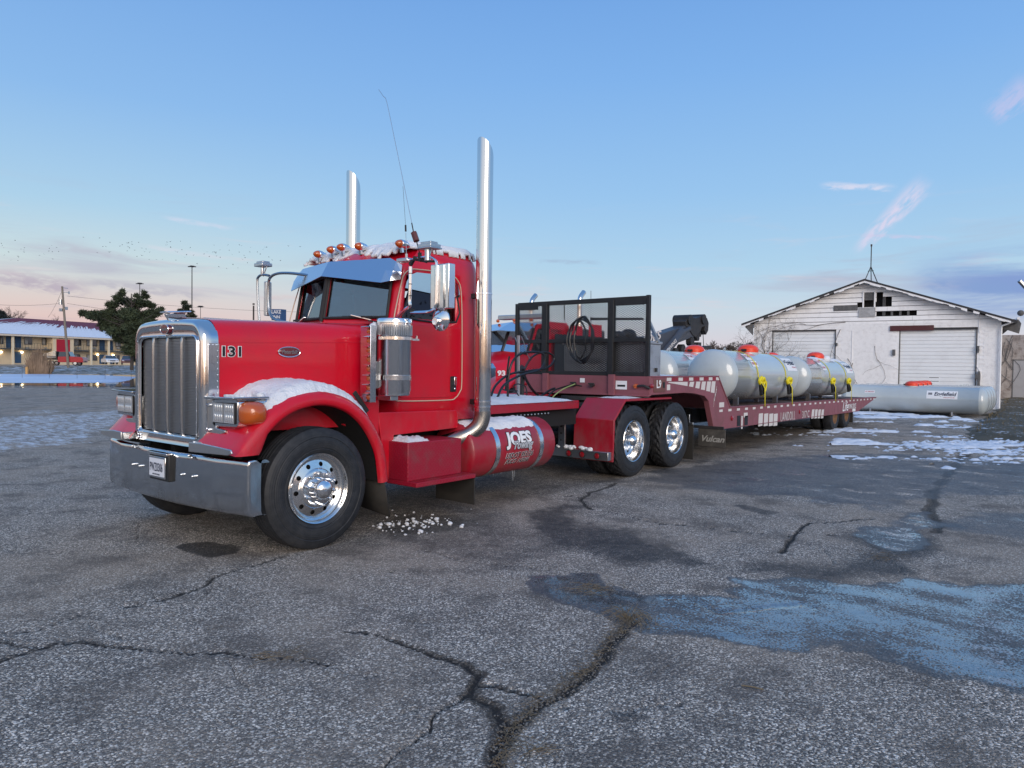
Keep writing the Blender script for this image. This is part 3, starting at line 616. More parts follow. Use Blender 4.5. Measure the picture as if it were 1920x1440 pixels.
# ================================================================ WHEELS
def holed(rc,half,h,n=10,rh=.022,dh=.02,hs=0.0):
    """flat ring round the axle (y) with n round hand holes; returns plate + hole walls"""
    b=MB(); K=16
    for k in range(n):
        tc_=2*PI*k/n; ring=[]; hole=[]; hole2=[]
        for j in range(K):
            ph=2*PI*j/K; cx,cy=math.cos(ph),math.sin(ph); m_=max(abs(cx),abs(cy)); u,v=cx/m_,cy/m_
            th=tc_+u*PI/n; r=rc+v*half; ring.append((r*math.sin(th),h+hs*v,r*math.cos(th)))
            th=tc_+rh*cx/rc; r=rc+rh*cy; hole.append((r*math.sin(th),h+hs*rh*cy/half,r*math.cos(th))); hole2.append((r*math.sin(th),h+dh,r*math.cos(th)))
        b.loft([ring,hole,hole2])
    return b
def tyre_mb(w,R=.54,kind='rib',n=120):
    o=.0; pr=[(.300,.055),(.306,.030),(.322,.016),(.345,.006),(.352,.008),(.358,.003),(.40,-.003),(.445,.0),(.452,.004),(.458,.001),(.49,.008),(.512,.018),(.520,.024),(.530,.03)]
    st=[(.0,0),(.10,0),(.19,0),(.205,1),(.235,1),(.25,0),(.38,0),(.395,1),(.425,1),(.44,0),(.56,0),(.575,1),(.605,1),(.62,0),(.75,0),(.765,1),(.795,1),(.81,0),(.90,0),(1,0)]
    w0=.036; w1=w-.036; b=MB(); rings=[]
    def ring(rf,h): 
        return [(rf(i)*math.sin(2*PI*i/n),h,rf(i)*math.cos(2*PI*i/n)) for i in range(n)]
    for r,h in pr: rings.append(ring(lambda i,r=r:r,h))
    for k,(s_,g_) in enumerate(st):
        h=w0+(w1-w0)*s_; crown=R-.006*abs(2*s_-1)**2
        if kind=='rib': rf=lambda i,c=crown,g=g_,s=s_:c-.014*g-(.005 if (s<.15 or s>.85) and i%2 else 0)
        else:
            sh=int(round(abs(s_-.5)*10)); rf=lambda i,c=crown,g=g_,sh=sh:c-(.018 if ((i+sh)%5<1.5 or g) else 0)
        rings.append(ring(rf,h))
    for r,h in reversed(pr): rings.append(ring(lambda i,r=r:r,w-h))
    return b.loft(rings)
def wheel_proto(kind):
    e=bpy.data.objects.new('wheel',None); COL.objects.link(e); W[e.name]=Vector((0,0,0))
    wd=.275 if kind=='rear' else .30
    obj('tyre',tyre_mb(wd,.54,'lug' if kind=='rear' else 'rib'),M['tyre'],e,30,local=True)
    Y_=(0,1,0)
    if kind=='front':
        b=MB().lathe([(.290,.09),(.302,.045),(.309,.026),(.313,.016),(.308,.010),(.299,.016),(.292,.04),(.287,.07),(.272,.080),(.256,.074),(.248,.062)],(0,0,0),Y_,64)
        b.v+=[]; h=holed(.213,.035,.052,10,.021,.03,.010); b.add(h.v,h.f)
        b.lathe([(.178,.042),(.168,.030),(.160,.026),(.09,.026)],(0,0,0),Y_,64)
        obj('rim',b,M['alu_rim'],e,40,local=True)
        hub=[(.098,.028),(.096,-.012),(.092,-.035),(.090,-.050),(.078,-.075),(.055,-.095),(.028,-.105),(0.001,-.108)]
        nr_,nh0,nh1=.143,.028,-.022
        b=MB()
        for k in range(6):
            a=2*PI*(k+.5)/6; b.obox((.094*math.sin(a),-.040,.094*math.cos(a)),(.012,.02,.012))
    else:
        b=MB().lathe([(.290,.09),(.302,.045),(.309,.026),(.313,.016),(.308,.010),(.299,.016),(.290,.05),(.283,.10),(.276,.15),(.262,.180),(.250,.186)],(0,0,0),Y_,64)
        h=holed(.213,.037,.186,10,.024,.03); b.add(h.v,h.f)
        b.lathe([(.176,.186),(.168,.18),(.09,.18)],(0,0,0),Y_,64)
        obj('rim',b,M['alu_rim'],e,40,local=True)
        hub=[(.098,.182),(.096,.10),(.092,.055),(.086,.035),(.072,.008),(.045,-.012),(.02,-.02),(0.001,-.021)]
        nr_,nh0,nh1=.143,.18,.135
        b=MB()
    b.lathe(hub,(0,0,0),Y_,32); obj('hub_cap',b,M['chrome_clean'],e,40,local=True)
    nb=MB().cyl((0,nh0,0),(0,nh1,0),.0165,10,.0145).cyl((0,nh1,0),(0,nh1-.028,0),.011,10,.003)
    n0=None
    for k in range(10):
        a=2*PI*(k+.5)/10
        if n0 is None: n0=obj('lug_nut',nb,M['chrome_clean'],e,30,local=True); q=n0
        else: q=copy_obj(n0,e)
        q.location=(nr_*math.sin(a),0,nr_*math.cos(a))
    obj('brake_drum',MB().cyl((0,.11 if kind=='front' else .23,0),(0,.25 if kind=='front' else .33,0),.235,28),M['steel_dark'],e,30,local=True)
    return e
def place_wheel(proto,parent,loc,far=False,use=False,spin=0):
    c=proto if use else copy_tree(proto)
    c.parent=parent; c.location=Vector(loc)-W[parent.name]; c.rotation_euler=(0,spin,PI if far else 0); return c
# ================================================================ TRUCK
TR=thing('semi_truck','red long-nosed semi truck with tall chrome stacks and 131 on its hood','truck',(0,1.22,0))
YC=1.22
def both(fn):
    """call fn(mirror) for the near and the far side"""
    fn(False); fn(True)
def mm(b,far): return b.mirror(YC) if far else b
fw_=wheel_proto('front'); rw_=wheel_proto('rear')
place_wheel(fw_,TR,(.02,-.01,.535),use=True,spin=.2); place_wheel(fw_,TR,(.02,2.45,.535),far=True)
first=True
for x_ in (5.67,7.05):
    for y_,far in ((0,False),(.335,False),(2.44,True),(2.105,True)):
        place_wheel(rw_,TR,(x_,y_,.535),far,use=first,spin=x_+y_); first=False
# frame rails, axles and the dark things below
b=MB(); b.box(-.5,8.0,.80,.88,.78,1.04); b.box(-.5,8.0,1.56,1.64,.78,1.04)
for x_ in (2.6,3.6,4.6,5.3,6.36,7.4,7.95): b.box(x_,x_+.08,.88,1.56,.82,1.0)
obj('frame_rail',b,M['steel_dark'],TR,bevel=.004)
for x_ in (5.67,7.05): obj('axle',MB().cyl((x_,.5,.54),(x_,1.94,.54),.09).ball((x_,1.22,.54),.2,14,8),M['steel_dark'],TR)
obj('drive_shaft',MB().cyl((2.8,1.22,.6),(5.5,1.22,.56),.06),M['steel_dark'],TR); obj('front_axle',MB().box(-.06,.10,.5,1.94,.42,.52),M['steel_dark'],TR)
b=MB(); b.box(-.35,.9,.8,1.64,.62,1.5); b.box(.75,1.4,.72,1.7,.5,1.1); b.box(1.4,2.3,.9,1.55,.45,.95)
obj('engine_block',b,M['grille_dark'],TR,bevel=.05)
b=MB()
for x_ in (5.67,7.05):
    for y_ in (.78,1.66): b.cyl((x_+.28,y_,.5),(x_+.28,y_,.78),.12,14)
obj('air_spring',b,M['rubber'],TR)
# bumper: a tall, slightly bowed chrome sheet with a rolled top
def bx(y): return -.70-.115*(1-((y-1.235)/1.26)**2)
ys=np.linspace(-.03,2.50,40); rings=[]
sec=[(.075,.822),(.055,.842),(.03,.850),(.010,.846),(.0,.832),(-.002,.80),(-.006,.62),(-.002,.43),(.006,.405),(.028,.395),(.05,.40)]
e0=[(.10,-.0),(.05,-.004),(.02,.0)]
R0=[]
for y in ys:
    u=(y-1.235)/1.265; dz_=-.018*(1-u*u)
    wob=.004*math.sin(y*5.1)+.003*math.sin(y*11+1)
    R0.append([(bx(y)+dx_+wob*(.3 if i<4 or i>7 else 1),y,z+(dz_*.0)) for i,(dx_,z) in enumerate(sec)])
for s_,yy in ((0,-.03),(1,2.50)):
    rr=[]
    for k in range(1,4):
        a=k/3*PI/2; yo=(-.03-.03*math.sin(a)*.6) if s_==0 else (2.50+.03*math.sin(a)*.6)
        rr.append([(bx(yy)+dx_+.03*(1-math.cos(a)),yo,z) for dx_,z in sec])
    rr.append([(bx(yy)+dx_+.12,yo,z) for dx_,z in sec])
    R0=(rr[::-1]+R0) if s_==0 else (R0+rr)
obj('bumper',MB().loft(R0,closed=False),M['bumper'],TR,60)
nb=MB().cyl((0,0,0),(-.022,0,0),.013,10).cyl((-.022,0,0),(-.032,0,0),.009,10,.003); n0=None
for px,py in ((252,836),(258,838),(357,854),(362,858),(253,870),(268,873),(345,889),(363,893)):
    y,z=Fx(px,py,-.80)
    if n0 is None: n0=obj('bumper_bolt',nb,M['alu'],TR,30,local=True); q=n0
    else: q=copy_obj(n0,TR)
    q.location=Vector((bx(y)+.0,y,z))-W[TR.name]
# licence plate in its box
yl,zl=Fx(301,873,-.83)
xp=bx(yl)-.005
obj('plate_box',MB().box(xp-.035,xp+.01,yl-.20,yl+.16,zl-.125,zl+.12),M['black'],TR,bevel=.008)
fr=obj('plate_frame',MB().box(xp-.044,xp-.036,yl-.155,yl+.15,zl-.105,zl+.085).box(xp-.055,xp+.0,yl-.20,yl+.17,zl+.10,zl+.125),M['chrome'],TR,bevel=.006)
pl=obj('licence_plate',MB().box(xp-.049,xp-.045,yl-.135,yl+.13,zl-.088,zl+.068),mat('plate_white',(.72,.74,.80),.4),TR,bevel=.001)
rX=(0,-1,0)
text('plate_number','PWZ0306',.105,M['navy'],pl,(xp-.050,yl,zl-.012),rX,(0,0,1),.0006,.0015,width=.235)
text('plate_text','APPORTIONED',.02,M['navy'],pl,(xp-.050,yl,zl-.072),rX,(0,0,1),.0006)
# ---- grille shell
y0,y1,z0,zt=.575,1.865,.885,1.985
def outline(iy,iz,rt_,rb_,crown,zb,n=7):
    """rounded rectangle (y,z) inset by iy/iz; top corners rt_, slightly arched top"""
    a0,a1,b0,b1=y0+iy,y1-iy,zb,zt-iz; P=[]
    def arc(cy,cz,r,s,e):
        for k in range(n+1):
            a=s+(e-s)*k/n; P.append((cy+r*math.cos(a),cz+r*math.sin(a)))
    arc(a1-rb_,b0+rb_,rb_,-PI/2,0); arc(a1-rt_,b1-rt_,rt_,0,PI/2)
    for k in range(1,6): P.append((a1-rt_+(a0+rt_-(a1-rt_))*k/6,b1))
    arc(a0+rt_,b1-rt_,rt_,PI/2,PI); arc(a0+rb_,b0+rb_,rb_,PI,1.5*PI)
    return [(y,z+crown*(1-((y-YC)/.65)**2)*(1 if z>b0+.5 else 0)) for y,z in P]
def ring_(x,*a,**k): return [(x,y,z) for y,z in outline(*a,**k)]
xf_=-.745
rg=[ring_(-.605,0,0,.17,.02,.035,z0),ring_(-.66,0,0,.17,.02,.035,z0),ring_(-.71,.006,.006,.165,.02,.035,z0+.003),ring_(-.738,.022,.020,.155,.02,.034,z0+.008),ring_(xf_-.004,.045,.04,.14,.02,.033,z0+.014),
    ring_(xf_+.004,.065,.07,.12,.02,.030,z0+.03),ring_(xf_+.008,.095,.125,.075,.03,.012,z0+.085),ring_(xf_+.004,.105,.14,.065,.03,.008,z0+.10),ring_(xf_+.02,.115,.15,.055,.03,.006,z0+.11)]
obj('grille_shell',MB().loft(rg),M['chrome'],TR,50)
gy0,gy1,gz0,gz1=y0+.115,y1-.115,z0+.11,zt-.145
obj('radiator',MB().box(xf_+.10,xf_+.12,gy0-.03,gy1+.03,gz0-.02,gz1+.02),M['grille_dark'],TR)
b=MB(); n_=62
for i in range(n_):
    z=gz0+(gz1-gz0)*(i+.5)/n_; b.box(xf_+.036,xf_+.041,gy0,gy1,z-.0036,z+.0036)
for i in range(86):
    y=gy0+(gy1-gy0)*(i+.5)/86; b.box(xf_+.0415,xf_+.045,y-.0024,y+.0024,gz0,gz1)
obj('grille_screen',b,M['mesh_metal'],TR,None)
for k in (1,2,3):
    y=gy0+(gy1-gy0)*k/4
    obj('grille_bar',MB().tube([(xf_+.03,y,gz0-.01),(xf_+.012,y,gz0+.03),(xf_+.010,y,(gz0+gz1)/2),(xf_+.012,y,gz1-.04),(xf_+.03,y,gz1+.01)],.0135,10,4),M['bar_metal'],TR)
b=MB()
tr_=outline(.098,.13,.07,.03,.01,z0+.09)
b.tube([(xf_+.000,y,z) for y,z in tr_]+[(xf_+.000,*tr_[0])],.007,6)
for k in range(0,len(tr_)): pass
for k in range(9): 
    z=gz0+.02+(gz1-gz0-.04)*k/8
    for y in (gy0-.018,gy1+.018): b.ball((xf_-.003,y,z),.0052,8,5)
for k in range(7):
    y=gy0+.08+(gy1-gy0-.16)*k/6; b.ball((xf_-.003,y,gz1+.022),.0052,8,5); b.ball((xf_-.003,y,gz0-.018),.0052,8,5)
for y in (gy0-.02,gy0+.03,gy1-.03,gy1+.02):
    b.ball((xf_,y,gz0-.05),.010,8,5); b.ball((xf_,y,gz0-.075),.010,8,5)
obj('grille_trim',b,M['chrome_clean'],TR)
bd=MB(); R_=[]
for k,(s_,x_) in enumerate(((1,xf_+.012),(1.0,xf_-.012),(.9,xf_-.018),(.0,xf_-.018))):
    R_.append([(x_,YC+.075*s_*math.cos(2*PI*i/28),zt-.062+.043*s_*math.sin(2*PI*i/28)) for i in range(28)])
bg=obj('badge',bd.loft(R_),M['maroon_badge'],TR)
b=MB(); b.tube([(xf_-.016,YC+.074*math.cos(2*PI*i/28),zt-.062+.042*math.sin(2*PI*i/28)) for i in range(29)],.0045,6); obj('badge_rim',b,M['chrome_clean'],bg)
text('badge_lettering','Peterbilt',.042,M['silver_print'],bg,(xf_-.0195,YC,zt-.062),rX,(0,0,1),.001,.0006,shear=.35,width=.115)
# hood ornament: a swept bird shape
b=MB(); zz=zt+.03
b.loft([[(xf_+.03,YC+s_*.012,zz-.03) for s_ in (-1,1)]+[(xf_+.20,YC+s_*.012,zz-.005) for s_ in (1,-1)],[(xf_-.015,YC+s_*.016,zz+.045) for s_ in (-1,1)]+[(xf_+.16,YC+s_*.016,zz+.06) for s_ in (1,-1)]],True,(True,True))
b.loft([[(xf_-.02,YC-.075,zz+.055),(xf_+.22,YC-.03,zz+.075),(xf_+.22,YC+.03,zz+.075),(xf_-.02,YC+.075,zz+.055)],[(xf_-.03,YC-.07,zz+.066),(xf_+.22,YC-.02,zz+.088),(xf_+.22,YC+.02,zz+.088),(xf_-.03,YC+.07,zz+.066)]],True,(True,True))
obj('hood_ornament',b,M['chrome_clean'],TR,30,bevel=.004)
# stainless side strips of the shell with rivets
for far in (False,True):
    b=MB(); b.box(-.695,-.60,y0-.004,y0+.0,z0+.10,zt-.19); obj('shell_side_panel',mm(b,far),M['chrome_clean'],TR)
    b=MB()
    for k in range(16): b.ball((-.615,y0-.005,z0+.12+k*.052),.006,8,5)
    for k in range(3): b.ball((-.69+k*.032,y0-.005,zt-.205),.008,8,5)
    obj('rivet_row',mm(b,far),M['chrome_clean'],TR)
    b=MB(); b.prism([(-.66,1.09),(-.60,1.09),(-.60,.90),(-.68,.90)],1,y0-.006,y0-.002); obj('lower_side_panel',mm(b,far),M['redtape'],TR)
    ye_=Fx(440,840,-.84)[0]+(.2 if far else 0); b=MB(); b.prism([(.58,.885),(.58,.965),(.40,.972),(ye_+.02,.955),(ye_,.925),(ye_+.07,.905)],0,-.865,-.85); b.box(-.85,-.70,.56,.60,.89,.96)
    obj('bumper_bracket',mm(b,far),M['alu'],TR,bevel=.006)
# ---- hood
HX=[-.62,-.2,.2,.6,.80,.93]
def hsec(x):
    u=max(0,(x+.62)/1.55); y_=.585-.245*u**1.2; zt_=2.005+.035*u; zs=1.83+.07*u; r=.17+.02*u
    P=[(y_+.0,1.02),(y_+.004,1.25),(y_,1.55),(y_,zt_-r)]
    for k in range(1,7):
        a=PI-(PI/2)*k/6*.93; P.append((y_+r+r*math.cos(a),zt_-r+r*math.sin(a)))
    for k in range(1,6): 
        f_=k/6; ya=P[9][0]+(YC-P[9][0])*f_; P.append((ya,zt_+.028*(f_**.8)))
    P.append((YC,zt_+.034))
    P=P+[(2*YC-y,z) for y,z in reversed(P[:-1])]
    return [(x,y,z) for y,z in P]
obj('hood',MB().loft([hsec(x) for x in np.linspace(-.615,.93,17)],False),M['red'],TR,60)
b=MB(); pth=[]
for i in range(14):
    x=-.6+1.52*i/13; u=(x+.62)/1.55; y_=.585-.245*u**1.2; pth.append((x,y_-.001,1.80+.05*u))
b.tube(pth,.0025,5); obj('hood_crease',b,M['red'],TR)
obj('hood_hinge_strip',MB().box(-.4,.88,YC-.012,YC+.012,2.04,2.052),M['chrome_clean'],TR)
def hy(x): u=(x+.62)/1.55; return .585-.245*max(u,0)**1.2
# number and emblem on the hood side
def sidetext(name,body,px,py,size,m,par,y,w_=None,bold=0,shear=0,d=.001,tilt=0.0,sp=1.0):
    x,z=S(px,py,y); return text(name,body,size,m,par,(x,y,z),(math.cos(tilt),0,math.sin(tilt)),(0,0,1),d,bold,shear,w_,spacing=sp)
x,z=S(433.5,660,.575); yn=hy(x)-.003; w131=S(450,660,.57)[0]-S(417,660,.57)[0]
text('hood_number','131',.118,M['white'],TR,(x,yn-.003,z),(1,-.125,0),(0,0,1),.0008,.0085,width=w131+.012)
text('hood_number','131',.118,M['black_print'],TR,(x,yn-.0065,z),(1,-.125,0),(0,0,1),.0008,.0035,width=w131)
x,z=S(541,660,.5); yn=hy(x); tx=Vector((1,-.17,0)).normalized(); nn_=Vector((-.17,-1,0)).normalized()
b=MB(); R_=[]
for s_,o_ in ((1,-.004),(1,.012),(.9,.018),(0,.018)):
    R_.append([Vector((x,yn,z))+tx*(.105*s_*math.cos(2*PI*i/32))+Vector((0,0,.046*s_*math.sin(2*PI*i/32)))+nn_*o_ for i in range(32)])
em=obj('emblem',b.loft(R_),M['maroon_badge'],TR)
b=MB(); b.tube([Vector((x,yn,z))+tx*(.104*math.cos(2*PI*i/32))+Vector((0,0,.045*math.sin(2*PI*i/32)))+nn_*.015 for i in range(33)],.005,6); obj('emblem_rim',b,M['chrome_clean'],em)
text('emblem_lettering','Peterbilt',.050,M['silver_print'],em,Vector((x,yn,z))+nn_*.0195,tx,(0,0,1),.001,.0006,.35,.155)
# ---- fenders
arc_px=[(440,857),(470,824),(497,795),(518,773),(552,752),(596,741),(630,745),(660,757),(685,779),(703,806),(720,845),(725,902)]
arc=[S(px,py,0) for px,py in arc_px]
cx,cz=.02,.56
def fender_rings(y_out,y_in,lift):
    pass
dense=[]
for i in range(len(arc)-1):
    for k in range(4): dense.append((arc[i][0]+(arc[i+1][0]-arc[i][0])*k/4,arc[i][1]+(arc[i+1][1]-arc[i][1])*k/4))
dense.append(arc[-1])
for _ in range(3): dense=[dense[0]]+[((dense[i-1][0]+2*dense[i][0]+dense[i+1][0])/4,(dense[i-1][1]+2*dense[i][1]+dense[i+1][1])/4) for i in range(1,len(dense)-1)]+[dense[-1]]
def fsec(i,extra=0.0):
    x,z=dense[i]; a=dense[max(i-1,0)]; c=dense[min(i+1,len(dense)-1)]; tx_,tz_=c[0]-a[0],c[1]-a[1]; L=math.hypot(tx_,tz_); nx,nz=-tz_/L,tx_/L
    if nz<0 and abs(nx)<.5: nx,nz=-nx,-nz
    if i<6 and nx>0: nx,nz=-nx,-nz
    if i>len(dense)-8 and nx<0: nx,nz=-nx,-nz
    t_=i/(len(dense)-1)
    yin=.62 if t_<.35 else .62-.22*(t_-.35)/.65
    nose=max(0,1-t_/.16)                                     # the front tip tucks in towards the grille
    P=[]
    for y,o in ((.03,-.085),(.006,-.08),(-.012,-.072),(-.02,-.05),(-.018,-.02),(-.008,.008),(.02,.030),(.07,.050),(.15,.066),(.28,.078),(.42,.084),(yin,.086)):
        lipk=1+1.9*nose if o<0 else 1-.75*nose
        k=o*lipk+extra
        P.append((x+nx*k,y,max(z+nz*k,.885) if t_<.3 else z+nz*k))
    return P
for far in (False,True):
    b=MB().loft([fsec(i) for i in range(len(dense))],False)
    # inner liner
    lin_=[[(x+(cx-x)*.10,.05,z+(cz-z)*.10),(x+(cx-x)*.10,.78,z+(cz-z)*.10)] for x,z in dense]
    obj('fender',mm(b,far),M['red'],TR,60)
    obj('wheel_arch_liner',mm(MB().loft(lin_,False).prism([(dense[0][0]+.1,.9)]+[(x+(cx-x)*.10,z+(cz-z)*.10) for x,z in dense[4:-6]]+[(.70,.75)],1,.74,.76),far),M['grille_dark'],TR)
    b=MB()
    for k in range(7,len(dense)-4,3):
        x,z=dense[k]; b.ball((x+(cx-x)*.06,-.021,z+(cz-z)*.06),.006,6,4)
    obj('fender_screw',mm(b,far),M['red'],TR)
    # cowl side between hood, fender and cab
    b=MB().prism([(.50,1.05),(.62,1.32),(.93,1.32),(.93,.95),(.80,.60),(.76,.72),(.68,.95)],1,.27,.33)
    obj('cowl_panel',mm(b,far),M['red'],TR,bevel=.01)
    # headlight pod
    b=MB(); x0,x1=-.70,-.42
    b.prism([(.105,1.13),(.125,1.105),(.48,1.095),(.50,1.12),(.50,1.30),(.485,1.325),(.13,1.335),(.105,1.31)],0,x0,x1)
    hp=obj('headlight',mm(b,far),M['chrome'],TR,50,bevel=.008)
    b=MB().prism([(.13,1.13),(.475,1.125),(.475,1.295),(.13,1.305)],0,x0-.010,x0-.002); obj('bezel',mm(b,far),M['steel_dark'],hp,bevel=.004)
    for ya,yb in ((.145,.298),(.312,.465)):
        b=MB().box(x0-.014,x0-.0105,ya,yb,1.135,1.295)
        for r_i in range(2):
            for c_i in range(4): b.ball((x0-.014,ya+.02+c_i*.032,1.175+r_i*.08),.017,8,5,(.5,1,1.9))
        obj('led_lamp',mm(b,far),M['lens'],hp,30)
    b=MB().prism([(.09,1.335),(.55,1.325),(.55,1.345),(.09,1.352)],0,x0-.05,x1); obj('visor_lip',mm(b,far),M['chrome'],hp,bevel=.004)
    b=MB(); R_=[]
    for k,(o,s_) in enumerate(((0,1.02),(.02,1.02),(.06,.97),(.10,.80),(.125,.55),(.137,.25),(.14,.02))):
        R_.append([(-.585+.105*s_*math.copysign(abs(math.cos(2*PI*i/20))**.6,math.cos(2*PI*i/20)),.102-o,1.218+.096*s_*math.copysign(abs(math.sin(2*PI*i/20))**.6,math.sin(2*PI*i/20))) for i in range(20)])
    obj('turn_signal',mm(b.loft(R_),far),M['amber'],hp,50)
    b=MB().box(-.60,-.52,.005,.02,1.17,1.26); obj('signal_bulb',mm(b,far),M['amber_lit'],hp,bevel=.01)
    b=MB().prism([(.50,1.01),(.66,1.04),(.66,1.30),(.50,1.33),(.44,1.08),(.30,1.07),(.30,1.05)],0,x0+.0,x0+.03)
    b.box(x0+.0,x0+.13,.60,.63,1.03,1.30)
    br=obj('headlight_bracket',mm(b,far),M['alu'],TR,bevel=.004)
    b=MB()
    for z in (1.06,1.27): b.cyl((x0,.545,z),(x0-.016,.545,z),.014,8); 
    obj('bolt',mm(b,far),M['chrome_clean'],br)
# ---- cab
cols=[(.85,1.22,1),(.856,1.185,1),(1.078,.36,1),(1.098,.305,1),(1.118,.262,1),(1.145,.240,.9),(1.185,.236,.75),(1.55,.236,.25),(1.995,.236,0),(2.10,.236,0),(2.30,.238,0),(2.375,.262,0),(2.412,.31,0),(2.42,.40,0),(2.42,.75,0),(2.42,1.22,0)]
colsF=cols+[(x,2*YC-y,k) for x,y,k in reversed(cols[1:-1])]
rows=[(1.02,0),(1.28,0),(1.70,0),(2.055,0),(2.12,0),(2.30,0),(2.47,0),(2.575,0),(2.66,0),(2.76,.010),(2.83,.035),(2.89,.085),(2.93,.16),(2.955,.28),(2.968,.45),(2.974,.80),(2.975,.999)]
def cabpt(c,z,ins):
    x,y,k=c; zz=z
    if z>2.08: x=x+k*(z-2.08)*.17+k*max(0,z-2.66)*1.0
    cxx,cyy=1.85,YC
    if z>2.66:
        f_=max(0,min(1,(2.0-x)/1.0)); zz=2.66+(z-2.66)*(1-.16*f_*f_)
    x=x+(cxx-x)*ins; y=y+(cyy-y)*ins
    if z>2.0 and z<=2.9: y=y+(YC-y)*.03*(z-2.0)/.9
    return (x,y,zz)
b=MB(); R_=[[cabpt(c,z,i) for c in colsF] for z,i in rows]
# finer top: insert smooth rows
b.v=[p for r in R_ for p in r]; n_=len(colsF); nh=len(cols)
def hole(ri,ci):
    c=ci if ci<nh-1 else (n_-1-ci)
    if 4<=ri<7 and c==1: return True                         # windscreen halves
    if 4<=ri<7 and c in (6,7): return True                   # side window
    if 5<=ri<7 and c==14: return True                        # rear window
    return False
for r in range(len(rows)-1):
    for c in range(n_):
        if hole(r,c): continue
        d=(c+1)%n_; b.f.append((r*n_+c,r*n_+d,(r+1)*n_+d,(r+1)*n_+c))
cab=obj('cab',b,M['red'],TR,50)
sm=cab.modifiers.new('solid','SOLIDIFY'); sm.thickness=.03; sm.offset=-1 if cab.data.polygons[0].normal.dot(Vector((-1,0,0)))>0 else -1
# glass
def pane(c0,c1,z0,z1,far,m,name,par,inset=.012,steps=1):
    a=[cabpt(cols[c0],z,0) for z in (z0,z1)]; q=[cabpt(cols[c1],z,0) for z in (z0,z1)]
    vs=[a[0],q[0],q[1],a[1]]; nrm=(Vector(q[0])-Vector(a[0])).cross(Vector(a[1])-Vector(a[0])).normalized()
    if nrm.dot(Vector((1.6,YC,2.3))-Vector(a[0]))<0: nrm=-nrm
    o1=[Vector(p)+nrm*inset for p in vs]; o2=[p+nrm*.005 for p in o1]
    bb=MB().loft([o1,o2],True,(True,True)); return obj(name,mm(bb,far),m,par,None)
for far in (False,True):
    ws=pane(1,2,2.10,2.60,far,M['windscreen'],'windscreen',TR)
    a0=Vector(cabpt(cols[1],2.12,0)); a1=Vector(cabpt(cols[2],2.12,0)); t0=Vector(cabpt(cols[1],2.575,0)); t1=Vector(cabpt(cols[2],2.575,0)); nv=Vector((-.012,0,.004))
    b=MB()
    for p,q in ((a0,a1),(a1,t1),(t1,t0),(t0,a0)): b.tube([p+nv,q+nv],.016,6)
    obj('windscreen_seal',mm(b,far),M['rubber'],ws)
    # side window (door glass) is part of the door, built below
b=MB().tube([Vector(cabpt(cols[0],2.09,0))+Vector((-.012,0,0)),Vector(cabpt(cols[0],2.60,0))+Vector((-.012,0,0))],.020,8); obj('windscreen_divider',b,M['rubber'],TR)
obj('rear_window',MB().box(2.395,2.40,.76,1.68,2.28,2.49),M['sideglass'],TR)
# interior
b=MB(); b.prism([(1.02,2.0),(1.35,2.05),(1.38,1.6),(1.02,1.6)],1,.3,2.14); b.box(1.1,2.35,.32,2.12,1.3,1.34)
obj('dashboard',b,M['interior'],TR,bevel=.03)
for ys_ in (.48,1.42):
    b=MB(); b.box(1.75,2.15,ys_,ys_+.5,1.6,1.78); b.prism([(2.08,1.75),(2.2,1.75),(2.32,2.42),(2.24,2.44)],1,ys_+.02,ys_+.48); b.box(2.22,2.32,ys_+.12,ys_+.38,2.42,2.56)
    obj('seat',b,M['interior'],TR,bevel=.03)
b=MB(); c_=Vector((1.46,.72,2.06)); b.tube([c_+Vector((.10*math.cos(a),.21*math.sin(a),.20*math.cos(a)*.75)) for a in [2*PI*i/24 for i in range(25)]],.014,6); b.cyl(c_,(1.34,.72,1.95),.03); obj('steering_wheel',b,M['black'],TR)
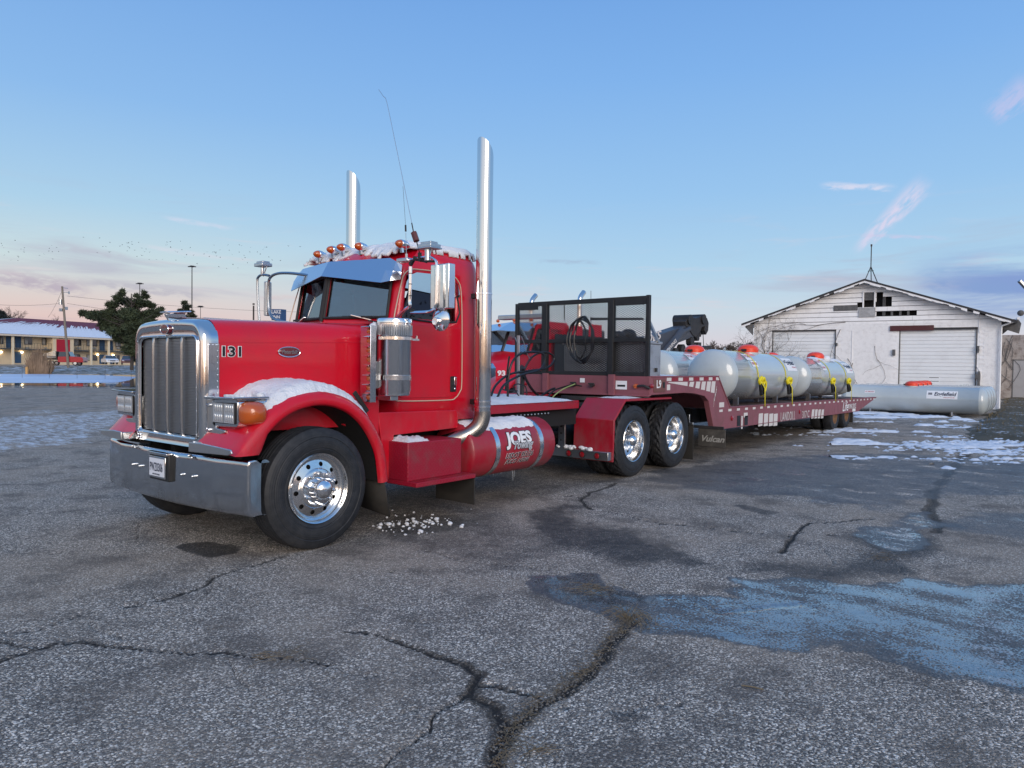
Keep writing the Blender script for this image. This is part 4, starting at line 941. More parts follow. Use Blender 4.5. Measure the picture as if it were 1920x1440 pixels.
# ---- doors
YD=.224
for far in (False,True):
    lo=[(1.075,2.052),(1.075,1.44),(1.10,1.33),(1.17,1.285),(1.86,1.275),(1.97,1.30),(2.04,1.38),(2.055,1.5),(2.055,2.052)]
    b=MB().prism(lo,1,YD,.2355)
    d=obj('door',mm(b,far),M['red'],TR,30,bevel=.004)
    # upper door frame: posts and header standing just proud of the cab side
    b=MB(); yy=lambda z:.236+(YC-.236)*.03*max(0,z-2.0)/.9-.010
    def strip(pa,pb,w):
        a=Vector((pa[0],yy(pa[1]),pa[1])); q=Vector((pb[0],yy(pb[1]),pb[1])); b.bar(a,q,w,.014,(0,-1,0))
    seal=[(1.055,1.30),(1.045,1.70),(1.055,2.06),(1.10,2.26),(1.165,2.47),(1.20,2.56),(1.28,2.625),(1.40,2.645),(1.80,2.655),(1.93,2.64),(2.03,2.58),(2.075,2.47),(2.085,2.1),(2.085,1.45),(2.06,1.34),(1.98,1.265),(1.85,1.245),(1.17,1.255),(1.09,1.28),(1.055,1.33)]
    b=MB().tube([(x,(yy(z) if z>2.05 else YD)+.001,z) for x,z in seal],.0065,6,4)
    obj('door_seal',mm(b,far),M['pinstripe'],d)
    win=[(1.175,2.12),(1.25,2.30),(1.335,2.50),(1.37,2.545),(1.45,2.575),(1.85,2.585),(1.94,2.56),(1.985,2.48),(1.992,2.12)]
    gl=MB().prism([(1.15,2.08),(1.19,2.2),(1.32,2.5),(1.40,2.60),(1.9,2.60),(2.01,2.5),(2.01,2.08)],1,.262,.267)
    obj('door_window',mm(gl,far),M['sideglass'],d)
    b=MB().tube([(x,yy(z)+.004,z) for x,z in win]+[(1.175,yy(2.12)+.004,2.12)],.011,6,3); obj('window_seal',mm(b,far),M['black'],d)
    # stainless chop-top over the window
    ct=[(1.21,2.43),(1.235,2.50),(1.29,2.575),(1.38,2.61),(1.85,2.625),(1.95,2.60),(2.02,2.54),(2.045,2.45),(2.045,2.40),(1.6,2.405)]
    b=MB().prism(ct,1,.228,.236); b.xf(lambda p:(p[0],p[1]+(YC-.236)*.03*(p[2]-2.0)/.9-.012,p[2])); obj('window_chop',mm(b,far),M['chrome'],d)
    hb=obj('door_handle',mm(MB().prism([(1.895,1.335),(1.98,1.335),(1.985,1.35),(1.985,1.50),(1.975,1.51),(1.90,1.51),(1.89,1.50),(1.89,1.35)],1,YD-.010,YD),far),M['black'],d,bevel=.004)
    obj('handle_lever',mm(MB().box(1.935,1.975,YD-.03,YD-.010,1.41,1.50).ball((1.955,YD-.012,1.37),.014,8,5),far),M['chrome_clean'],hb,bevel=.008)
    b=MB()
    for k in range(12): b.ball((1.12+k*.078,YD,1.985),.0045,6,4)
    for k in range(10): b.ball((2.035,YD,1.5+k*.055),.0045,6,4)
    for k in range(9): b.ball((1.2+k*.09,YD,1.31),.0045,6,4)
    obj('rivet_row',mm(b,far),M['red'],d)
    # cab sill
    p=[(1.02,1.07),(1.02,.93),(1.17,.90),(2.17,.875),(2.17,1.05),(2.14,1.09),(1.04,1.10)]
    obj('sill_panel',mm(MB().prism([S(705,775,.2),S(855,770,.2),S(858,778,.2),S(858,804,.2),S(736,818,.2),S(734,900,.2),S(726,905,.2),S(715,850,.2)],1,.195,.24),far),M['red'],TR,bevel=.008)
    b=MB()
    for k in range(18): b.ball((1.0+k*.07,.234,1.135),.0045,6,4)
    obj('rivet_row',mm(b,far),M['red'],TR)
    b=MB().tube([S(765,500,.232)[0:1]+(.22,)+S(765,500,.232)[1:],(1.1,.22,2.62)],.003,4)
    # corner trim strip at the back of the cab
    obj('cab_edge_strip',mm(MB().tube([(2.31,.232,1.1),(2.31,.232,2.5)],.006,6),far),M['chrome_clean'],TR)
    for z in (2.42,1.22):
        b=MB().box(2.24,2.33,.12,.24,z-.03,z+.03).cyl((2.235,.16,z),(2.235,.10,z),.02,8); obj('stack_bracket',mm(b,far),M['black'],TR,bevel=.006)
    # stack
    b=MB(); n2=36; rs=.092; xs_,ys_=2.27,.07; R_=[]
    for z in (1.12,1.3,2.2,2.5,3.2):
        R_.append([(xs_+rs*math.cos(2*PI*i/n2),ys_+rs*math.sin(2*PI*i/n2),z) for i in range(n2)])
    R_.append([(xs_+rs*math.cos(2*PI*i/n2),ys_+rs*math.sin(2*PI*i/n2),4.06-.11*math.cos(2*PI*i/n2)-.10*math.cos(2*PI*i/n2)*max(0,math.cos(2*PI*i/n2))) for i in range(n2)])
    R_.append([(xs_+.088*math.cos(2*PI*i/n2),ys_+.088*math.sin(2*PI*i/n2),p[2]-.002) for i,p in enumerate(R_[-1])])
    R_.append([(xs_+.086*math.cos(2*PI*i/n2),ys_+.086*math.sin(2*PI*i/n2),3.4) for i in range(n2)])
    b.loft(R_); st=obj('exhaust_stack',mm(b,far),M['chrome'],TR,50)
    for z in (2.44,1.23,1.17): obj('clamp_ring',mm(MB().lathe([(.0925,-.012),(.0965,-.010),(.0965,.010),(.0925,.012)],(xs_,ys_,z),(0,0,1),36),far),M['chrome_clean'],st)
    b=MB().tube([(xs_,ys_,1.14),(xs_,ys_+.005,1.04),(xs_-.04,ys_+.04,.93),(xs_-.16,ys_+.14,.83),(xs_-.40,ys_+.32,.74)],.092,28,6)
    obj('exhaust_elbow',mm(b,far),mat('heat_stained_pipe',(.42,.40,.38),.25,1,dirt=.6,dirtcol=(.10,.07,.05,1),dscale=4),st,50)
# seams between cab shell panels
# ---- sun visor: two bent sheets meeting in a ridge
bc=Fx(602.5,518,.66); ctp=(.93,YC,2.645)
Cb=Vector((.924,YC,2.574)); Ct=Vector((1.021,YC,2.740))

Rb=Vector((1.08,.437,2.471)); Rt=Vector((1.225,.457,2.742))
Sb=Vector((S(751,524,.30)[0],.30,S(751,524,.30)[1])); St=Vector((S(754,497,.315)[0],.315,S(754,497,.315)[1]))
for far in (False,True):
    up=[];lo_=[]
    for k in range(9):
        f_=k/8; bulge=Vector((0,0,0))
        up.append(Ct.lerp(Rt,f_)+bulge*.3); lo_.append(Cb.lerp(Rb,f_)+bulge)
    mid=[(a+q)/2+Vector((0,0,0)) for a,q in zip(up,lo_)]
    up+=[Rt.lerp(St,.5)+Vector((-.01,-.01,0)),St]; lo_+=[Rb.lerp(Sb,.5)+Vector((-.02,-.015,.0)),Sb]; mid+=[(up[-2]+lo_[-2])/2+Vector((-.01,-.008,0)),(St+Sb)/2]
    vv_=MB().loft([up,mid,lo_],False); o=obj('sun_visor',mm(vv_,far),mat('visor_steel',(.66,.68,.74),.14,1),TR,None); s_=o.modifiers.new('s','SOLIDIFY'); s_.thickness=.006; s_.offset=0
# roof lights
ml=None
for px,py in ((592,476),(617,467.5),(636,463),(669,461),(746,456)):
    x=1.34; y,z=Fx(px,py,x-.05)
    b=MB(); R_=[]
    for o_,s_ in ((.004,.10),(.012,.42),(.030,.74),(.052,.94),(.07,1.0)): R_.append([(x-.085+o_,y+.052*s_*math.cos(2*PI*i/14),z+.044*s_*math.sin(2*PI*i/14)) for i in range(14)])
    le=obj('marker_light',b.loft(R_,True,(True,False)),M['amber'],TR,40)
    b=MB(); R_=[]
    for o_,s_,dz_ in ((.06,1.02,0),(.068,1.14,0),(.10,1.14,0),(.14,.98,-.002),(.18,.66,-.008),(.205,.15,-.014)): R_.append([(x-.085+o_,y+.052*s_*math.cos(2*PI*i/14),z+dz_+.040*s_*math.sin(2*PI*i/14)) for i in range(14)])
    b.loft(R_,True,(False,True)).bar((x+.0,y,z-.03),(x+.01,y,z-.09),.03,.03); obj('light_housing',b,M['chrome_clean'],le,40)
# wipers
for far in (False,True):
    x0_,z0_=S(690,598,.34); p0=Vector((1.01,.44,2.065)); p1=Vector((.93,.78,2.135)); 
    wv=obj('wiper',mm(MB().bar(p0,p0.lerp(p1,.35),.022,.015).cyl(p0-Vector((0,0,.02)),p0+Vector((0,0,.015)),.022,10),far),M['black'],TR)
    obj('wiper_arm',mm(MB().bar(p0.lerp(p1,.25)+Vector((0,0,.012)),p1+Vector((-.01,0,.014)),.028,.014),far),M['chrome_clean'],wv,bevel=.003)
    obj('wiper_blade',mm(MB().bar(p1+Vector((.0,.18,.0)),p1+Vector((.03,-.30,-.012)),.012,.02),far),M['black'],wv)
# cowl top between hood and glass
obj('cowl_top',MB().loft([[(.82,y,2.035+.0),(.88+.16*abs(y-YC)/.9,y,2.06),(1.02+.12*abs(y-YC)/.9,y,2.085)] for y in np.linspace(.35,2.09,13)],False),M['red'],TR,40)
# ---- mirrors
MX=1.10
for far in (False,):
    b=MB()
    P=lambda px,py,x=MX:(x,*Fx(px,py,x))
    v0=P(769.6,490); 
    b.tube([(1.12,.235,2.10),(1.10,.12,2.17),P(768,574),P(768,565),P(769,540),P(769.6,500)],.017,8,4)
    ma=obj('mirror_bracket',mm(b,far),M['chrome_clean'],TR)
    b=MB().tube([P(770,585),P(790,585),P(807.5,583),P(816.5,575),P(818,560),P(819,500),P(815,487),P(805,482),P(785,484),P(762,489),(1.15,.24,2.70)],.013,8,4); obj('mirror_hoop',mm(b,far),M['chrome_clean'],ma)
    a=P(802.4,497); c=P(836.7,577)
    b=MB().box(MX+.03,MX+.12,c[1],a[1]-.005,c[2],a[2]+.005).box(MX+.015,MX+.03,c[1]+.05,a[1]-.07,c[2],a[2])
    mi=obj('mirror',mm(b,far),M['alu_rim'],ma,bevel=.008)
    cc=P(817.7,598.5); r=.113
    b=MB().lathe([(.001,-.030),(.04,-.028),(.075,-.020),(.100,-.008),(r,.0),(r,.012),(.10,.018),(.001,.018)],(MX+.06,cc[1],cc[2]),(1,0,0),28)
    b.bar((MX+.06,cc[1],cc[2]+.1),(MX+.06,cc[1],cc[2]+.16),.02,.02)
    cv=obj('convex_mirror',mm(b,far),M['chrome_clean'],ma)
    obj('mirror_lamp',mm(MB().cyl((MX-.01,cc[1]+.01,cc[2]-.02),(MX+.05,cc[1]+.01,cc[2]-.02),.040,18),far),M['chrome_clean'],cv,bevel=.006)
    q=P(802,462); b=MB().box(MX-.05,MX+.09,q[1]-.09,q[1]+.09,q[2]-.012,q[2]+.02).box(MX-.03,MX+.07,q[1]-.07,q[1]+.07,q[2]+.02,q[2]+.045).box(MX-.06,MX+.10,q[1]-.10,q[1]+.10,q[2]-.025,q[2]-.012)
    b.cyl((MX,q[1],q[2]-.02),(MX,q[1],q[2]-.14),.030,12); b.bar((MX,q[1]-.06,q[2]-.03),(MX,q[1]-.02,q[2]-.13),.008,.008)
    obj('beacon',mm(b,far),M['alu'],ma,bevel=.006)
    if not far:
        q=P(757,489); b=MB().box(MX-.03,MX+.05,q[1]-.08,q[1]+.08,q[2]-.015,q[2]+.025); obj('clearance_lamp',b,M['alu'],ma,bevel=.008)
        b=MB(); b.bar(P(769,497),P(775,487),.03,.03); b.bar(P(783,486),P(800,492),.02,.015); b.bar(P(800,490),P(814,490),.025,.02)
        for py in (512,532,554): b.cyl((MX,P(769.3,py)[1],P(769.3,py)[2]),(MX,P(769.3,py+1)[1],P(769.3,py+1.5)[2]),.0185,8)
        for px,py in ((780,485),(790,487),(772,582)): b.box(MX-.03,MX+.03,P(px,py)[1]-.012,P(px,py)[1]+.012,P(px,py)[2]-.02,P(px,py)[2]+.02)
        obj('clamp',b,M['black'],ma)
        # aerials
        b=MB().tube([P(787,476),P(781,452),P(778.8,446)],.006,6).tube([P(775.5,436),P(772,418)],.006,6); b.cyl(P(787,484),P(787,474),.02,8)
        an=obj('antenna',b,M['black'],TR)
        b=MB().cyl(P(781,452),P(775.8,436),.032,6); b.xf(lambda p:p); obj('antenna_coil',b,mat('brown_coil',lin('5a2a2a'),.4),an,None)
        b=MB().tube([P(772,418),P(758,350),P(740,262),P(725,191),P(719,181),P(710,168)],.0032,5,3); obj('antenna_whip',b,M['alu'],an)
        b=MB().cyl(P(762.5,486),P(762,476),.012,8).tube([P(762,478),P(760.8,436)],.003,5); a2=obj('antenna',b,M['alu'],TR)
        obj('antenna_coil',MB().cyl(P(760.8,434),P(760.4,422),.009,8),M['black'],a2); obj('antenna_whip',MB().tube([P(760.4,422),P(755.5,349)],.0022,4),M['steel_dark'],a2)
# far-side mirror, turned so that only its edge shows
P=lambda px,py,x=MX:(x,*Fx(px,py,x))
ma=obj('mirror_bracket',MB().tube([P(545,606),P(518,600),P(507,590),P(503,570),P(503,535),P(507,520),P(520,513),P(540,512),P(562,514),P(580,517)],.017,8,4),M['bar_metal'],TR)
obj('mirror_hoop',MB().tube([P(486,601),P(484,570),P(482.5,530),P(484,520),P(492,515),P(505,517)],.015,8,4),M['bar_metal'],ma)
a=P(498,528); c=P(498,592); ym=a[1]
obj('mirror',MB().obox((MX+.03,ym,(a[2]+c[2])/2),(.10,.05,a[2]-c[2]),(0,0,math.radians(25))),M['alu'],ma,bevel=.01)
q=P(492,497); b=MB().box(MX-.06,MX+.08,q[1]-.09,q[1]+.09,q[2]-.02,q[2]+.02).box(MX-.04,MX+.06,q[1]-.07,q[1]+.07,q[2]+.02,q[2]+.045); b.cyl((MX,q[1],q[2]),(MX,q[1],q[2]-.13),.022,8).bar((MX,q[1]-.09,q[2]-.03),(MX,q[1]-.02,q[2]-.14),.012,.012)
obj('beacon',b,M['alu'],ma,bevel=.006)
# ---- air cleaner
for far in (False,True):
    ax_,ay_=.93,.055; b=MB().lathe([(.001,1.33),(.15,1.33),(.155,1.335),(.158,1.37),(.165,1.38),(.165,1.90),(.168,1.905),(.168,2.02)],(ax_,ay_,0),(0,0,1),40)
    ac=obj('air_cleaner',mm(b,far),M['satin'],TR,40)
    b=MB().lathe([(.168,2.02),(.168,2.03),(.174,2.035),(.174,2.07),(.168,2.078),(.001,2.08)],(ax_,ay_,0),(0,0,1),40); obj('cleaner_lid',mm(b,far),M['chrome_clean'],ac,40)
    b=MB().lathe([(.169,1.87),(.177,1.872),(.177,1.90),(.169,1.902)],(ax_,ay_,0),(0,0,1),40)
    obj('cleaner_band',mm(MB().lathe([(.166,1.48),(.170,1.482),(.170,1.53),(.166,1.532)],(ax_,ay_,0),(0,0,1),40),far),M['chrome_clean'],ac,40)
    b.box(ax_+.13,ax_+.22,ay_-.12,ay_-.09,1.87,1.89).cyl((ax_+.2,ay_-.1,1.87),(ax_+.2,ay_-.1,1.92),.01,8)
    b.box(ax_-.22,ax_-.15,ay_-.02,ay_+.02,1.87,1.90); obj('cleaner_band',mm(b,far),M['chrome_clean'],ac,40)
    b=MB()
    for k in range(46):
        a=2*PI*k/46; b.bar((ax_+.169*math.cos(a),ay_+.169*math.sin(a),1.915),(ax_+.169*math.cos(a),ay_+.169*math.sin(a),2.015),.004,.008)
    obj('intake_screen',mm(b,far),M['alu'],ac)
    b=MB().box(ax_-.20,ax_-.13,.10,.24,1.40,1.66).box(ax_-.02,ax_+.05,.10,.24,1.40,1.5).box(ax_-.05,ax_+.05,.05,.24,1.28,1.33); obj('cleaner_bracket',mm(b,far),M['alu'],ac,bevel=.005)
    # light bar with eight amber lamps, in front of the cleaner
    lx,ly=.665,.10; z0_,z1_=1.27,2.00
    b=MB().box(lx+.005,lx+.02,ly-.055,ly+.15,z0_,z1_).box(lx-.05,lx+.02,ly-.062,ly-.055,z0_,z1_)
    lb=obj('light_bar',mm(b,far),M['chrome'],TR,bevel=.003)
    for k in range(8):
        z=z0_+.05+k*.09; b=MB().lathe([(.032,.0),(.030,-.018),(.018,-.028),(.001,-.032)],(lx+.004,ly+.012,z),(1,0,0),16); o=obj('amber_lamp',mm(b,far),M['amber'],lb,50)
        b=MB().prism([(lx+.0,z+.045),(lx-.06,z+.032),(lx-.058,z+.026),(lx,z+.020)],1,ly-.045,ly+.05); obj('lamp_hood',mm(b,far),M['chrome_clean'],lb)
# latch strap at the back of the fender
obj('hood_latch',MB().bar((*S(664,735,.18)[:1],.18,S(664,735,.18)[1]),(*S(689,772,.18)[:1],.18,S(689,772,.18)[1]),.045,.02,(0,1,0)),M['rubber'],TR,bevel=.006)
CAB_DX,CAB_K=.085,.925
for o in list(TR.children):
    k_=o.name.split('.')[0]
    if k_ in ('cab','windscreen','windscreen_divider','rear_window','dashboard','seat','steering_wheel','door','wiper','cowl_top','cab_edge_strip','sill_panel') or (k_=='rivet_row' and min(v.co.x for v in o.data.vertices)>.5):
        o.scale=(1,CAB_K,1); o.location=o.location+Vector((CAB_DX,YC*(1-CAB_K),0))
# ---- step box
for far in (False,True):
    q=S; a=S(766,832,0); 
    bb=MB().prism([(1.02,.87),(1.83,.85),(1.83,.46),(1.06,.46),(1.02,.47)],1,-.02+.0,.42)
    bb=MB().prism([(1.06,.855),(1.84,.85),(1.84,.47),(1.06,.47)],1,-.01,.50)
    sb=obj('step_box',mm(bb,far),M['redplate'],TR,bevel=.008)
    obj('step_tread',mm(MB().prism([(1.06,.47),(1.93,.47),(1.93,.425),(1.06,.425)],1,-.14,.30),far),M['redplate'],sb,bevel=.005)
    b=MB()
    for k in range(12): b.box(1.12+k*.065,1.15+k*.065,-.125,-.03,.471,.475)
    obj('step_grip',mm(b,far),M['red_dull'],sb)
    obj('step_flap',mm(MB().box(1.93,1.945,-.12,.46,.13,.43),far),M['mudflap'],TR,bevel=.004)
    b=MB().loft([[(.74,-.02+.02,.62),(.74,.44,.66)],[(.77,-.03,.42),(.77,.44,.42)],[(.80,-.05,.17),(.80,.44,.22)]],False); o=obj('front_mudflap',mm(b,far),M['mudflap'],TR); s_=o.modifiers.new('s','SOLIDIFY'); s_.thickness=.012
    # fuel tank
    tx0,tx1,ty,tz,tr=2.03,3.70,.345,.655,.325
    prof=[(.001,-.075)]+[(tr*math.sin(a),-.075*math.cos(a)) for a in [PI/2*k/8 for k in range(1,9)]]
    pr2=[(r,tx0+.075+h) for r,h in prof]+[(r,tx1-.075-h) for r,h in reversed(prof)]
    b=MB().lathe(pr2,(0,ty,tz),(1,0,0),48); ft=obj('fuel_tank',mm(b,far),M['red_dull'],TR,50)
    for x in (2.50,3.345):
        b=MB().lathe([(tr+.001,x-.04),(tr+.007,x-.038),(tr+.009,x-.02),(tr+.009,x+.02),(tr+.007,x+.038),(tr+.001,x+.04)],(0,ty,tz),(1,0,0),48); obj('tank_strap',mm(b,far),M['alu_rim'],ft,50)
# lettering that wraps round the tank
def wrap(o,r):
    slices(o.data,2,.012)
    for v in o.data.vertices:
        s_=(v.co.z-tz); dep_=(v.co.y-(ty-tr)); a=s_/r
        rr=r-dep_; v.co.y=ty-rr*math.cos(a); v.co.z=tz+rr*math.sin(a)
ft=[o for o in TR.children if o.name.startswith('fuel_tank')][0]
def tanktext(name,body,size,m,x,z,w_,bold,shear=0,off=.001,sp=1.0,d=.0006):
    o=text(name,body,size,m,ft,(x,ty-tr-off,z),(1,0,.0),(0,0,1),d,bold,shear,w_,spacing=sp); wrap(o,tr); return o
tanktext('tank_lettering','JOES',.205,M['black_print'],2.91,tz+.115,.53,.020,.12,.001)
tanktext('tank_lettering','JOES',.205,M['label_white'],2.91,tz+.115,.50,.0105,.12,.003)
tanktext('tank_script','Towing',.13,M['black_print'],2.95,tz+.035,.39,.010,.45,.0045)
tanktext('tank_script','Towing',.13,M['script_silver'],2.95,tz+.035,.382,.004,.45,.006)
tanktext('registration','USDOT 953126',.088,M['label_white'],2.91,tz-.085,.53,.0045,.3,.001); tanktext('registration','USDOT 953126',.088,M['black_print'],2.91,tz-.085,.52,.002,.3,.0025)
tanktext('registration','PUCO 143036',.082,M['label_white'],2.90,tz-.165,.46,.0045,.3,.001); tanktext('registration','PUCO 143036',.082,M['black_print'],2.90,tz-.165,.45,.002,.3,.0025)
b=MB(); 
for x,l in ((2.80,.04),(2.95,.025),(3.17,.05),(3.18,.14),(3.21,.09),(2.3,.05),(2.5,.03)):
    b.cyl((x,ty,tz-tr+.004),(x+.004,ty,tz-tr-l),.006,6,.0015)
ic=obj('icicle',b,mat('ice',(.8,.85,.9),.08,coat=1,trans=.6),TR)
# ---- deck plate, posts, tail-lamp bar, rear fenders
b=MB().box(2.52,4.78,.42,2.02,1.12,1.155).box(2.52,4.78,.42,.46,1.04,1.12); obj('deck_plate',b,M['red_dull'],TR,bevel=.006)
b=MB().box(2.5,4.9,.55,1.9,.80,1.02); obj('crossmember_box',b,M['grille_dark'],TR)
for far in (False,True):
    yi=.60
    side=[(4.72,1.155),(5.32,1.155),(5.02,.87),(5.02,.30)]
    b=MB(); th=.03
    pr_=[(5.36,1.155),(5.04,.87),(5.02,.30)]
    b.prism([(6.83,1.165),(5.34,1.17),(5.02,.88),(5.00,.28),(5.03,.28),(5.055,.865),(5.355,1.135),(6.83,1.13)],1,-.02,.66)
    obj('rear_fender',mm(b,far),M['red_dull'],TR,bevel=.008)
    b=MB().box(4.90,5.0,-.0,1.0,.305,.425); lb=obj('tail_lamp_bar',mm(b,far),M['alu'],TR,bevel=.005)
    for px,py in ((1067,846),(1092,848),(1120,850)):
        y,z=Fx(px,py,4.9); b=MB().lathe([(.040,-.002),(.052,-.006),(.052,-.014),(.041,-.016)],(4.90,y,.365),(1,0,0),20); obj('lamp_ring',mm(b,far),M['rubber'],lb)
        b=MB().lathe([(.041,-.004),(.040,-.014),(.02,-.022),(.001,-.024)],(4.90,y,.365),(1,0,0),20); obj('tail_lamp',mm(b,far),M['redlens'],lb,50)
    b=MB().prism([(.74,.42),(.86,.42),(.86,.96),(.80,1.0),(.74,1.0)],0,4.90,4.93); po=obj('support_post',mm(b,far),M['alu'],TR,bevel=.004)
    b=MB()
    for k in range(5): b.cyl((4.905,.80,.55+k*.1),(4.885,.80,.55+k*.1),.012,10)
    obj('bolt_hole',mm(b,far),M['black'],po)
    obj('rear_mudflap',mm(MB().box(7.72,7.735,.0,.62,.06,.66),far),M['mudflap'],TR,bevel=.004)
    obj('flap_hanger',mm(MB().box(7.70,7.73,.0,.8,.66,.70).box(7.69,7.71,.06,.10,.70,.84),far),M['alu'],TR,bevel=.004)
# large wrecker mudflap seen under the trailer neck
y_a,z_a=Fx(1310,808,8.3); y_b,z_b=Fx(1361,838,7.9)
fl=obj('wide_mudflap',MB().box(8.30,8.315,Fx(1360,820,8.3)[0],Fx(1309,820,8.3)[0],.245,.56),mat('grey_mudflap',(.055,.05,.045),.7,dirt=.5,dirtcol=(.2,.18,.16,1),dscale=5),TR,bevel=.004)
text('flap_lettering','Vulcan',.15,mat('pale_flap_print',(.33,.32,.30),.7),fl,(8.298,Fx(1335,820,8.3)[0],.38),rX,(0,0,1),.001,.004,.35,.42)
obj('flap_hanger',MB().box(8.29,8.32,-.30,1.1,.56,.61).box(7.9,8.32,.76,.9,.63,.80),M['steel_dark'],TR)
# fifth wheel
b=MB().cyl((6.35,YC,1.10),(6.35,YC,1.16),.50,24).prism([(5.8,1.04),(6.2,1.14),(6.6,1.14),(7.1,1.00),(7.1,.96),(5.8,.96)],1,.8,1.64); obj('fifth_wheel',b,M['steel_dark'],TR)
obj('bolt_row',MB().box(3.3,3.31,0,0,0,0) if 0 else (lambda b:[b.ball((3.35+k*.075,.418,1.0),.012,6,4) for k in range(10)] and b)(MB()),M['alu'],TR)
# ---- hose stand and the lines to the trailer
def L(pts,y,r=.012,name='air_hose',m=None,par=None,sub=5,dy=0):
    n_=len(pts); P=[]
    for i,(px,py) in enumerate(pts):
        yy_=y+dy*i/(n_-1); q=onax(px,py,1,yy_); P.append(tuple(q))
    return obj(name,MB().tube(P,r,8,sub),m or M['hose'],par or TR)
L([(972,751),(972,629)],1.22,.022,'hose_stand',M['alu'],sub=0)
L([(972,700),(980,690),(978,751)],1.24,.03,'hose_stand',M['black'])
L([(921,742),(930,722),(955,702),(995,695),(1025,690),(1039,676),(1033,664),(1015,661),(995,672),(980,700)],1.1,.017,dy=.2)
L([(933,745),(945,722),(975,704),(1010,694),(1021,680),(1018,664),(1000,660),(975,664),(960,680),(953,710),(952,748)],1.0,.017,dy=.1)
L([(982,690),(984,706),(996,728),(1010,742),(1022,750)],1.15,.020,dy=.1)
L([(970,733),(962,732),(945,731),(940,727)],1.1,.009); L([(975,722),(985,725),(988,740),(984,748),(975,745),(968,735),(963,725),(970,720),(980,722)],1.05,.008)
L([(1032,751),(1040,741),(1055,730),(1068,724),(1078,720)],1.05,.009,m=mat('green_hose',lin('8fa06a'),.4)); L([(1022,752),(1035,735),(1052,727),(1075,722),(1090,724)],1.1,.013)
L([(1040,728),(1030,732),(1018,740),(1000,748)],1.2,.018)
L([(1095,726),(1075,724),(1060,728)],1.3,.009); L([(978,631),(983,645),(987,660),(993,672)],1.2,.006,m=M['alu'])
L([(966,633),(969,640),(972,645)],1.2,.008,m=M['alu']); L([(948,733),(952,690),(955,668)],1.2,.014)
# ---- snow lying on the truck
def snowobj(name,b,label): return tag(obj(name,b,M['snow'],None,180),label,'snow',kind='stuff')
def rag(a,seed,f=9.0,amp=1.0): return float(fbm(np.array([a*f]),np.array([seed*3.7]),1.0,4,91)[0]-.5)*2*amp
b=MB(); i0,i1=9,len(dense)-3; R_=[]
for i in range((i1-i0)*3+1):
    q=i0+i/3; i_=int(q); fr_=q-i_; A_=fsec(i_); B_=fsec(min(i_+1,len(dense)-1)); P=[tuple(a+(c-a)*fr_ for a,c in zip(pa,pb)) for pa,pb in zip(A_,B_)]
    t_=i/((i1-i0)*3); th=.05*min(1,6*t_)*min(1,(1-t_)*2.4)*(1.1 if t_<.5 else 1-.8*(t_-.5)*1.6)+.004
    front=max(0,1-t_*2.6); ys0=.025+.05*t_*0+.03*abs(rag(t_*3,2)); 
    ring=[]
    ysamp=np.linspace(ys0,.60-.16*max(0,t_-.3),11)
    for k,y in enumerate(ysamp):
        yy_=[p[1] for p in P[5:]]; xs2=[p[0] for p in P[5:]]; zs2=[p[2] for p in P[5:]]
        X_=float(np.interp(y,yy_,xs2)); Z_=float(np.interp(y,yy_,zs2)); e_=min(1,k*1.2)*1.0
        ring.append((X_-.0,y,Z_+th*e_*(1+.3*rag(t_*6+k*.7,5))+(.055*front*max(0,k-5)/5)-(.012 if k==0 else 0)))
    R_.append(ring)
b.loft(R_,False); snowobj('snow_on_fender',b,'long bank of snow lying on top of the near red front fender')
b=MB(); P=[]
b.loft([[(x_,y_,1.04+.14*math.exp(-((y_-2.02)/.1)**2)*(.6+.4*math.cos((x_+.45)*6))) for y_ in np.linspace(1.86,2.2,8)] for x_ in np.linspace(-.66,-.3,8)],False)
snowobj('snow_clump',b,'snow heaped between grille and far front fender')
# roof snow: draped on the cab roof
b=MB(); R_=[]
Xs=np.linspace(1.03,2.41,100); Yr=np.linspace(.25,2.19,130)
zmap={}
def roofz(x,y):
    # nearest point of the cab roof by marching the row profile
    best=None
    yy_=y if y<=YC else 2*YC-y
    for (za,ia),(zb,ib) in zip(rows[8:-1],rows[9:]):
        # side point at given x approximated through insets
        for k in range(5):
            f_=k/4; z=za+(zb-za)*f_; ins=ia+(ib-ia)*f_
            yb_=.24+(YC-.24)*ins; xb=2.42+(1.85-2.42)*ins; xf=.9+(z-2.08)*.17+max(0,z-2.66)*1.0; xf=xf+(1.85-xf)*ins
            f2_=max(0,min(1,(2.0-x)/1.0)); zz=2.66+(z-2.66)*(1-.16*f2_*f2_)
            if yy_>=yb_-.001 and x<=xb+.001 and x>=xf-.001: best=zz
    return best
H=[[roofz(x,y) for y in Yr] for x in Xs]
grid={}
for i,x in enumerate(Xs):
    for j,y in enumerate(Yr):
        h=H[i][j]
        if h is None: continue
        n_=rag(x*1.3,y*2.1,5,1.0); edge=min(y-.27,2.17-y)
        front=x-(1.13+.05*rag(y*3,1,6)); 
        # bare streaks low on the front of the roof, as in the picture
        lim=(2.775 if .50<y<.80 else 2.825)+.035*rag(y*2.2,4,8)+(.045 if y<.46 else 0)
        if x>1.55: lim=2.842+.014*rag(x*4,7,9)
        th=min(.055,max(0,(h-lim)*1.1))
        if h>lim: grid[(i,j)]=(x,y,h+.006+th*(.8+.35*n_))
ids={k:n for n,k in enumerate(grid)}; b.v=list(grid.values())
for (i,j) in grid:
    if (i+1,j) in ids and (i,j+1) in ids and (i+1,j+1) in ids: b.f.append((ids[(i,j)],ids[(i+1,j)],ids[(i+1,j+1)],ids[(i,j+1)]))
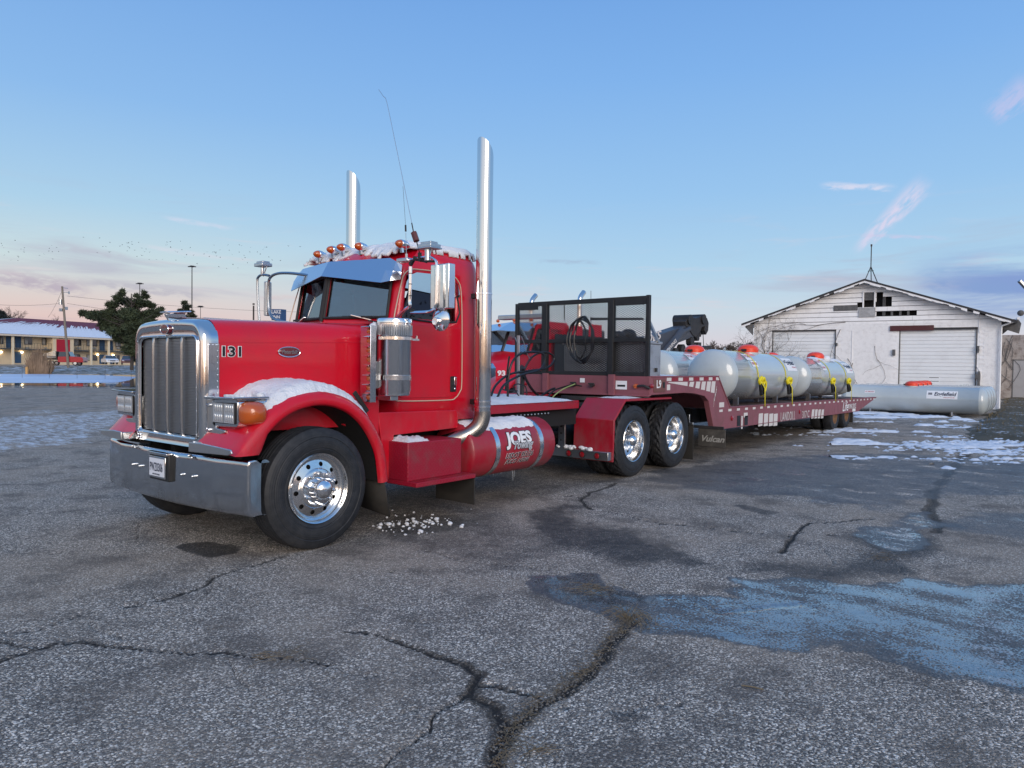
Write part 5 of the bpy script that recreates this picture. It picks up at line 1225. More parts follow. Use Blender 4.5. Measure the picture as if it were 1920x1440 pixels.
o=snowobj('snow_on_roof',b,'sheet of snow covering the roof of the red cab'); s_=o.modifiers.new('s','SOLIDIFY'); s_.thickness=.03; s_.offset=-1; o.scale=(1,CAB_K,1); o.location=(CAB_DX,YC*(1-CAB_K),0)
# snow on deck, tank, step, bar
def slab(x0,x1,y0,y1,z,h,nx=30,ny=14,seed=1,drape=None):
    b=MB(); V=[]
    for i in range(nx+1):
        for j in range(ny+1):
            u,v=i/nx,j/ny; x=x0+(x1-x0)*u; y=y0+(y1-y0)*v
            e=min(1,min(u,1-u)*nx/2.5,min(v,1-v)*ny/2.5); x+=.03*rag(v*4,seed,5)*(1 if i in (0,nx) else .3); y+=.03*rag(u*6,seed+2,5)*(1 if j in (0,ny) else .3)
            zz=(drape(x,y) if drape else z)+h*e*(.7+.5*rag(u*5,v*4+seed,2)); V.append((x,y,zz))
    b.v=V; b.f=[(i*(ny+1)+j,(i+1)*(ny+1)+j,(i+1)*(ny+1)+j+1,i*(ny+1)+j+1) for i in range(nx) for j in range(ny)]; return b
snowobj('snow_on_deck',slab(2.50,4.62,.40,2.0,1.154,.07,60,16,3),'snow on the red deck plate behind the cab')
dr=lambda x,y:tz+math.sqrt(max(0,tr*tr-min((y-ty)**2,tr*tr*.93)))-.002
snowobj('snow_on_tank',slab(2.12,3.36,ty-.225,ty+.25,0,.045,40,22,6,dr),'smooth cushion of snow on top of the near fuel tank')
snowobj('snow_clump',slab(1.10,1.42,.03,.36,.853,.06,12,10,8),'broken lump of snow on top of the near step box')
b=MB()
for i in range(26):
    y=random.uniform(.30,.88); b.ball((4.94+random.uniform(-.03,.03),y,.435+random.uniform(0,.025)),random.uniform(.02,.042),8,6,(1,1.2,.7))
snowobj('snow_clump',b,'row of snow lumps on the near tail lamp bar')
snowobj('snow_on_rear_fender',slab(5.5,6.35,.05,.64,1.164,.028,20,8,4),'flat patch of snow on the near rear fender under the trailer')
b=MB(); q=S(700,612,.2); b.ball((q[0],.2,q[1]-.02),.05,8,6,(1,1,1.2)); b.ball((q[0]-.04,.2,q[1]-.06),.035,8,6); b.xf(lambda p:(p[0]+random.uniform(-.008,.008),p[1],p[2]+random.uniform(-.012,.012)))
snowobj('snow_clump',b,'tiny snow lump wedged between hood and air cleaner')
b=MB(); b.tube([(-.62,.15,1.349),(-.62,.3,1.355),(-.60,.48,1.35)],.012,6,3).tube([(-.45,.16,1.352),(-.4,.34,1.362),(-.35,.5,1.352)],.03,8,3); snowobj('snow_clump',b,'thin snow on top of the near headlight')
# ================================================================ TRAILER
TL=thing('lowboy_trailer','faded red sliding-axle flatbed trailer hitched behind the red semi truck','trailer',(13,1.25,0))
YA,YB=-.06,2.56
def tp(px,py): return S(px,py,YA)
gn=[(6.05,1.50),(8.60,1.485),(9.16,.925),(9.16,.90),(8.62,.53),(8.46,.53),(8.33,.80),(8.20,1.06),(8.03,1.15),(7.6,1.205),(7.2,1.225),(6.05,1.215)]
lw_=[(8.62,.905),(8.62,.53),(19.02,.435),(21.27,.765),(21.27,.785),(9.16,.905)]
for far in (False,True):
    ya=YA if not far else YB-.10
    obj('neck_side',MB().prism(gn,1,ya,ya+.10),M['maroon'],TL,bevel=.006)
    obj('side_beam',MB().prism(lw_,1,ya+.004,ya+.10),M['maroon'],TL,bevel=.006)
    b=MB().box(6.05,8.62,ya-.012,ya+.10,1.486,1.506).bar((8.60,ya+.045,1.49),(9.17,ya+.045,.925),.115,.02,(0,0,1)).bar((9.15,ya+.045,.91),(21.25,ya+.045,.787),.115,.016,(0,0,1))
    b.bar((8.62,ya+.045,.535),(19.0,ya+.045,.437),.11,.014,(0,0,1))
    obj('edge_rail',b,M['maroon'],TL)
# deck planks, lengthwise, and neck deck
pk0=None
for k in range(9):
    y=YA+.14+k*(2.34/9)
    b=MB().loft([[(9.2,y+.005,.86),(9.2,y+.25,.86),(9.2,y+.25,.895),(9.2,y+.005,.895)],[(21.2,y+.005,.74),(21.2,y+.25,.74),(21.2,y+.25,.775),(21.2,y+.005,.775)]],True,(True,True))
    obj('deck_plank',b,M['deck_wood'],TL)
obj('neck_deck',MB().box(6.10,8.6,YA+.1,YB-.1,1.46,1.485),M['deck_wood'],TL)
obj('neck_ramp',MB().prism([(8.55,1.47),(8.6,1.47),(9.15,.9),(9.1,.88)],1,YA+.1,YB-.1),M['maroon'],TL)
b=MB()
for x in (7.0,7.8): b.box(x,x+.1,YA+.1,YB-.1,1.26,1.46)
for k in range(14): x=9.4+k*.85; b.box(x,x+.08,YA+.1,YB-.1,.60,.84-.0098*(x-9.2))
b.prism([(9.0,.86),(9.0,.58),(18.9,.48),(20.9,.72),(21.2,.74)],1,.62,.74); b.prism([(9.0,.86),(9.0,.58),(18.9,.48),(20.9,.72),(21.2,.74)],1,1.78,1.90)
obj('underframe',b,M['steel_dark'],TL)
obj('kingpin_plate',MB().box(6.1,7.9,.35,2.15,1.17,1.22).cyl((6.4,YC,1.1),(6.4,YC,1.2),.08,12),M['steel_dark'],TL)
# front face of the neck
b=MB().box(6.0,6.05,YA,YB,1.20,1.50); ff=obj('front_beam',b,M['maroon'],TL,bevel=.006)
b=MB()
for px in (1023,1147): y,_=Fx(px,720,5.98); b.box(5.955,6.0,y-.055,y+.055,1.19,1.52)
b.box(5.97,6.0,YA,YB,1.19,1.215); obj('stiffener',b,M['maroon'],ff,bevel=.004)
def front(px,py,w_,h_,m,name,par=TL,t_=.004,x=5.995): y,z=Fx(px,py,x); return obj(name,MB().box(x-t_,x,y-w_/2,y+w_/2,z-h_/2,z+h_/2),m,par),(x-t_,y,z)
st_,p_=front(1165,722,.20,.135,M['label_white'],'sticker'); obj('sticker_band',MB().box(p_[0]-.002,p_[0],p_[1]-.07,p_[1]+.07,p_[2]-.025,p_[2]+.005),M['black_print'],st_)
front(1092,713,.09,.07,M['label_white'],'sticker')
for px,py in ((985,719),(1222,724)):
    y,z=Fx(px,py,5.99); obj('marker_lamp',MB().lathe([(.035,0),(.034,-.02),(.02,-.03),(.001,-.032)],(5.998,y,z),(1,0,0),16),M['redlens'],TL,50)
y,z=Fx(1192,724,5.99); obj('amber_marker',MB().lathe([(.040,0),(.038,-.03),(.02,-.04),(.001,-.042)],(5.998,y,z),(1,0,0),16),M['amber'],TL,50)
obj('lamp_cable',MB().tube([(5.97,y-.04,z),(5.96,y-.15,z+.01),(5.985,y-.24,z-.03)],.02,6,4),M['black'],TL)
b=MB()
for px,py in ((1078,720),(1112,722)): y,z=Fx(px,py,5.99); b.cyl((5.995,y,z),(5.93,y,z),.03,10).box(5.92,5.95,y-.05,y+.05,z+.01,z+.035)
obj('air_coupling',b,M['steel_dark'],TL)
# side plate with L9, lettering and tape
b=MB().box(6.12,6.50,YA-.012,YA,1.255,1.455); sp_=obj('side_plate',b,mat('worn_side_plate',lin('70453f'),.5,dirt=.3),TL,bevel=.004)
def st(name,body,px,py,h_,m,par=TL,w_=None,bold=.0,shear=0,y=YA-.004,tilt=0,sp=1.0):
    x,z=S(px,py,y); return text(name,body,h_,m,par,(x,y,z),(math.cos(tilt),0,math.sin(tilt)),(0,0,1),.0008,bold,shear,w_,spacing=sp)
st('unit_lettering','L9',1235.5,721,.17,M['label_white'],sp_,.15,.004,y=YA-.0135)
obj('latch_hole',MB().box(6.405,6.47,YA-.016,YA-.012,1.32,1.41),M['black'],sp_)
def tape(px0,py0,px1,py1,h_,m=M['reflector'],name='reflective_strip',skew=0.0):
    x0,z0=S(px0,py0,YA-.003); x1,z1=S(px1,py1,YA-.003)
    return obj(name,MB().prism([(x0,z0-h_/2),(x1,z1-h_/2),(x1+skew,z1+h_/2),(x0+skew,z0+h_/2)],1,YA-.0035,YA-.0005),m,TL)
for x in (6.56,6.98,7.38,7.80,8.18,8.50): obj('reflective_strip',MB().box(x,x+.16,YA-.0035,YA-.0005,1.425,1.478),M['reflector'],TL)
for x in (6.75,7.17,7.58,7.98,8.35): obj('red_reflective_strip',MB().box(x-.02,x+.2,YA-.0030,YA-.0005,1.425,1.478),M['redtape'],TL)
obj('reflective_arrow',MB().prism([(6.6,1.40),(7.32,1.335),(7.32,1.405),(6.66,1.41)],1,YA-.0035,YA-.0005),M['reflector'],TL)
obj('reflective_strip',MB().box(6.57,6.68,YA-.0035,YA-.0005,1.28,1.37),M['reflector'],TL)
for k,x in enumerate((7.38,7.63,7.86,8.08,8.28)): obj('reflective_strip',MB().prism([(x,1.33-.03*k),(x+.16,1.325-.03*k-.01),(x+.20,1.405),(x+.04,1.405)],1,YA-.0035,YA-.0005),M['reflector'],TL)
fp=None
for k in range(30):
    x=8.68+k*.42
    if x>20.9: break
    z=.905-.0099*(x-9.16)-.045
    if fp is None: fp=obj('reflective_strip',MB().box(0,.15,-.003,0,-.022,.022),M['reflector'],TL,local=True); q=fp
    else: q=copy_obj(fp,TL)
    q.location=Vector((x,YA-.0005,z))-W[TL.name]
for px in (1426,1436,1445.5,1454): 
    x,z=S(px,787,YA); obj('reflective_strip',MB().prism([(x-.13,z-.13),(x+.11,z-.13),(x+.13,z+.13),(x-.11,z+.13)],1,YA-.0035,YA-.0005),M['reflector'],TL)
for px in (1524,1530,1536,1542):
    x,z=S(px,776,YA); obj('reflective_strip',MB().prism([(x-.13,z-.11),(x+.07,z-.11),(x+.13,z+.11),(x-.07,z+.11)],1,YA-.0035,YA-.0005),M['reflector'],TL)
pw=lambda a,c:S(c,780,YA)[0]-S(a,780,YA)[0]
st('trailer_lettering','LANDOLL',1477.5,781.5,.29,M['reflector'],w_=pw(1464,1491),bold=.002,sp=1.15,tilt=-.01); st('trailer_lettering','317 C',1511,777.5,.24,M['reflector'],w_=pw(1505,1518),bold=.002)
st('trailer_script','Life',1585,763,.36,M['label_white'],w_=pw(1579,1590),bold=.004,shear=.35); st('trailer_lettering','TOWING SERVICE',1598,762,.20,M['label_white'],w_=pw(1590.5,1605))
st('neck_lettering','JOES',1341,742,.12,M['reflector'],w_=.30,bold=.003,tilt=1.1,shear=.2)
for px,py,w_,h_,m in ((1398,778,.20,.09,'reflector'),(1385,790,.16,.22,'black_print'),(1399,790,.17,.22,'black_print'),(1391,792,.07,.25,'reflector'),(1353,759,.22,.09,'reflector'),(1601,769,.35,.09,'label_white')):
    x,z=S(px,py,YA); obj('side_sticker',MB().box(x-w_/2,x+w_/2,YA-.003,YA-.0005,z-h_/2,z+h_/2),M[m],TL)
for px,py in ((1373,784),(1500,772)):
    x,z=S(px,py,YA-.01); obj('side_lamp',MB().lathe([(.05,0),(.05,-.015),(.03,-.025),(.001,-.028)],(x,YA,z),(0,1,0),14),M['redlens'],TL,50)
# axles at the back
tw_=bpy.data.objects.new('trailer_wheel',None); COL.objects.link(tw_); W[tw_.name]=Vector((0,0,0))
b=tyre_mb(.26,.42,'rib',72); b.v=[(x,y,z) for x,y,z in b.v]
b=MB().lathe([(.235,.04),(.245,.012),(.30,-.004),(.37,.004),(.405,.025),(.415,.05),(.415,.21),(.405,.235),(.36,.255),(.26,.25),(.235,.22)],(0,0,0),(0,1,0),48)
obj('tyre',b,M['tyre'],tw_,30,local=True)
rust=mat('rusty_rim',lin('8a6a50'),.6,.3,dirt=.5,dirtcol=(.12,.07,.05,1),dscale=9)
b=MB().lathe([(.236,.03),(.242,.015),(.230,.02),(.222,.08),(.20,.12),(.11,.13),(.10,.06),(.06,.04),(.001,.04)],(0,0,0),(0,1,0),40)
obj('rim',b,rust,tw_,40,local=True); obj('brake_drum',MB().cyl((0,.14,0),(0,.3,0),.2,20),M['steel_dark'],tw_,local=True)
for i,x in enumerate((16.75,17.95)):
    for j,(y,far) in enumerate(((.0,False),(.31,False),(2.5,True),(2.19,True))):
        c=place_wheel(tw_,TL,(x,y+0*.0,.418),far,use=(i==0 and j==0))
obj('axle_beam',MB().cyl((16.75,.3,.42),(16.75,2.2,.42),.065).box(16.2,18.6,.6,.75,.42,.6).box(16.2,18.6,1.75,1.9,.42,.6),M['steel_dark'],TL)
obj('axle_beam',MB().cyl((17.95,.3,.42),(17.95,2.2,.42),.065),M['steel_dark'],TL)
obj('trailer_mudflap',MB().box(18.6,18.62,.0,.6,.12,.45),M['mudflap'],TL); obj('tail_step',MB().box(19.2,20.2,.3,2.2,.45,.56),M['steel_dark'],TL)
# headache rack
RX=6.03; rk=obj('rack_frame',(lambda b:b)(MB()
   .box(RX-.03,RX+.03,YA+.03,YA+.09,1.5,2.745).box(RX-.03,RX+.03,2.52,2.58,1.5,2.72).box(RX-.03,RX+.03,YA+.09,2.52,2.665,2.735)
   .box(RX-.03,RX+.03,YA+.09,2.52,1.50,1.56).box(RX-.035,RX+.03,YA+.09,2.52,2.03,2.09)),M['black'],TL,bevel=.004)
for px in (1023,1147):
    y,_=Fx(px,640,RX); obj('rack_post',MB().box(RX-.05,RX+.035,y-.052,y+.052,1.5,2.70),M['black'],TL,bevel=.005)
obj('rack_header',MB().box(RX-.034,RX-.026,YA+.09,.58,2.60,2.68).box(RX-.034,RX-.026,2.08,2.50,2.60,2.68),M['black'],TL)
for y_ in (YA+.06,2.54): obj('rack_brace',MB().bar((6.06,y_,2.34),(6.36,y_,2.04),.04,.04,(0,1,0)),M['alu'],TL)
yb1,_=Fx(1151,640,RX); yb2,_=Fx(1019,640,RX)
for ya_,yb_ in ((YA+.09,yb1-.0),(Fx(1143,640,RX)[0],Fx(1027,640,RX)[0]),(yb2,2.52)):
    for za_,zb_ in ((1.56,2.03),(2.09,2.665)):
        b=MB(); dw,dh=.062,.032; W_=yb_-ya_; H_=zb_-za_; nx=max(2,int(W_/dw)); nz=int(H_/dh); dw_=W_/nx; dh_=H_/nz
        for r in range(nz):
            for c in range(nx):
                y=ya_+c*dw_; z=za_+r*dh_
                for (p,q) in (((y,z),(y+dw_/2,z+dh_/2)),((y+dw_/2,z+dh_/2),(y+dw_,z)),((y,z+dh_),(y+dw_/2,z+dh_/2)),((y+dw_/2,z+dh_/2),(y+dw_,z+dh_))):
                    t2=.0046; o=len(b.v)
                    b.v+=[(RX-.004,p[0],p[1]-t2),(RX-.004,q[0],q[1]-t2),(RX-.004,q[0],q[1]+t2),(RX-.004,p[0],p[1]+t2),(RX+.001,p[0],p[1]+t2*1.2),(RX+.001,q[0],q[1]+t2*1.2)]
                    b.f+=[(o,o+1,o+2,o+3),(o+3,o+2,o+5,o+4)]
        o=obj('expanded_mesh',b,M['black'],TL,None,fix=False)
# loops of hose hung on the rack
hk=MB()
for dy_,rz_,ry_ in ((0,.36,.22),(.02,.33,.26),(-.03,.38,.17),(.03,.30,.11)):
    hk.tube([(RX-.09-.03*abs(math.sin(a*3)),1.14+dy_+ry_*math.sin(a),2.07+rz_*math.cos(a)) for a in [2*PI*i/36 for i in range(37)]],.015,6)
tag(obj('hose_coil',hk,M['hose']),'coil of black hose hung on the mesh rack above the truck frame','hose')
# silver tool box behind the rack
tb=thing('tool_box','silver diamond-plate tool box behind the black mesh rack','tool box',(6.7,1.2,1.486))
xa,xb=6.22,6.66
obj('box_body',MB().box(6.10,6.50,YA+.08,1.6,1.487,2.00),M['aluplate'],tb,bevel=.01); obj('box_lid',MB().box(6.08,6.52,YA+.06,1.62,2.003,2.045),M['aluplate'],tb,bevel=.008)
obj('lid_latch',MB().box(6.30,6.35,YA+.055,YA+.078,1.57,1.63),M['black'],tb)
snowobj('snow_clump',slab(6.8,7.3,.0,.5,1.487,.04,12,10,15),'small snow patch on the trailer neck beside the silver tool box')
# ================================================================ PROPANE TANKS
def tank(name,label,x0,x1,y,z,r,group,tilt=0.0,dome='full',ax='x',side=-1,feet=True,labels=True,dome_at=None,rotz=0.0):
    """tank lying along its local x, origin at its middle under the belly"""
    L_=(x1-x0); cap_=.5; T=thing(name,label,'tank',((x0+x1)/2,y,z-r),group,rotz); T.rotation_euler=(0,tilt,rotz)
    hl=L_/2; cap=r*.52; pr=[]
    for k in range(11):
        a=PI/2*k/10; pr.append((max(.001,r*math.sin(a)),-hl+cap-cap*math.cos(a)))
    seam=[(r,-hl+cap+.01),(r+.004,-hl+cap+.015),(r+.004,-hl+cap+.03),(r,-hl+cap+.035)]
    pr=pr+seam+[(r,h) for h in (-hl*.3,hl*.3)]+[(a,-h) for a,h in reversed(seam)]+[(a,-h) for a,h in reversed(pr)]
    obj('shell',MB().lathe(pr,(0,0,r),(1,0,0),64),M['tank'],T,50,local=True)
    if dome:
        d=MB().lathe([(.001,.40),(.09,.395),(.16,.37),(.205,.335),(.222,.30),(.228,.28),(.222,.275),(.222,.245),(.216,.10)],(dome_at or 0,0,2*r-.22),(0,0,1),30)
        dd=obj('valve_dome',d,M['orange'],T,40,local=True); obj('dome_collar',MB().lathe([(.218,0),(.222,0),(.222,.13),(.218,.13)],(dome_at or 0,0,2*r-.13),(0,0,1),30),M['tank'],T,local=True)
        obj('dome_hinge',MB().box(-.27+(dome_at or 0),-.21+(dome_at or 0),-.05,.05,2*r+.02,2*r+.07).box(.215+(dome_at or 0),.235+(dome_at or 0),-.03,.03,2*r-.02,2*r+.07),M['black'],T,local=True)
    if feet:
        for s_ in (-1,1):
            for q_ in (-1,1):
                obj('foot',MB().box(s_*hl*.55-.03,s_*hl*.55+.03,q_*r*.42-.05,q_*r*.42+.05,-.085,.12),M['alu'],T,local=True)
    b=MB()
    for s_ in (-1,1): b.tube([(s_*hl*.6-.05,0,2*r-.01),(s_*hl*.6-.03,0,2*r+.05),(s_*hl*.6+.03,0,2*r+.05),(s_*hl*.6+.05,0,2*r-.01)],.010,6)
    obj('lifting_eye',b,M['tank'],T,local=True); return T
def tlab(T,r,x,ang,w_,h_,m,name,side=-1,lift=.003):
    """label wrapped on the shell: centred at local x, ang = angle above the horizontal through the middle"""
    b=MB(); n=10; V=[]
    for i in range(n+1):
        a=ang+(i/n-.5)*h_/r
        for s_ in (-.5,.5): V.append((x+s_*w_,side*(r+lift)*math.cos(a),r+(r+lift)*math.sin(a)))
    b.v=V; b.f=[(2*i,2*i+1,2*i+3,2*i+2) for i in range(n)]
    o=obj(name,b,m,T,180,local=True,fix=False); return o
def ttext(T,r,par,body,size,x,ang,m,w_=None,bold=0,shear=0,side=-1,lift=.006,name='tank_lettering'):
    o=text(name,body,size,m,T,(x,0,0),(1,0,0) ,(0,0,1),0.0,bold,shear,w_,local=True); slices(o.data,2,.02)
    for v in o.data.vertices:
        a=ang+v.co.z/r; v.co.y=side*(r+lift)*math.cos(a); v.co.z=r+(r+lift)*math.sin(a)
    o.parent=par; return o
RT=.52
def dz(x): return .90-.0099*(x-9.16)
def deck_tank(x0,x1,y,label,open_=False):
    xm=(x0+x1)/2; z=dz(xm)+.085+RT; T=tank('propane_tank',label,x0,x1,y,z,RT,'pale propane tanks strapped on the trailer',tilt=.0099)
    hl=(x1-x0)/2
    for (x,a_,w_,h_) in ((-.95,.95,.30,.30),):
        l_=tlab(T,RT,x,.88,.34,.20,M['label_white'],'warning_label'); ttext(T,RT,l_,'LP GAS',.12,x,.90,M['redprint'],.28,.002)
        l_=tlab(T,RT,x+.12,.52,.34,.14,M['label_white'],'warning_label'); ttext(T,RT,l_,'PROPANE',.08,x+.12,.52,M['redprint'],.28,.002)
    k_=hl*.70; l_=tlab(T,RT,k_,.62,.70,.36,M['label_white'],'company_label'); ttext(T,RT,l_,'Englefield',.20,k_+.05,.68,M['navy'],.54,.004,.25); ttext(T,RT,l_,'PROPANE',.055,k_+.18,.44,M['redprint'],.3); ttext(T,RT,l_,'≡',.16,k_-.28,.70,M['navy'],.12,.004)
    return T
deck_tank(9.62,13.98,.60,'large pale tank on the near side of the trailer deck, directly behind the raised neck')
deck_tank(14.45,19.35,.60,'pale tank on the near side at the tail of the trailer, snow beside its dome')
deck_tank(9.6,14.0,1.86,'pale tank partly hidden behind the silver tool box, far row of the trailer')
deck_tank(14.6,19.4,1.86,'pale tank of the far row at the trailer tail, only its dome showing')
# straps
for (px,py,lab) in ((1421,712,'yellow strap nearest the raised trailer neck, its loose end knotted in a big loop'),(1473,710,'yellow strap just ahead of the white label on the front near tank'),(1556,704,'yellow strap round the middle of the rearmost near tank'),(1586,700,'yellow strap closest to the trailer tail')):
    x,_=S(px,py,.08); zc=dz(x)+.085+RT; T=thing('tie_down_strap',lab,'strap',(x,YA,dz(x)),'yellow ratchet straps over the tanks')
    P=[]
    for k in range(15):
        a=PI/2+.35-(k/14)*(PI/2+.52); P.append((.60-(RT+.006)*math.sin(a) if 0 else .60-(RT+.006)*math.cos(PI/2-a+0) ,0))
    P=[]
    for k in range(18):
        a=math.radians(100-k*5.9)                                       # from over the top down to the near side
        P.append((x,.60-(RT+.006)*math.cos(a),zc+(RT+.006)*math.sin(a)))
    P=[p for p in P]+[(x+.0,YA-.012,zc-.25),(x,YA-.02,dz(x)-.02)]
    b=MB(); 
    for i in range(len(P)-1): b.bar(P[i],P[i+1],.055,.006,(1,0,0) if 0 else (0,0,1))
    V=[]
    b=MB(); b.v=[(p[0]+s_*.024,p[1],p[2]) for p in P for s_ in (-1,1)]; b.f=[(2*i,2*i+1,2*i+3,2*i+2) for i in range(len(P)-1)]
    o=obj('webbing',b,M['yellow'],T,180,fix=False); s_=o.modifiers.new('s','SOLIDIFY'); s_.thickness=.004
    kz=zc-.10; ky=.60-RT-.05; b=MB()
    for sx,rr,zz in ((-1,.13,0),(1,.15,-.02)):
        b.tube([(x,ky,kz),(x+sx*rr*.5,ky-.05,kz+.08+zz),(x+sx*rr,ky-.03,kz+.01+zz),(x+sx*rr*.6,ky-.02,kz-.05+zz),(x,ky,kz)],.032,6,3)
    if px==1421: b.tube([(x+.08,ky,kz+.02),(x+.22,ky-.04,kz-.02),(x+.24,ky-.02,kz-.2),(x+.10,ky,kz-.30)],.026,6,4)
    obj('knot',b,M['yellow'],T)
    b=MB().bar((x,ky-.01,kz-.06),(x+.02,ky-.03,kz-.30),.085,.06,(0,1,0)).bar((x+.04,ky-.02,kz-.05),(x+.09,ky-.07,kz-.27),.05,.05,(0,1,0)).bar((x-.04,ky-.02,kz-.05),(x-.04,ky-.05,kz-.2),.05,.04,(0,1,0)); obj('ratchet',b,M['black'],T,bevel=.006)
o=snowobj('snow_clump',slab(16.2,18.9,.35,.75,0,.05,30,8,21,lambda x,y:dz(17)+.085+RT+math.sqrt(max(.01,RT*RT-(y-.60)**2))-.01*0-.0099*(x-17)-.004),'snow lying along the top of the rearmost near tank')
b=MB().ball((17.2,.40,1.93),.13,12,8,(1.4,.9,.8)); snowobj('snow_clump',b,'lump of snow against the orange dome of the rearmost near tank')
# ---- row of long tanks on the ground
yb0,yb1_=-2.62,2.30
GX0=26.15
gl_=['long pale tank on the ground nearest the trailer, with a white Englefield label','second long pale tank on the ground, just behind the labelled one','third long pale tank from the front of the ground row','long pale tank of the ground row closest to the white building']
for k in range(4):
    X=GX0+.5+k*1.13; T=tank('ground_tank',gl_[k].replace('Englefield ','company '),-2.46,2.46,0,.10+.49,.49,'long tanks in a row before the building',feet=True)
    T.location=(X,(yb0+yb1_)/2+(.02*k),.10); T.rotation_euler=(0,0,-PI/2+.015*(k%2))
    if k==0:
        l_=tlab(T,.49,1.05,.42,.98,.32,M['label_white'],'company_label'); ttext(T,.49,l_,'Englefield',.20,1.14,.46,M['navy'],.70,.005,.25); ttext(T,.49,l_,'PROPANE',.05,1.28,.20,M['redprint'],.34); ttext(T,.49,l_,'≡',.17,.68,.46,M['navy'],.13,.004)
        l_=tlab(T,.49,-1.35,.50,.36,.11,M['label_white'],'warning_label'); ttext(T,.49,l_,'NO SMOKING',.07,-1.35,.50,M['redprint'],.32,.001)
# ================================================================ TOW TRUCK behind
TT=thing('tow_truck','red heavy tow truck numbered 93 behind the black mesh rack','tow truck',(14,7.4,0))
YT0=6.3; YT=7.45
def t3(px,py,y=YT0): q=onax(px,py,1,y); return (float(q[0]),y,float(q[2]))
def mt(b,far): return b.mirror(YT) if far else b
gx=9.62
b=MB().loft([[(gx+.03,y,z) for y,z in ((YT-.55,.85),(YT-.55,1.50),(YT-.5,1.60),(YT,1.66),(YT+.5,1.60),(YT+.55,1.50),(YT+.55,.85))],[(gx+.02+.0,y,z) for y,z in ((YT-.65,.80),(YT-.65,1.56),(YT-.56,1.68),(YT,1.75),(YT+.56,1.68),(YT+.65,1.56),(YT+.65,.80))],[(gx+.25,y,z) for y,z in ((YT-.68,.80),(YT-.68,1.58),(YT-.58,1.70),(YT,1.77),(YT+.58,1.70),(YT+.68,1.58),(YT+.68,.80))]],True)
obj('grille_shell',b,M['chrome'],TT); b=MB()
for k in range(16): b.box(gx+.045,gx+.06,YT-.54,YT+.54,.9+k*.04,.915+k*.04)
b.box(gx+.07,gx+.08,YT-.55,YT+.55,.85,1.6); obj('grille_screen',b,M['mesh_metal'],TT)
def th(x):
    u=(x-9.85)/1.15; yy_=YT-.66-.22*u; zt_=1.68+.32*u
    return [(x,yy_,.9),(x,yy_,zt_-.22),(x,yy_+.05,zt_-.08),(x,yy_+.2,zt_),(x,YT,zt_+.07),(x,2*YT-yy_-.2,zt_),(x,2*YT-yy_-.05,zt_-.08),(x,2*YT-yy_,zt_-.22),(x,2*YT-yy_,.9)]
obj('hood',MB().loft([th(x) for x in np.linspace(9.85,11.0,7)],False),M['red'],TT,60)
for far in (False,True):
    b=MB(); dn=[]
    for k in range(15):
        a=math.radians(200-k*15.7); dn.append((10.35+.78*math.cos(a),.55+.80*math.sin(a)))
    b.loft([[(x,YT0-.05,z-.08),(x,YT0-.06,z),(x,YT0+.1,z+.05),(x,YT0+.6,z+.06)] for x,z in dn],False); obj('fender',mt(b,far),M['red'],TT,60)
    c=place_wheel(fw_,TT,(10.35,YT0,.535) if not far else (10.35,2*YT-YT0,.535),far)
    for x in (15.6,17.0): place_wheel(rw_,TT,(x,YT0 if not far else 2*YT-YT0,.535),far)
    b=MB().prism([(10.95,1.0),(10.95,2.02),(11.25,2.10),(11.25,1.0)],1,YT0+.28,YT0+.34); 
    cb=[(11.0,1.0),(11.0,2.0),(11.35,2.75),(12.9,2.85),(12.95,1.0)]
    sd_=obj('cab_side',mt(MB().prism([(11.0,1.0),(11.0,2.0),(12.95,2.0),(12.95,1.0)],1,YT0+.26,YT0+.32).prism([(11.30,2.68),(11.37,2.78),(12.9,2.85),(12.95,2.66)],1,YT0+.262,YT0+.318).prism([(11.0,2.0),(11.08,2.0),(11.40,2.68),(11.30,2.68)],1,YT0+.261,YT0+.319).prism([(11.95,2.0),(12.93,2.0),(12.93,2.68),(11.95,2.68)],1,YT0+.263,YT0+.317),far),M['red'],TT)
    obj('side_window',mt(MB().prism([(11.08,2.0),(11.95,2.0),(11.95,2.68),(11.40,2.68)],1,YT0+.29,YT0+.30),far),M['sideglass'],TT)
    sx=13.45; b=MB().cyl((sx,YT0+.25,1.0),(sx,YT0+.25,3.35),.075,16).tube([(sx,YT0+.25,3.35),(sx,YT0+.25,3.55),(sx+.05,YT0+.25,3.72),(sx+.22,YT0+.25,3.88)],.075,16,4,caps=False)
    obj('exhaust_stack',mt(b,far),M['chrome'],TT,50)
b=MB().loft([[(11.0,YT0+.3,2.0),(10.93,YT,2.02),(11.0,2*YT-YT0-.3,2.0)],[(11.3,YT0+.34,2.66),(11.25,YT,2.68),(11.3,2*YT-YT0-.34,2.66)]],False)
obj('windscreen',b,M['pale_glass'],TT,None)
b=MB()
for y in (YT0+.3,YT,2*YT-YT0-.3): b.bar((10.99-(.07 if y==YT else 0),y,2.0),(11.29-(.05 if y==YT else 0),y,2.68),.07,.05,(0,1,0))
b.bar((10.98,YT0+.3,2.0),(10.98,2*YT-YT0-.3,2.0),.05,.05); obj('windscreen_frame',b,M['black'],TT)
obj('cab_back',MB().box(12.9,12.95,YT0+.32,2*YT-YT0-.32,1.0,2.8),M['interior'],TT)
obj('roof',MB().loft([[(11.3,YT0+.28,2.68),(11.35,YT0+.34,2.80),(11.35,YT,2.86),(11.35,2*YT-YT0-.34,2.80),(11.3,2*YT-YT0-.28,2.68)],[(12.95,YT0+.28,2.75),(12.95,YT0+.36,2.92),(12.95,YT,3.0),(12.95,2*YT-YT0-.36,2.92),(12.95,2*YT-YT0-.28,2.75)]],False),M['red'],TT)
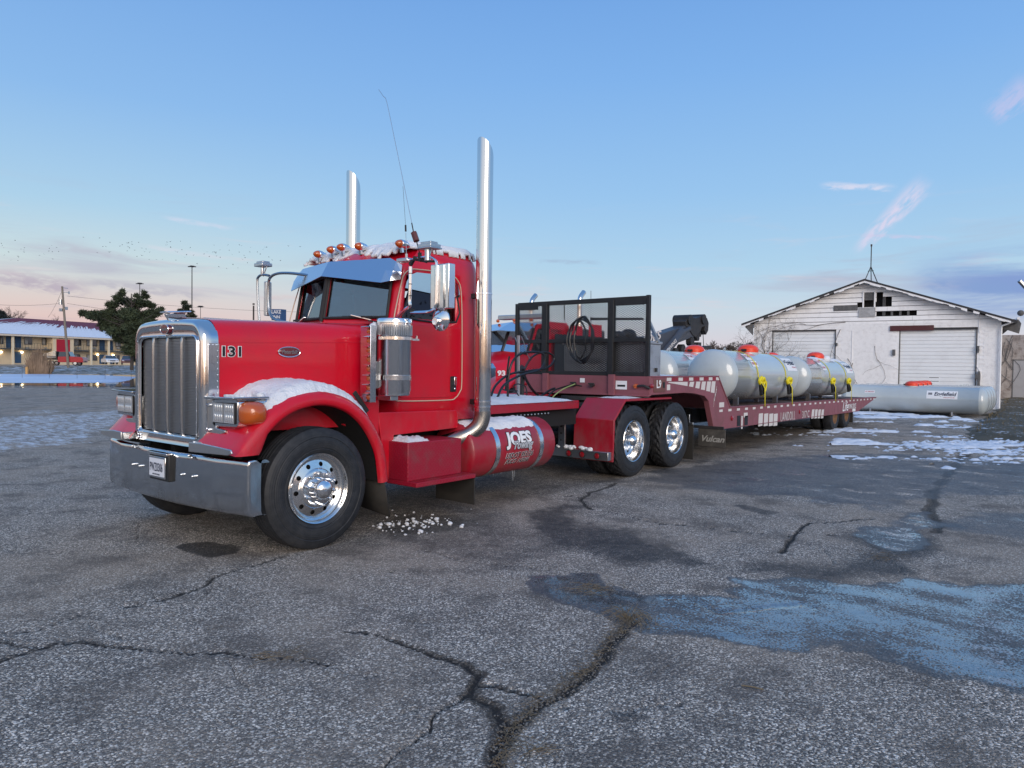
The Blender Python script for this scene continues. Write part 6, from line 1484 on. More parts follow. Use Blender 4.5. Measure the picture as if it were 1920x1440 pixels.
b=MB().loft([[(10.85,YT0+.18,2.56),(10.74,YT,2.60),(10.85,2*YT-YT0-.18,2.56)],[(11.4,YT0+.26,2.80),(11.35,YT,2.86),(11.4,2*YT-YT0-.26,2.80)]],False); o=obj('sun_visor',b,M['chrome_clean'],TT,None); s_=o.modifiers.new('s','SOLIDIFY'); s_.thickness=.02
obj('interior',MB().box(11.1,12.8,YT0+.35,2*YT-YT0-.35,1.3,1.95).box(12.2,12.5,YT0+.5,YT0+1.0,1.9,2.5),M['interior'],TT)
b=MB().box(11.75,12.05,YT0+.3,2*YT-YT0-.3,2.99,3.12); obj('light_bar',b,M['alu'],TT,bevel=.02)
for k in range(4): obj('roof_lamp',MB().lathe([(.05,0),(.045,-.04),(.001,-.06)],(11.42,YT0+.5+k*.6,2.93),(1,0,0),12),M['amber'],TT)
b=MB()
text('hood_number','93',.18,M['label_white'],TT,(10.02,6.70,1.44),(1,-.19,0),(0,0,1),.001,.008,width=.27)
front_x=.62
for o in TT.children:
    if o.type=='MESH' or o.name.startswith('wheel'):
        if o.name.startswith('wheel'):
            if o.location.x+TT.location.x<12: o.location.x+=front_x
        else: o.location.x+=front_x
# body: dark grey with red panel lettering
b=MB().box(13.75,18.9,YT0+.05,2*YT-YT0-.05,1.0,1.42).box(13.75,15.2,YT0+.05,2*YT-YT0-.05,1.42,2.75); obj('wrecker_body',b,mat('charcoal_body',(.055,.058,.065),.45,dirt=.3),TT,bevel=.02)
xx=lambda px:S(px,640,YT0+.04)[0]
b=MB()
for (a0_,a1_,c0_,c1_) in ((1020,1032,612,640),(1020,1058,606,616),(1068,1092,612,690),(1092,1126,640,690),(1104,1128,610,640),(1016,1024,641,650),(1064,1076,641,652)):
    x0_,za=S(a0_,c1_,YT0+.04); x1_,zb=S(a1_,c0_,YT0+.04); b.box(x0_,x1_,YT0+.035,YT0+.048,za,zb)
obj('red_lettering',b,mat('bright_red_decal',lin('c4122c'),.4),TT)
obj('side_locker',MB().box(xx(1040),xx(1132),YT0+.03,YT0+.034,1.5,2.55),M['black'],TT)
# boom
gry=mat('boom_grey',lin('3d424d'),.45,dirt=.3); y=7.0
A_=Vector(t3(1150,668,y)); A2=Vector(t3(1224,636,y)); B_=Vector(t3(1292,618,y))
obj('boom',MB().bar(A_,B_,.5,.55),gry,TT,bevel=.02); obj('boom_extension',MB().bar(A_.lerp(B_,.8)+Vector((0,0,.05)),B_+Vector((.4,0,.12)),.38,.42),M['steel_dark'],TT,bevel=.02)
obj('boom_cylinder',MB().cyl(t3(1236,672,y-.3),t3(1278,622,y-.3),.17,14).cyl(t3(1272,628,y-.3),t3(1292,616,y-.3),.09,12),gry,TT)
x_,_,z_=t3(1231,613,y-.26); text('boom_lettering','JOES',.42,M['reflector'],TT,(t3(1222,634,y-.26)[0],y-.262,t3(1222,634,y-.26)[2]),(B_-A_).normalized(),(0,0,1),.002,.008,.15,1.5)
text('boom_lettering','TOWING',.2,M['reflector'],TT,t3(1258,650,y-.48),(Vector(t3(1278,622,y))-Vector(t3(1236,672,y))).normalized(),(-.6,0,.8),.002,.004,width=1.0)
hx=Vector(t3(1296,612,y))
pp=[S(px,py,y) for px,py in ((1274,612),(1273,603),(1277,597),(1284,594),(1292,597),(1300,594),(1307,592),(1314,597),(1317,606),(1316,620),(1312,628),(1309,620),(1310,612),(1304,614),(1299,628),(1293,634),(1286,628),(1280,618))]
obj('boom_head',MB().prism(pp,1,y-.28,y+.28),M['steel_dark'],TT,bevel=.02)
b=MB()
for px,py in ((1280,600),(1306,599)): x_,z_=S(px,py,y); b.cyl((x_,y-.34,z_),(x_,y+.34,z_),.20,20)
obj('sheave',b,M['black'],TT)
x_,z_=S(1309,620,y); x2,z2=S(1313,648,y)
obj('winch_cable',MB().cyl((x_,y-.2,z_),(x2-.1,y-.2,z2-.15),.015,6),M['steel_dark'],TT); b=MB()
for px,py,r in ((1255,660,.16),(1268,655,.2),(1275,664,.14),(1285,640,.18),(1290,650,.13),(1282,658,.1),(1296,634,.12),(1300,628,.09)):
    x_,z_=S(px,py,y); b.cyl((x_,y-.3,z_),(x_,y-.1,z_),r,10)
b.bar(t3(1258,658,y),t3(1288,664,y),.3,.2); b.box(x_-.2,x_+.1,y-.3,y,z_-.9,z_-.3); b.prism([S(1305,650,y),S(1320,648,y),S(1322,655,y),S(1306,655,y)],1,y-.3,y); obj('winch_gear',b,M['steel_dark'],TT)
b=MB()
for px,py,r in ((1170,640,.25),(1185,638,.3),(1200,640,.25),(1215,648,.2),(1178,628,.3),(1160,630,.25)):
    x_,z_=S(px,py,y); b.ball((x_,y,z_),r,8,6,(1.3,.8,.7))
b.bar(t3(1108,598,y),t3(1205,598,y),.06,.08); b.cyl(t3(1058,563,y),t3(1058,600,y),.02,6); b.bar(t3(1108,545,y-.1)[0:3],t3(1108,620,y-.1),.01,.01)
obj('deck_equipment',b,M['steel_dark'],TT)
# ================================================================ WHITE GARAGE
class Plane:
    """vertical wall plane through P with horizontal direction U; local coords (u along, w back from the picture, z)"""
    def __init__(s,P,U):
        s.P=np.array([P[0],P[1],0.]); U=np.array([U[0],U[1],0.]); s.U=U/np.linalg.norm(U); s.W=np.array([-s.U[1],s.U[0],0.])
        if s.W@np.array([FWD[0],FWD[1],0])<0: s.W=-s.W
    def m(s,px,py,w=0.0):
        r=ray(px,py); t_=((s.P+s.W*w-CAM)@s.W)/(r@s.W); q=CAM+r*t_-s.P; return (float(q@s.U),float(q[2]))
    def xf(s,b): 
        b.v=[tuple((s.P+s.U*p[0]+s.W*p[1]+np.array([0,0,p[2]])).tolist()) for p in b.v]; return b
    def at(s,u,w,z): return tuple((s.P+s.U*u+s.W*w+np.array([0,0,z])).tolist())
vd=RM@np.array([-1200-960.,720-660.,F]); gc=G(1873,768)
GA=Plane(gc,(vd[0],vd[1]))
M['wpaint']=mat('peeling_white_paint',(.88,.87,.88),.7,dirt=.24,dirtcol=(.28,.26,.26,1),dscale=2.2,bump=.25,bscale=26)
M['wbrick']=mat('painted_brick',(.87,.86,.87),.75,dirt=.26,dirtcol=(.30,.27,.26,1),dscale=5,bump=.5,bscale=32,bdist=.01)
M['door_white']=mat('door_paint',(.80,.82,.85),.45,dirt=.2,dirtcol=(.35,.33,.32,1),dscale=1.3)
M['weathered']=mat('weathered_board',(.10,.10,.105),.85,dirt=.6,dirtcol=(.25,.24,.24,1),dscale=7)
M['roofing']=mat('dark_roofing',(.035,.035,.04),.85,dirt=.3,dscale=3)
M['dark_in']=mat('dark_interior',(.006,.006,.007),.9)
GB=thing('white_garage','old white-painted brick garage with a gable roof, peeling boards and two wide doors','building',(gc[0],gc[1],0))
def gobj(name,b,m,par=None,smooth=35,bevel=None): return obj(name,GA.xf(b),m,par or GB,smooth,bevel)
m=GA.m
uL,_=m(1413,650); uR=0.0; uRt,_=m(1874,600)
rt=m(1625,526); eL=m(1397,604); eR=m(1897,595); zE=(m(1413,600)[1]+m(1873,594)[1])/2; urd=(uL+uR)/2+.15
zR=rt[1]; DEP=16
slopeL=(zR-zE)/(uL-urd); 
def roofz_(u): return zR-(zR-zE)*abs(u-urd)/(uL-urd)-.08
# openings
d1=(m(1567,650)[0],m(1447,650)[0]); z1=m(1507,621)[1]; d2=(m(1831,700)[0],m(1684,700)[0]); z2=m(1757,617.5)[1]
zs=m(1700,601)[1]                                          # where boards start above the brick
b=MB()
for a,c,t0_ in ((uR,d2[0],0),(d2[1],d1[0],0),(d1[1],uL,0)): b.box(a,c,.05,.25,0,zs)
b.box(d2[0],d2[1],.05,.25,z2,zs); b.box(d1[0],d1[1],.05,.25,z1,zs)
gobj('wall',b,M['wbrick'])
b=MB(); bh=.095; bw=.31; nrow=int(zs/bh)
for r in range(nrow):
    z=r*bh; u=-(bw/2 if r%2 else 0)
    while u<uL:
        a,c=max(u+.004,uR),min(u+bw-.004,uL); mid=(a+c)/2; u+=bw
        if c-a<.05: continue
        if z+bh>0 and ((d2[0]-.18<mid<d2[1]+.18 and z<z2+.06) or (d1[0]-.18<mid<d1[1]+.18 and z<z1+.06)): continue
        if z+bh>zs: continue
        o_=random.uniform(-.004,.004); b.box(a,c,.038+o_,.05,z+.004,z+bh-.004)
o=gobj('brick_facing',b,M['wbrick'],None,None); o['kind']='stuff'
# side and back walls
gobj('side_wall',MB().box(uR,uR+.2,.26,DEP,0,zE-.05),M['wbrick']); gobj('side_wall',MB().box(uL-.2,uL,.26,DEP,0,zE-.05),M['wbrick'])
gobj('loft_shade_sheet',MB().prism([(uR+.3,zs-.3),(uL-.3,zs-.3),(urd,zR-.3)],1,.30,.32),M['dark_in'])  # backing sheet coloured black for the shade inside the loft, behind missing boards
holes=[]
def hrect(x0,y0,x1,y1): a=m(x0,y1); c=m(x1,y0); holes.append((min(a[0],c[0]),max(a[0],c[0]),a[1],c[1]))
hrect(1643,553,1655.5,577); hrect(1658.5,561,1672,575); hrect(1643,579,1719,591); hrect(1619,546,1640,577); hrect(1607,566,1640,577)
bdh=.225; z=zs; row=0
while z<zR-.05:
    zt_=min(z+bdh,zR); cuts=[-99]
    # board run inside the gable at this height
    k=(zR-.10-z)/(zR-zE); ua=urd-(uL-urd)*k; ub=urd+(uL-urd)*k; kt=max(0,(zR-.10-zt_)/(zR-zE)); ua2=urd-(uL-urd)*kt; ub2=urd+(uL-urd)*kt
    ua,ub=max(ua,uR),min(ub,uL); ua2,ub2=max(ua2,uR),min(ub2,uL)
    segs=[(ua,ub)]
    for h0,h1,hz0,hz1 in holes:
        if hz0<z+bdh*.6 and hz1>z+bdh*.4:
            n2=[]
            for a,c in segs:
                if h0>a and h1<c: n2+=[(a,h0),(h1,c)]
                elif h0<=a<h1: n2.append((h1,c))
                elif h0<c<=h1: n2.append((a,h0))
                else: n2.append((a,c))
            segs=[s_ for s_ in n2 if s_[1]-s_[0]>.08]
    out=[]
    for a,c in segs:
        while c-a>4.6: j=random.uniform(2.4,4.2); out.append((a,a+j)); a=a+j
        out.append((a,c))
    for a,c in out:
        a2=ua2 if a==ua else a; c2=ub2 if c==ub else c; a_=a+.004; o_=random.uniform(-.004,.006); dz_=random.uniform(-.008,.006)
        bb=MB().add([(a_,.03+o_,z+dz_+.028),(c-.004,.03+o_,z+.028),(c2-.004,.05+o_,zt_-.002),(a2+.004,.05+o_,zt_+dz_*.5-.002),(a_,.07,z+.012),(c-.004,.07,z+.012),(c2-.004,.09,zt_),(a2+.004,.09,zt_)],[(0,1,2,3),(7,6,5,4),(0,4,5,1),(1,5,6,2),(2,6,7,3),(3,7,4,0)])
        gobj('siding_board',bb,M['wpaint'],None,None)
    z+=bdh; row+=1
for px in (1656.5,1657.5,1672,1688,1703): u,_=m(px,580); gobj('stud',MB().box(u-.045,u+.045,.10,.2,zs+.25,m(px,550)[1] if px<1660 else m(px,574)[1]),M['weathered'])
for k in range(6):
    y0_=547.5+k*2.6; a=m(1639.5,y0_+1.6); c=m(1620,y0_); gobj('louvre_slat',MB().box(a[0],c[0],.07,.13,a[1],c[1]),M['weathered'])
a=m(1608,582); c=m(1563,573); gobj('grey_board',MB().box(a[0],c[0],.012,.028,a[1],c[1]),M['weathered'])
a=m(1641,594); c=m(1610,577); gobj('plywood_patch',MB().box(a[0],c[0],.0,.028,a[1],c[1]),mat('peeled_plywood',(.32,.32,.33),.8,dirt=.8,dirtcol=(.6,.6,.62,1),dscale=6))
b=MB()
for px,py in ((1619,546),(1640.5,546)): u,z_=m(px,py); b.box(u-.03,u+.03,.0,.10,m(px,577)[1],z_)
a=m(1641,547); c=m(1619,545); b.box(a[0],c[0],.0,.1,a[1],c[1]); gobj('vent_frame',b,M['wpaint'])
# doors
def bigdoor(u0,u1,zt_,label,win=None):
    n=int(round(zt_/.53)); h=zt_/n; b0=None
    fr=MB().box(u0-.02,u0+.05,.06,.2,0,zt_).box(u1-.05,u1+.02,.06,.2,0,zt_); dr_=gobj('garage_door_frame',fr,M['weathered'])
    for i in range(n):
        z0_=i*h; b=MB()
        for k in range(3): b.box(u0+.05,u1-.05,.115,.15,z0_+k*h/3+.013,z0_+(k+1)*h/3-.013)
        b.box(u0+.05,u1-.05,.15,.19,z0_+.003,z0_+h-.003)
        p_=gobj('door_panel',b,M['door_white'],dr_)
    if win: gobj('door_window',MB().box(win[0],win[1],.118,.128,win[2],win[3]),M['dark_in'],dr_); gobj('window_trim',MB().box(win[0]-.04,win[1]+.04,.122,.129,win[2]-.04,win[3]+.04),M['wpaint'],dr_)
a=m(1760,715.5,.12); c=m(1742,706,.12)
bigdoor(d2[0],d2[1],z2,'',(a[0],c[0],a[1],c[1])); bigdoor(d1[0],d1[1],z1,'')
gobj('lintel',MB().box(d1[0],d1[1],.02,.06,z1,z1+.06),M['roofing']); gobj('lintel',MB().box(d2[0],d2[1],.02,.06,z2-.02,z2+.08),M['roofing'])
a=m(1751,619.5); c=m(1669,611); gobj('maroon_lintel',MB().box(a[0],c[0],-.03,.02,a[1],c[1]),mat('maroon_lintel',lin('4d1c22'),.6,dirt=.3))
# roof
oh=.55; wr=-.38
for s_ in (-1,1):
    ue=(uL+oh) if s_>0 else (uR-oh); ze=zR-(zR-zE)*abs(ue-urd)/(uL-urd)+.05
    b=MB().add([(urd,wr,zR+.05),(ue,wr,ze),(ue,DEP,ze),(urd,DEP,zR+.05),(urd,wr,zR-.03),(ue,wr,ze-.08),(ue,DEP,ze-.08),(urd,DEP,zR-.03)],[(0,1,2,3),(7,6,5,4),(0,4,5,1),(1,5,6,2),(2,6,7,3)])
    gobj('roof',b,M['roofing'])
    # peeling fascia below the roof edge, in ragged pieces
    n_=26; 
    for k in range(n_):
        f0=k/n_; f1=(k+1)/n_; 
        if random.random()<.10: continue
        ua=urd+(ue-urd)*f0; ub=urd+(ue-urd)*f1; za=zR-.035+(ze-.085-zR+.035)*f0+.0; zb=zR-.035+(ze-.085-zR+.035)*f1; hh=random.uniform(.05,.13)
        gobj('fascia_piece',MB().add([(ua,wr+.02,za),(ub,wr+.02,zb),(ub,wr+.02,zb-hh),(ua,wr+.02,za-hh*random.uniform(.6,1.2)),(ua,wr+.05,za),(ub,wr+.05,zb),(ub,wr+.05,zb-hh),(ua,wr+.05,za-hh)],[(0,1,2,3),(7,6,5,4),(0,4,5,1),(1,5,6,2),(2,6,7,3),(3,7,4,0)]),M['wpaint'])
    b=MB().add([(urd,-.36,zR-.04),(ue,-.36,ze-.09),(ue,.04,ze-.09),(urd,.04,zR-.04)],[(0,1,2,3)]); o=gobj('soffit',b,M['weathered'],None,None); s2=o.modifiers.new('s','SOLIDIFY'); s2.thickness=.02
    gobj('eave_soffit',MB().box(min(uR-oh,uR),uR,0,DEP,zE-.20,zE-.18) if s_<0 else MB().box(uL,uL+oh,0,DEP,zE-.20,zE-.18),M['wpaint'])
gobj('gutter',MB().tube([(uR-oh-.03,-.45,zE-.16),(uR-oh-.03,DEP,zE-.2)],.06,8),M['wpaint'])
gobj('downspout',MB().tube([(uR-oh-.03,-.3,zE-.15),(uR-oh+.1,-.2,zE-.28),(uR-.02,-.05,zE-.45),(uR+.0,-.06,zE-.6),(uR+.0,-.06,.05)],.04,8),M['wpaint'])
gobj('broken_gutter',MB().prism([(uR-oh-.1,zE-.1),(uR-oh-.22,zE-.3),(uR-oh-.15,zE-.75),(uR-.06,zE-.50),(uR-.05,zE-.12)],1,1.0,1.1),M['weathered'])
gobj('corner_lamp',MB().ball((uR-oh-.1,-.4,zE+.06),.13,8,6),M['weathered'])
gobj('left_bracket',MB().prism([(uL,zE-.15),(uL+oh,zE-.15),(uL,zE-.75)],1,-.2,-.15),M['weathered'])
for px,py,w_,h_ in ((1676,661,.12,.28),(1834,655,.08,.30),(1831,706,.12,.2),(1835,712,.10,.75),(1569,646,.06,.16),(1836,587,.12,.12)):
    u,z_=m(px,py); gobj('wall_box',MB().box(u-w_/2,u+w_/2,-.06,.04,z_-h_/2,z_+h_/2),M['weathered'],None,None,.01)
b=MB(); u,z_=m(1836,590); b.tube([(u,.02,z_),(u+.01,.02,z_-.4),(u-.03,.02,z_-.8)],.012,5); u,z_=m(1831,686); b.tube([(u,.02,z_),(u-.15,.02,z_-.25),(u-.18,.02,z_-.6)],.012,5); u,z_=m(1598,620); b.tube([(u,.025,z_-.0),(u,.025,z_-2.4)],.014,5)
gobj('conduit',b,M['wpaint'])
# mast on the roof
b=MB(); base=m(1633,524); tp_=m(1634,460); w_=1.5; base=m(1632.5,527,w_); top=m(1634,460,w_); kn=m(1633,500,w_)
b.cyl((kn[0],w_,kn[1]-.1),(top[0],w_,top[1]),.025,6)
for du,dw in ((.28,-.3),(-.34,-.3),(0.0,.4)): b.tube([(kn[0],w_,kn[1]),(kn[0]+du,w_+dw,roofz_(kn[0])+.1)],.022,5)
b.tube([(kn[0]+.12,w_-.1,kn[1]-.22),(kn[0]-.14,w_-.1,kn[1]-.22)],.014,4)
b.cyl((top[0],w_,top[1]-.05),(top[0],w_,top[1]+.05),.045,6)
AM=thing('roof_mast','thin tripod antenna mast on the ridge of the white garage','antenna',GA.at(kn[0],w_,roofz_(kn[0])+.1)); obj('mast',GA.xf(b),M['steel_dark'],AM)
# vine on the left of the facade
b=MB(); rv=random.Random(5)
def vine(u,z,a,l,r,d):
    P=[(u,.02,z)]
    for i in range(5):
        a+=rv.uniform(-.38,.38); u+=math.sin(a)*l/5; z+=math.cos(a)*l/5; P.append((u,.01-rv.uniform(0,.03),z))
    if z>roofz_(u)+.25: return
    b.tube(P,lambda t_:r*(1-.5*t_),4,0)
    if d>0:
        for k in range(rv.choice((2,3,3))): q=P[rv.choice((2,3,4,5))]; vine(q[0],q[2],a+rv.uniform(-1.1,1.1),l*rv.uniform(.55,.85),r*.62,d-1)
uv,_=m(1433,690); 
for k in range(7): vine(uv+rv.uniform(-.3,.3),.5+rv.uniform(0,1.2),rv.uniform(-.2,.2),1.3,.016,4)
u2,_=m(1447,640); 
for k in range(2): vine(u2,1.6+k*.5,rv.uniform(-1.6,-.9),1.1,.015,3)
u3,z3=m(1580,610); vine(u3+.1,z3-.2,2.9,1.4,.014,1); vine(m(1590,640)[0],2.2,-2.6,1.3,.012,2); vine(m(1600,640)[0],2.0,2.7,1.6,.012,2); vine(m(1640,650)[0],2.8,3.0,1.6,.01,1); vine(m(1585,604)[0],m(1585,604)[1],1.3,2.2,.014,2)
tag(obj('climbing_vine',GA.xf(b),mat('bare_vine',(.14,.115,.10),.85),None,180),'bare leafless vine climbing the left side of the white garage wall','vine')
# old brick building further right
BP=depth_pt(1885,700,44); vb=RM@np.array([-1200-960.,0,F]); BR=Plane((BP[0],BP[1]),(-vb[0],-vb[1]))
BB=thing('brick_building','weathered old brick building with a grey metal door at the right edge','building',(BP[0],BP[1],0))
def bobj(name,b,mm_,par=None,smooth=None): return obj(name,BR.xf(b),mm_,par or BB,smooth)
oldb=mat('flaking_old_brick',(.38,.345,.33),.85,dirt=.9,dirtcol=(.11,.075,.065,1),dscale=2.6,bump=.6,bscale=20)
zt_=BR.m(1900,628)[1]; u0=BR.m(1868,700)[0]; u1=u0+9; dd0=BR.m(1898,700)[0]; dz0=BR.m(1899,674)[1]
bobj('wall',MB().box(u0,dd0,0,.3,-.1,zt_).box(dd0,u1,0,.3,dz0,zt_).box(u0,u1,.3,8,-.1,zt_-.2),oldb)
b=MB(); r=0; z=0
while z<zt_-.1:
    u=u0-(.14 if r%2 else 0)
    while u<dd0+2:
        if not (u+.28>dd0 and z<dz0+.02) and u>u0 and random.random()>.12: b.box(u+.006,u+.274,-.018+random.uniform(-.006,.006),0,z+.006,z+.094)
        u+=.28
    z+=.1; r+=1
o=bobj('brick_facing',b,oldb); o['kind']='stuff'
bobj('metal_door',MB().box(dd0+.05,dd0+2.6,-.02,.05,-.05,dz0-.06),mat('grey_door',(.33,.33,.35),.5,dirt=.2)); bobj('door_frame',MB().box(dd0,dd0+.05,-.03,.05,-.05,dz0).box(dd0,dd0+2.6,-.03,.05,dz0-.06,dz0),M['weathered'])
b=MB()
for i in range(9):
    vine_=[]; x=u0+random.uniform(.2,1.0); z=random.uniform(1.5,zt_); 
    b.tube([(x,-.04,z),(x+random.uniform(-.4,.4),-.05,z-random.uniform(.4,.9)),(x+random.uniform(-.6,.6),-.05,z-random.uniform(1,1.8))],.012,4,3)
tag(bobj('vine_stems',b,M['weathered']),kind='stuff')
# grass verge with thawing snow at the right
def vergemat(name,snowk,gcol=(.10,.085,.05,1),ns_=9):
    m_=bpy.data.materials.new(name); m_.use_nodes=True; t=NT(m_.node_tree); p=t.n['Principled BSDF']; tc=t.new('ShaderNodeTexCoord').outputs['Object']
    n=t.noise(tc,ns_,6,.7); n2=t.noise(tc,.8,4,.6); g=t.mix(t.noise(tc,22,4,.6),(.05,.04,.026,1),gcol)
    f=t.step(t.m('ADD',n,t.m('MULTIPLY',n2,.7)),1.12-snowk,1.30-snowk); t.l.new(t.mix(f,g,(.68,.73,.82,1)),p.inputs['Base Color']); p.inputs['Roughness'].default_value=.8
    t.l.new(t.bump(n,.8,.05),p.inputs['Normal']); return m_
VP=GP([(1868,773),(1845,778),(1838,795),(1812,806),(1822,818),(1835,826),(1870,824),(1930,828),(2150,840),(2200,745),(2000,735),(1900,735),(1880,745)])
def f3(X_,Y_,L_,D): return sst(sdist(X_,Y_,VP)+(fbm(L_,D,1.5,4,81)-.5)*.6,-.1,.7)*.3
vo=snowfield('grass_verge',10,40,14,48,.16,f3,.10,'structure',vergemat('snowy_grass',.20))
b=MB(); rg_=random.Random(9); n_=0
while n_<16000:
    l_=rg_.uniform(12,34); d_=rg_.uniform(15.5,44); x,y=lw(l_,d_)
    if d_>30 and rg_.random()<.5: continue
    n_+=1; 
    if n_%400==0: pass
    b.v+= []
    pts_=(x,y); cand=pts_
    b_f=len(b.v); h=rg_.uniform(.04,.13); a=rg_.uniform(0,2*PI); e=.007+d_*.0003
    b.v+=[(x-e*math.cos(a),y-e*math.sin(a),.03),(x+e*math.cos(a),y+e*math.sin(a),.03),(x+rg_.uniform(-.06,.06),y+rg_.uniform(-.06,.06),.05+h)]; b.f.append((b_f,b_f+1,b_f+2))
V=np.array(b.v).reshape(-1,3,3); c_=V[:,0,:2]; ok=sdist(c_[:,0],c_[:,1],VP)>.15; V=V[ok]; b=MB(); b.v=[tuple(p) for p in V.reshape(-1,3).tolist()]; b.f=[(3*i,3*i+1,3*i+2) for i in range(len(V))]
tag(obj('verge_grass',b,mat('winter_grass',(.19,.15,.085),.85,hue=.5,dscale=2),None,None,fix=False),'short dry winter grass poking through snow beside the white garage','grass',kind='stuff')
bs=G(1878,742); b=MB().obox((bs[0],bs[1],.5),(.12,.05,1.1),(0,.6,.4)); tag(obj('loose_plank',b,M['wpaint']),'white plank leaning against the right corner of the white garage','plank')
# ================================================================ LEFT BACKGROUND
# raised verge between the road and the motel
b=MB(); pr_=[(84,-.03),(92,.10),(110,.35),(140,.80),(300,.95),(330,-.2)]
for k,(d_,z) in enumerate(pr_):
    pass
rr=[[( *lw(-(.95 if s_==0 else .28)*d_*1.0+(0 if s_==0 else 0),d_),z) for s_ in (0,.25,.5,.75,1)] for d_,z in pr_]
rr=[[(*lw(d_*(-1.15+.75*s_),d_),z) for s_ in (0,.2,.4,.6,.8,1)] for d_,z in pr_]
tag(obj('motel_verge',MB().loft(rr,False),vergemat('snowy_bank',.30,(.13,.12,.06,1),1.3),None,60),kind='structure')
ROADP=[(*lw(d_*(-1.2+.95*s_),d_),.012) for d_,s_ in ((77,0),(77,1),(86,1),(86,0))]
# motel
MP=Plane(depth_pt(0,676,127)[:2],(depth_pt(235,679,150)-depth_pt(0,676,127))[:2]); mq=MP.m; zb=.80
ML=thing('motel','two-storey cream motel with a snowy red roof, blue doors and open walkways','building',MP.at(0,0,0))
def mobj(name,b,mm_,par=None,smooth=None): return obj(name,MP.xf(b),mm_,par or ML,smooth)
zE_=mq(0,626,-1.5)[1]; zf=mq(170,658)[1]; uA=-14.0; uB=mq(300,680)[0]; ze2=zE_-.0
mobj('back_wall',MB().box(uA,uB,0,.3,zb-.8,zE_),M['cream']); mobj('end_wall',MB().box(uB-.3,uB,.3,12,zb-.8,zE_),M['cream'])
mobj('walkway',MB().box(uA,uB,-1.6,0,zf-.12,zf+.1),mat('dark_walkway',(.05,.055,.06),.7)); mobj('pavement',MB().box(uA,uB,-2.4,0,zb-.8,zb+.05),mat('kerb_concrete',(.25,.24,.23),.8))
blue=mat('blue_door',lin('33506e'),.5); wdk=mat('dark_window',(.03,.035,.04),.1,coat=1); curt=mat('curtain',(.35,.34,.32),.8)
def mrect(x0,y0,x1,y1,name,mm_,w_=-.03,t_=.06):
    a=mq(x0,y1); c=mq(x1,y0); return mobj(name,MB().box(a[0],c[0],w_-t_,w_,a[1],c[1]),mm_)
for x0,y0,x1,y1 in ((11,631,21.5,652),(28,631,39,652),(27.5,660,39,680.5),(186,638,196,657),(206,640,211,657),(186,665,196,682),(206,666,211,682),(-14,631,-5,652)): mrect(x0,y0,x1,y1,'room_door',blue)
for x0,y0,x1,y1 in ((0,631,6,645),(45,632,60,646),(78,634,92,647),(138,637,152,648),(162,638,182,649),(216,640,226,650),(162,665,182,676),(138,664,150,676),(214,666,224,676),(60,661,80,672)):
    w0=mrect(x0,y0,x1,y1,'window',wdk); a=mq(x0+1,y1-1); c=mq(x0+(x1-x0)*.45,y0+1); mobj('curtain',MB().box(a[0],c[0],-.11,-.092,a[1],c[1]),curt,w0)
for px in (147,175,221,50,86): mrect(px-4,651,px+3,654,'air_conditioner',curt,-.09,.2)
for px,w_ in ((23,.35),(170,.35),(203,.35),(-22,.35)): a=mq(px,660,-1.6); mobj('column',MB().box(a[0]-w_/2,a[0]+w_/2,-1.85,-1.6,zb-.5,zE_-.1),mat('column_paint',lin('d8c9ae'),.7))
a=mq(98,640,-1.7); c=mq(137,640,-1.7); mobj('stair_tower',MB().box(a[0],c[0],-1.9,-.0,zb-.5,zE_-.05),M['cream'])
a=mq(106,668,-1.92); c=mq(131,637,-1.92); mobj('red_panel',MB().box(a[0],c[0],-1.96,-1.905,a[1],c[1]),mat('red_panel',lin('a5142a'),.6))
a=mq(114,633.5,-1.92); mobj('tower_lamp',MB().box(a[0]-.4,a[0]+.4,-2.0,-1.91,a[1]-.12,a[1]+.12),M['black'])
b=MB(); 
for k in range(90):
    u=uA+(uB-uA)*k/90
    if mq(98,650,-1.6)[0]<u<mq(137,650,-1.6)[0]: continue
    b.box(u-.015,u+.015,-1.62,-1.59,zf+.1,zf+1.1)
for z in (zf+.25,zf+1.1): b.box(uA,mq(98,650,-1.6)[0],-1.63,-1.58,z,z+.04); b.box(mq(137,650,-1.6)[0],uB,-1.63,-1.58,z,z+.04)
mobj('railing',b,M['black'])
lit=mat('warm_lamp',(1,.9,.7),.4,emit=(1,.80,.5),estr=14)
for px,py in ((2,660),(41,660.5),(183,665),(212,666)): a=mq(px,py,-.2); mobj('wall_lamp',MB().ball((a[0],-.25,a[1]),.17,8,6),lit)
# roof: hip with ridge
a=mq(33,596,5); c=mq(262,612,5); zr=a[1]; uh=a[0]
redroof=mat('red_metal_roof',lin('6c2a33'),.5,dirt=.2)
rv_=[(uA-6,-2.2,zE_),(uB+1,-2.2,zE_),(uB-5,5,zr),(uh,5,zr),(uh-.01,5.01,zr),(uA-6,13,zE_)]
b=MB().add([(uA-1,-2.2,zE_),(uB+1,-2.2,zE_),(uB-6,5,zr),(uh,5,zr),(uA-1,12,zE_),(uB+1,12,zE_)],[(0,1,2,3),(3,4,0),(1,5,2),(3,2,5,4)]); mobj('roof',b,redroof)
mobj('eave_fascia',MB().box(uA-1,uB+1,-2.25,-2.15,zE_-.28,zE_+.02),mat('cream_trim',lin('cfc0ae'),.7)); mobj('soffit',MB().box(uA-1,uB+1,-2.15,0,zE_-.06,zE_-.02),M['cream'])
b=MB(); n_=150
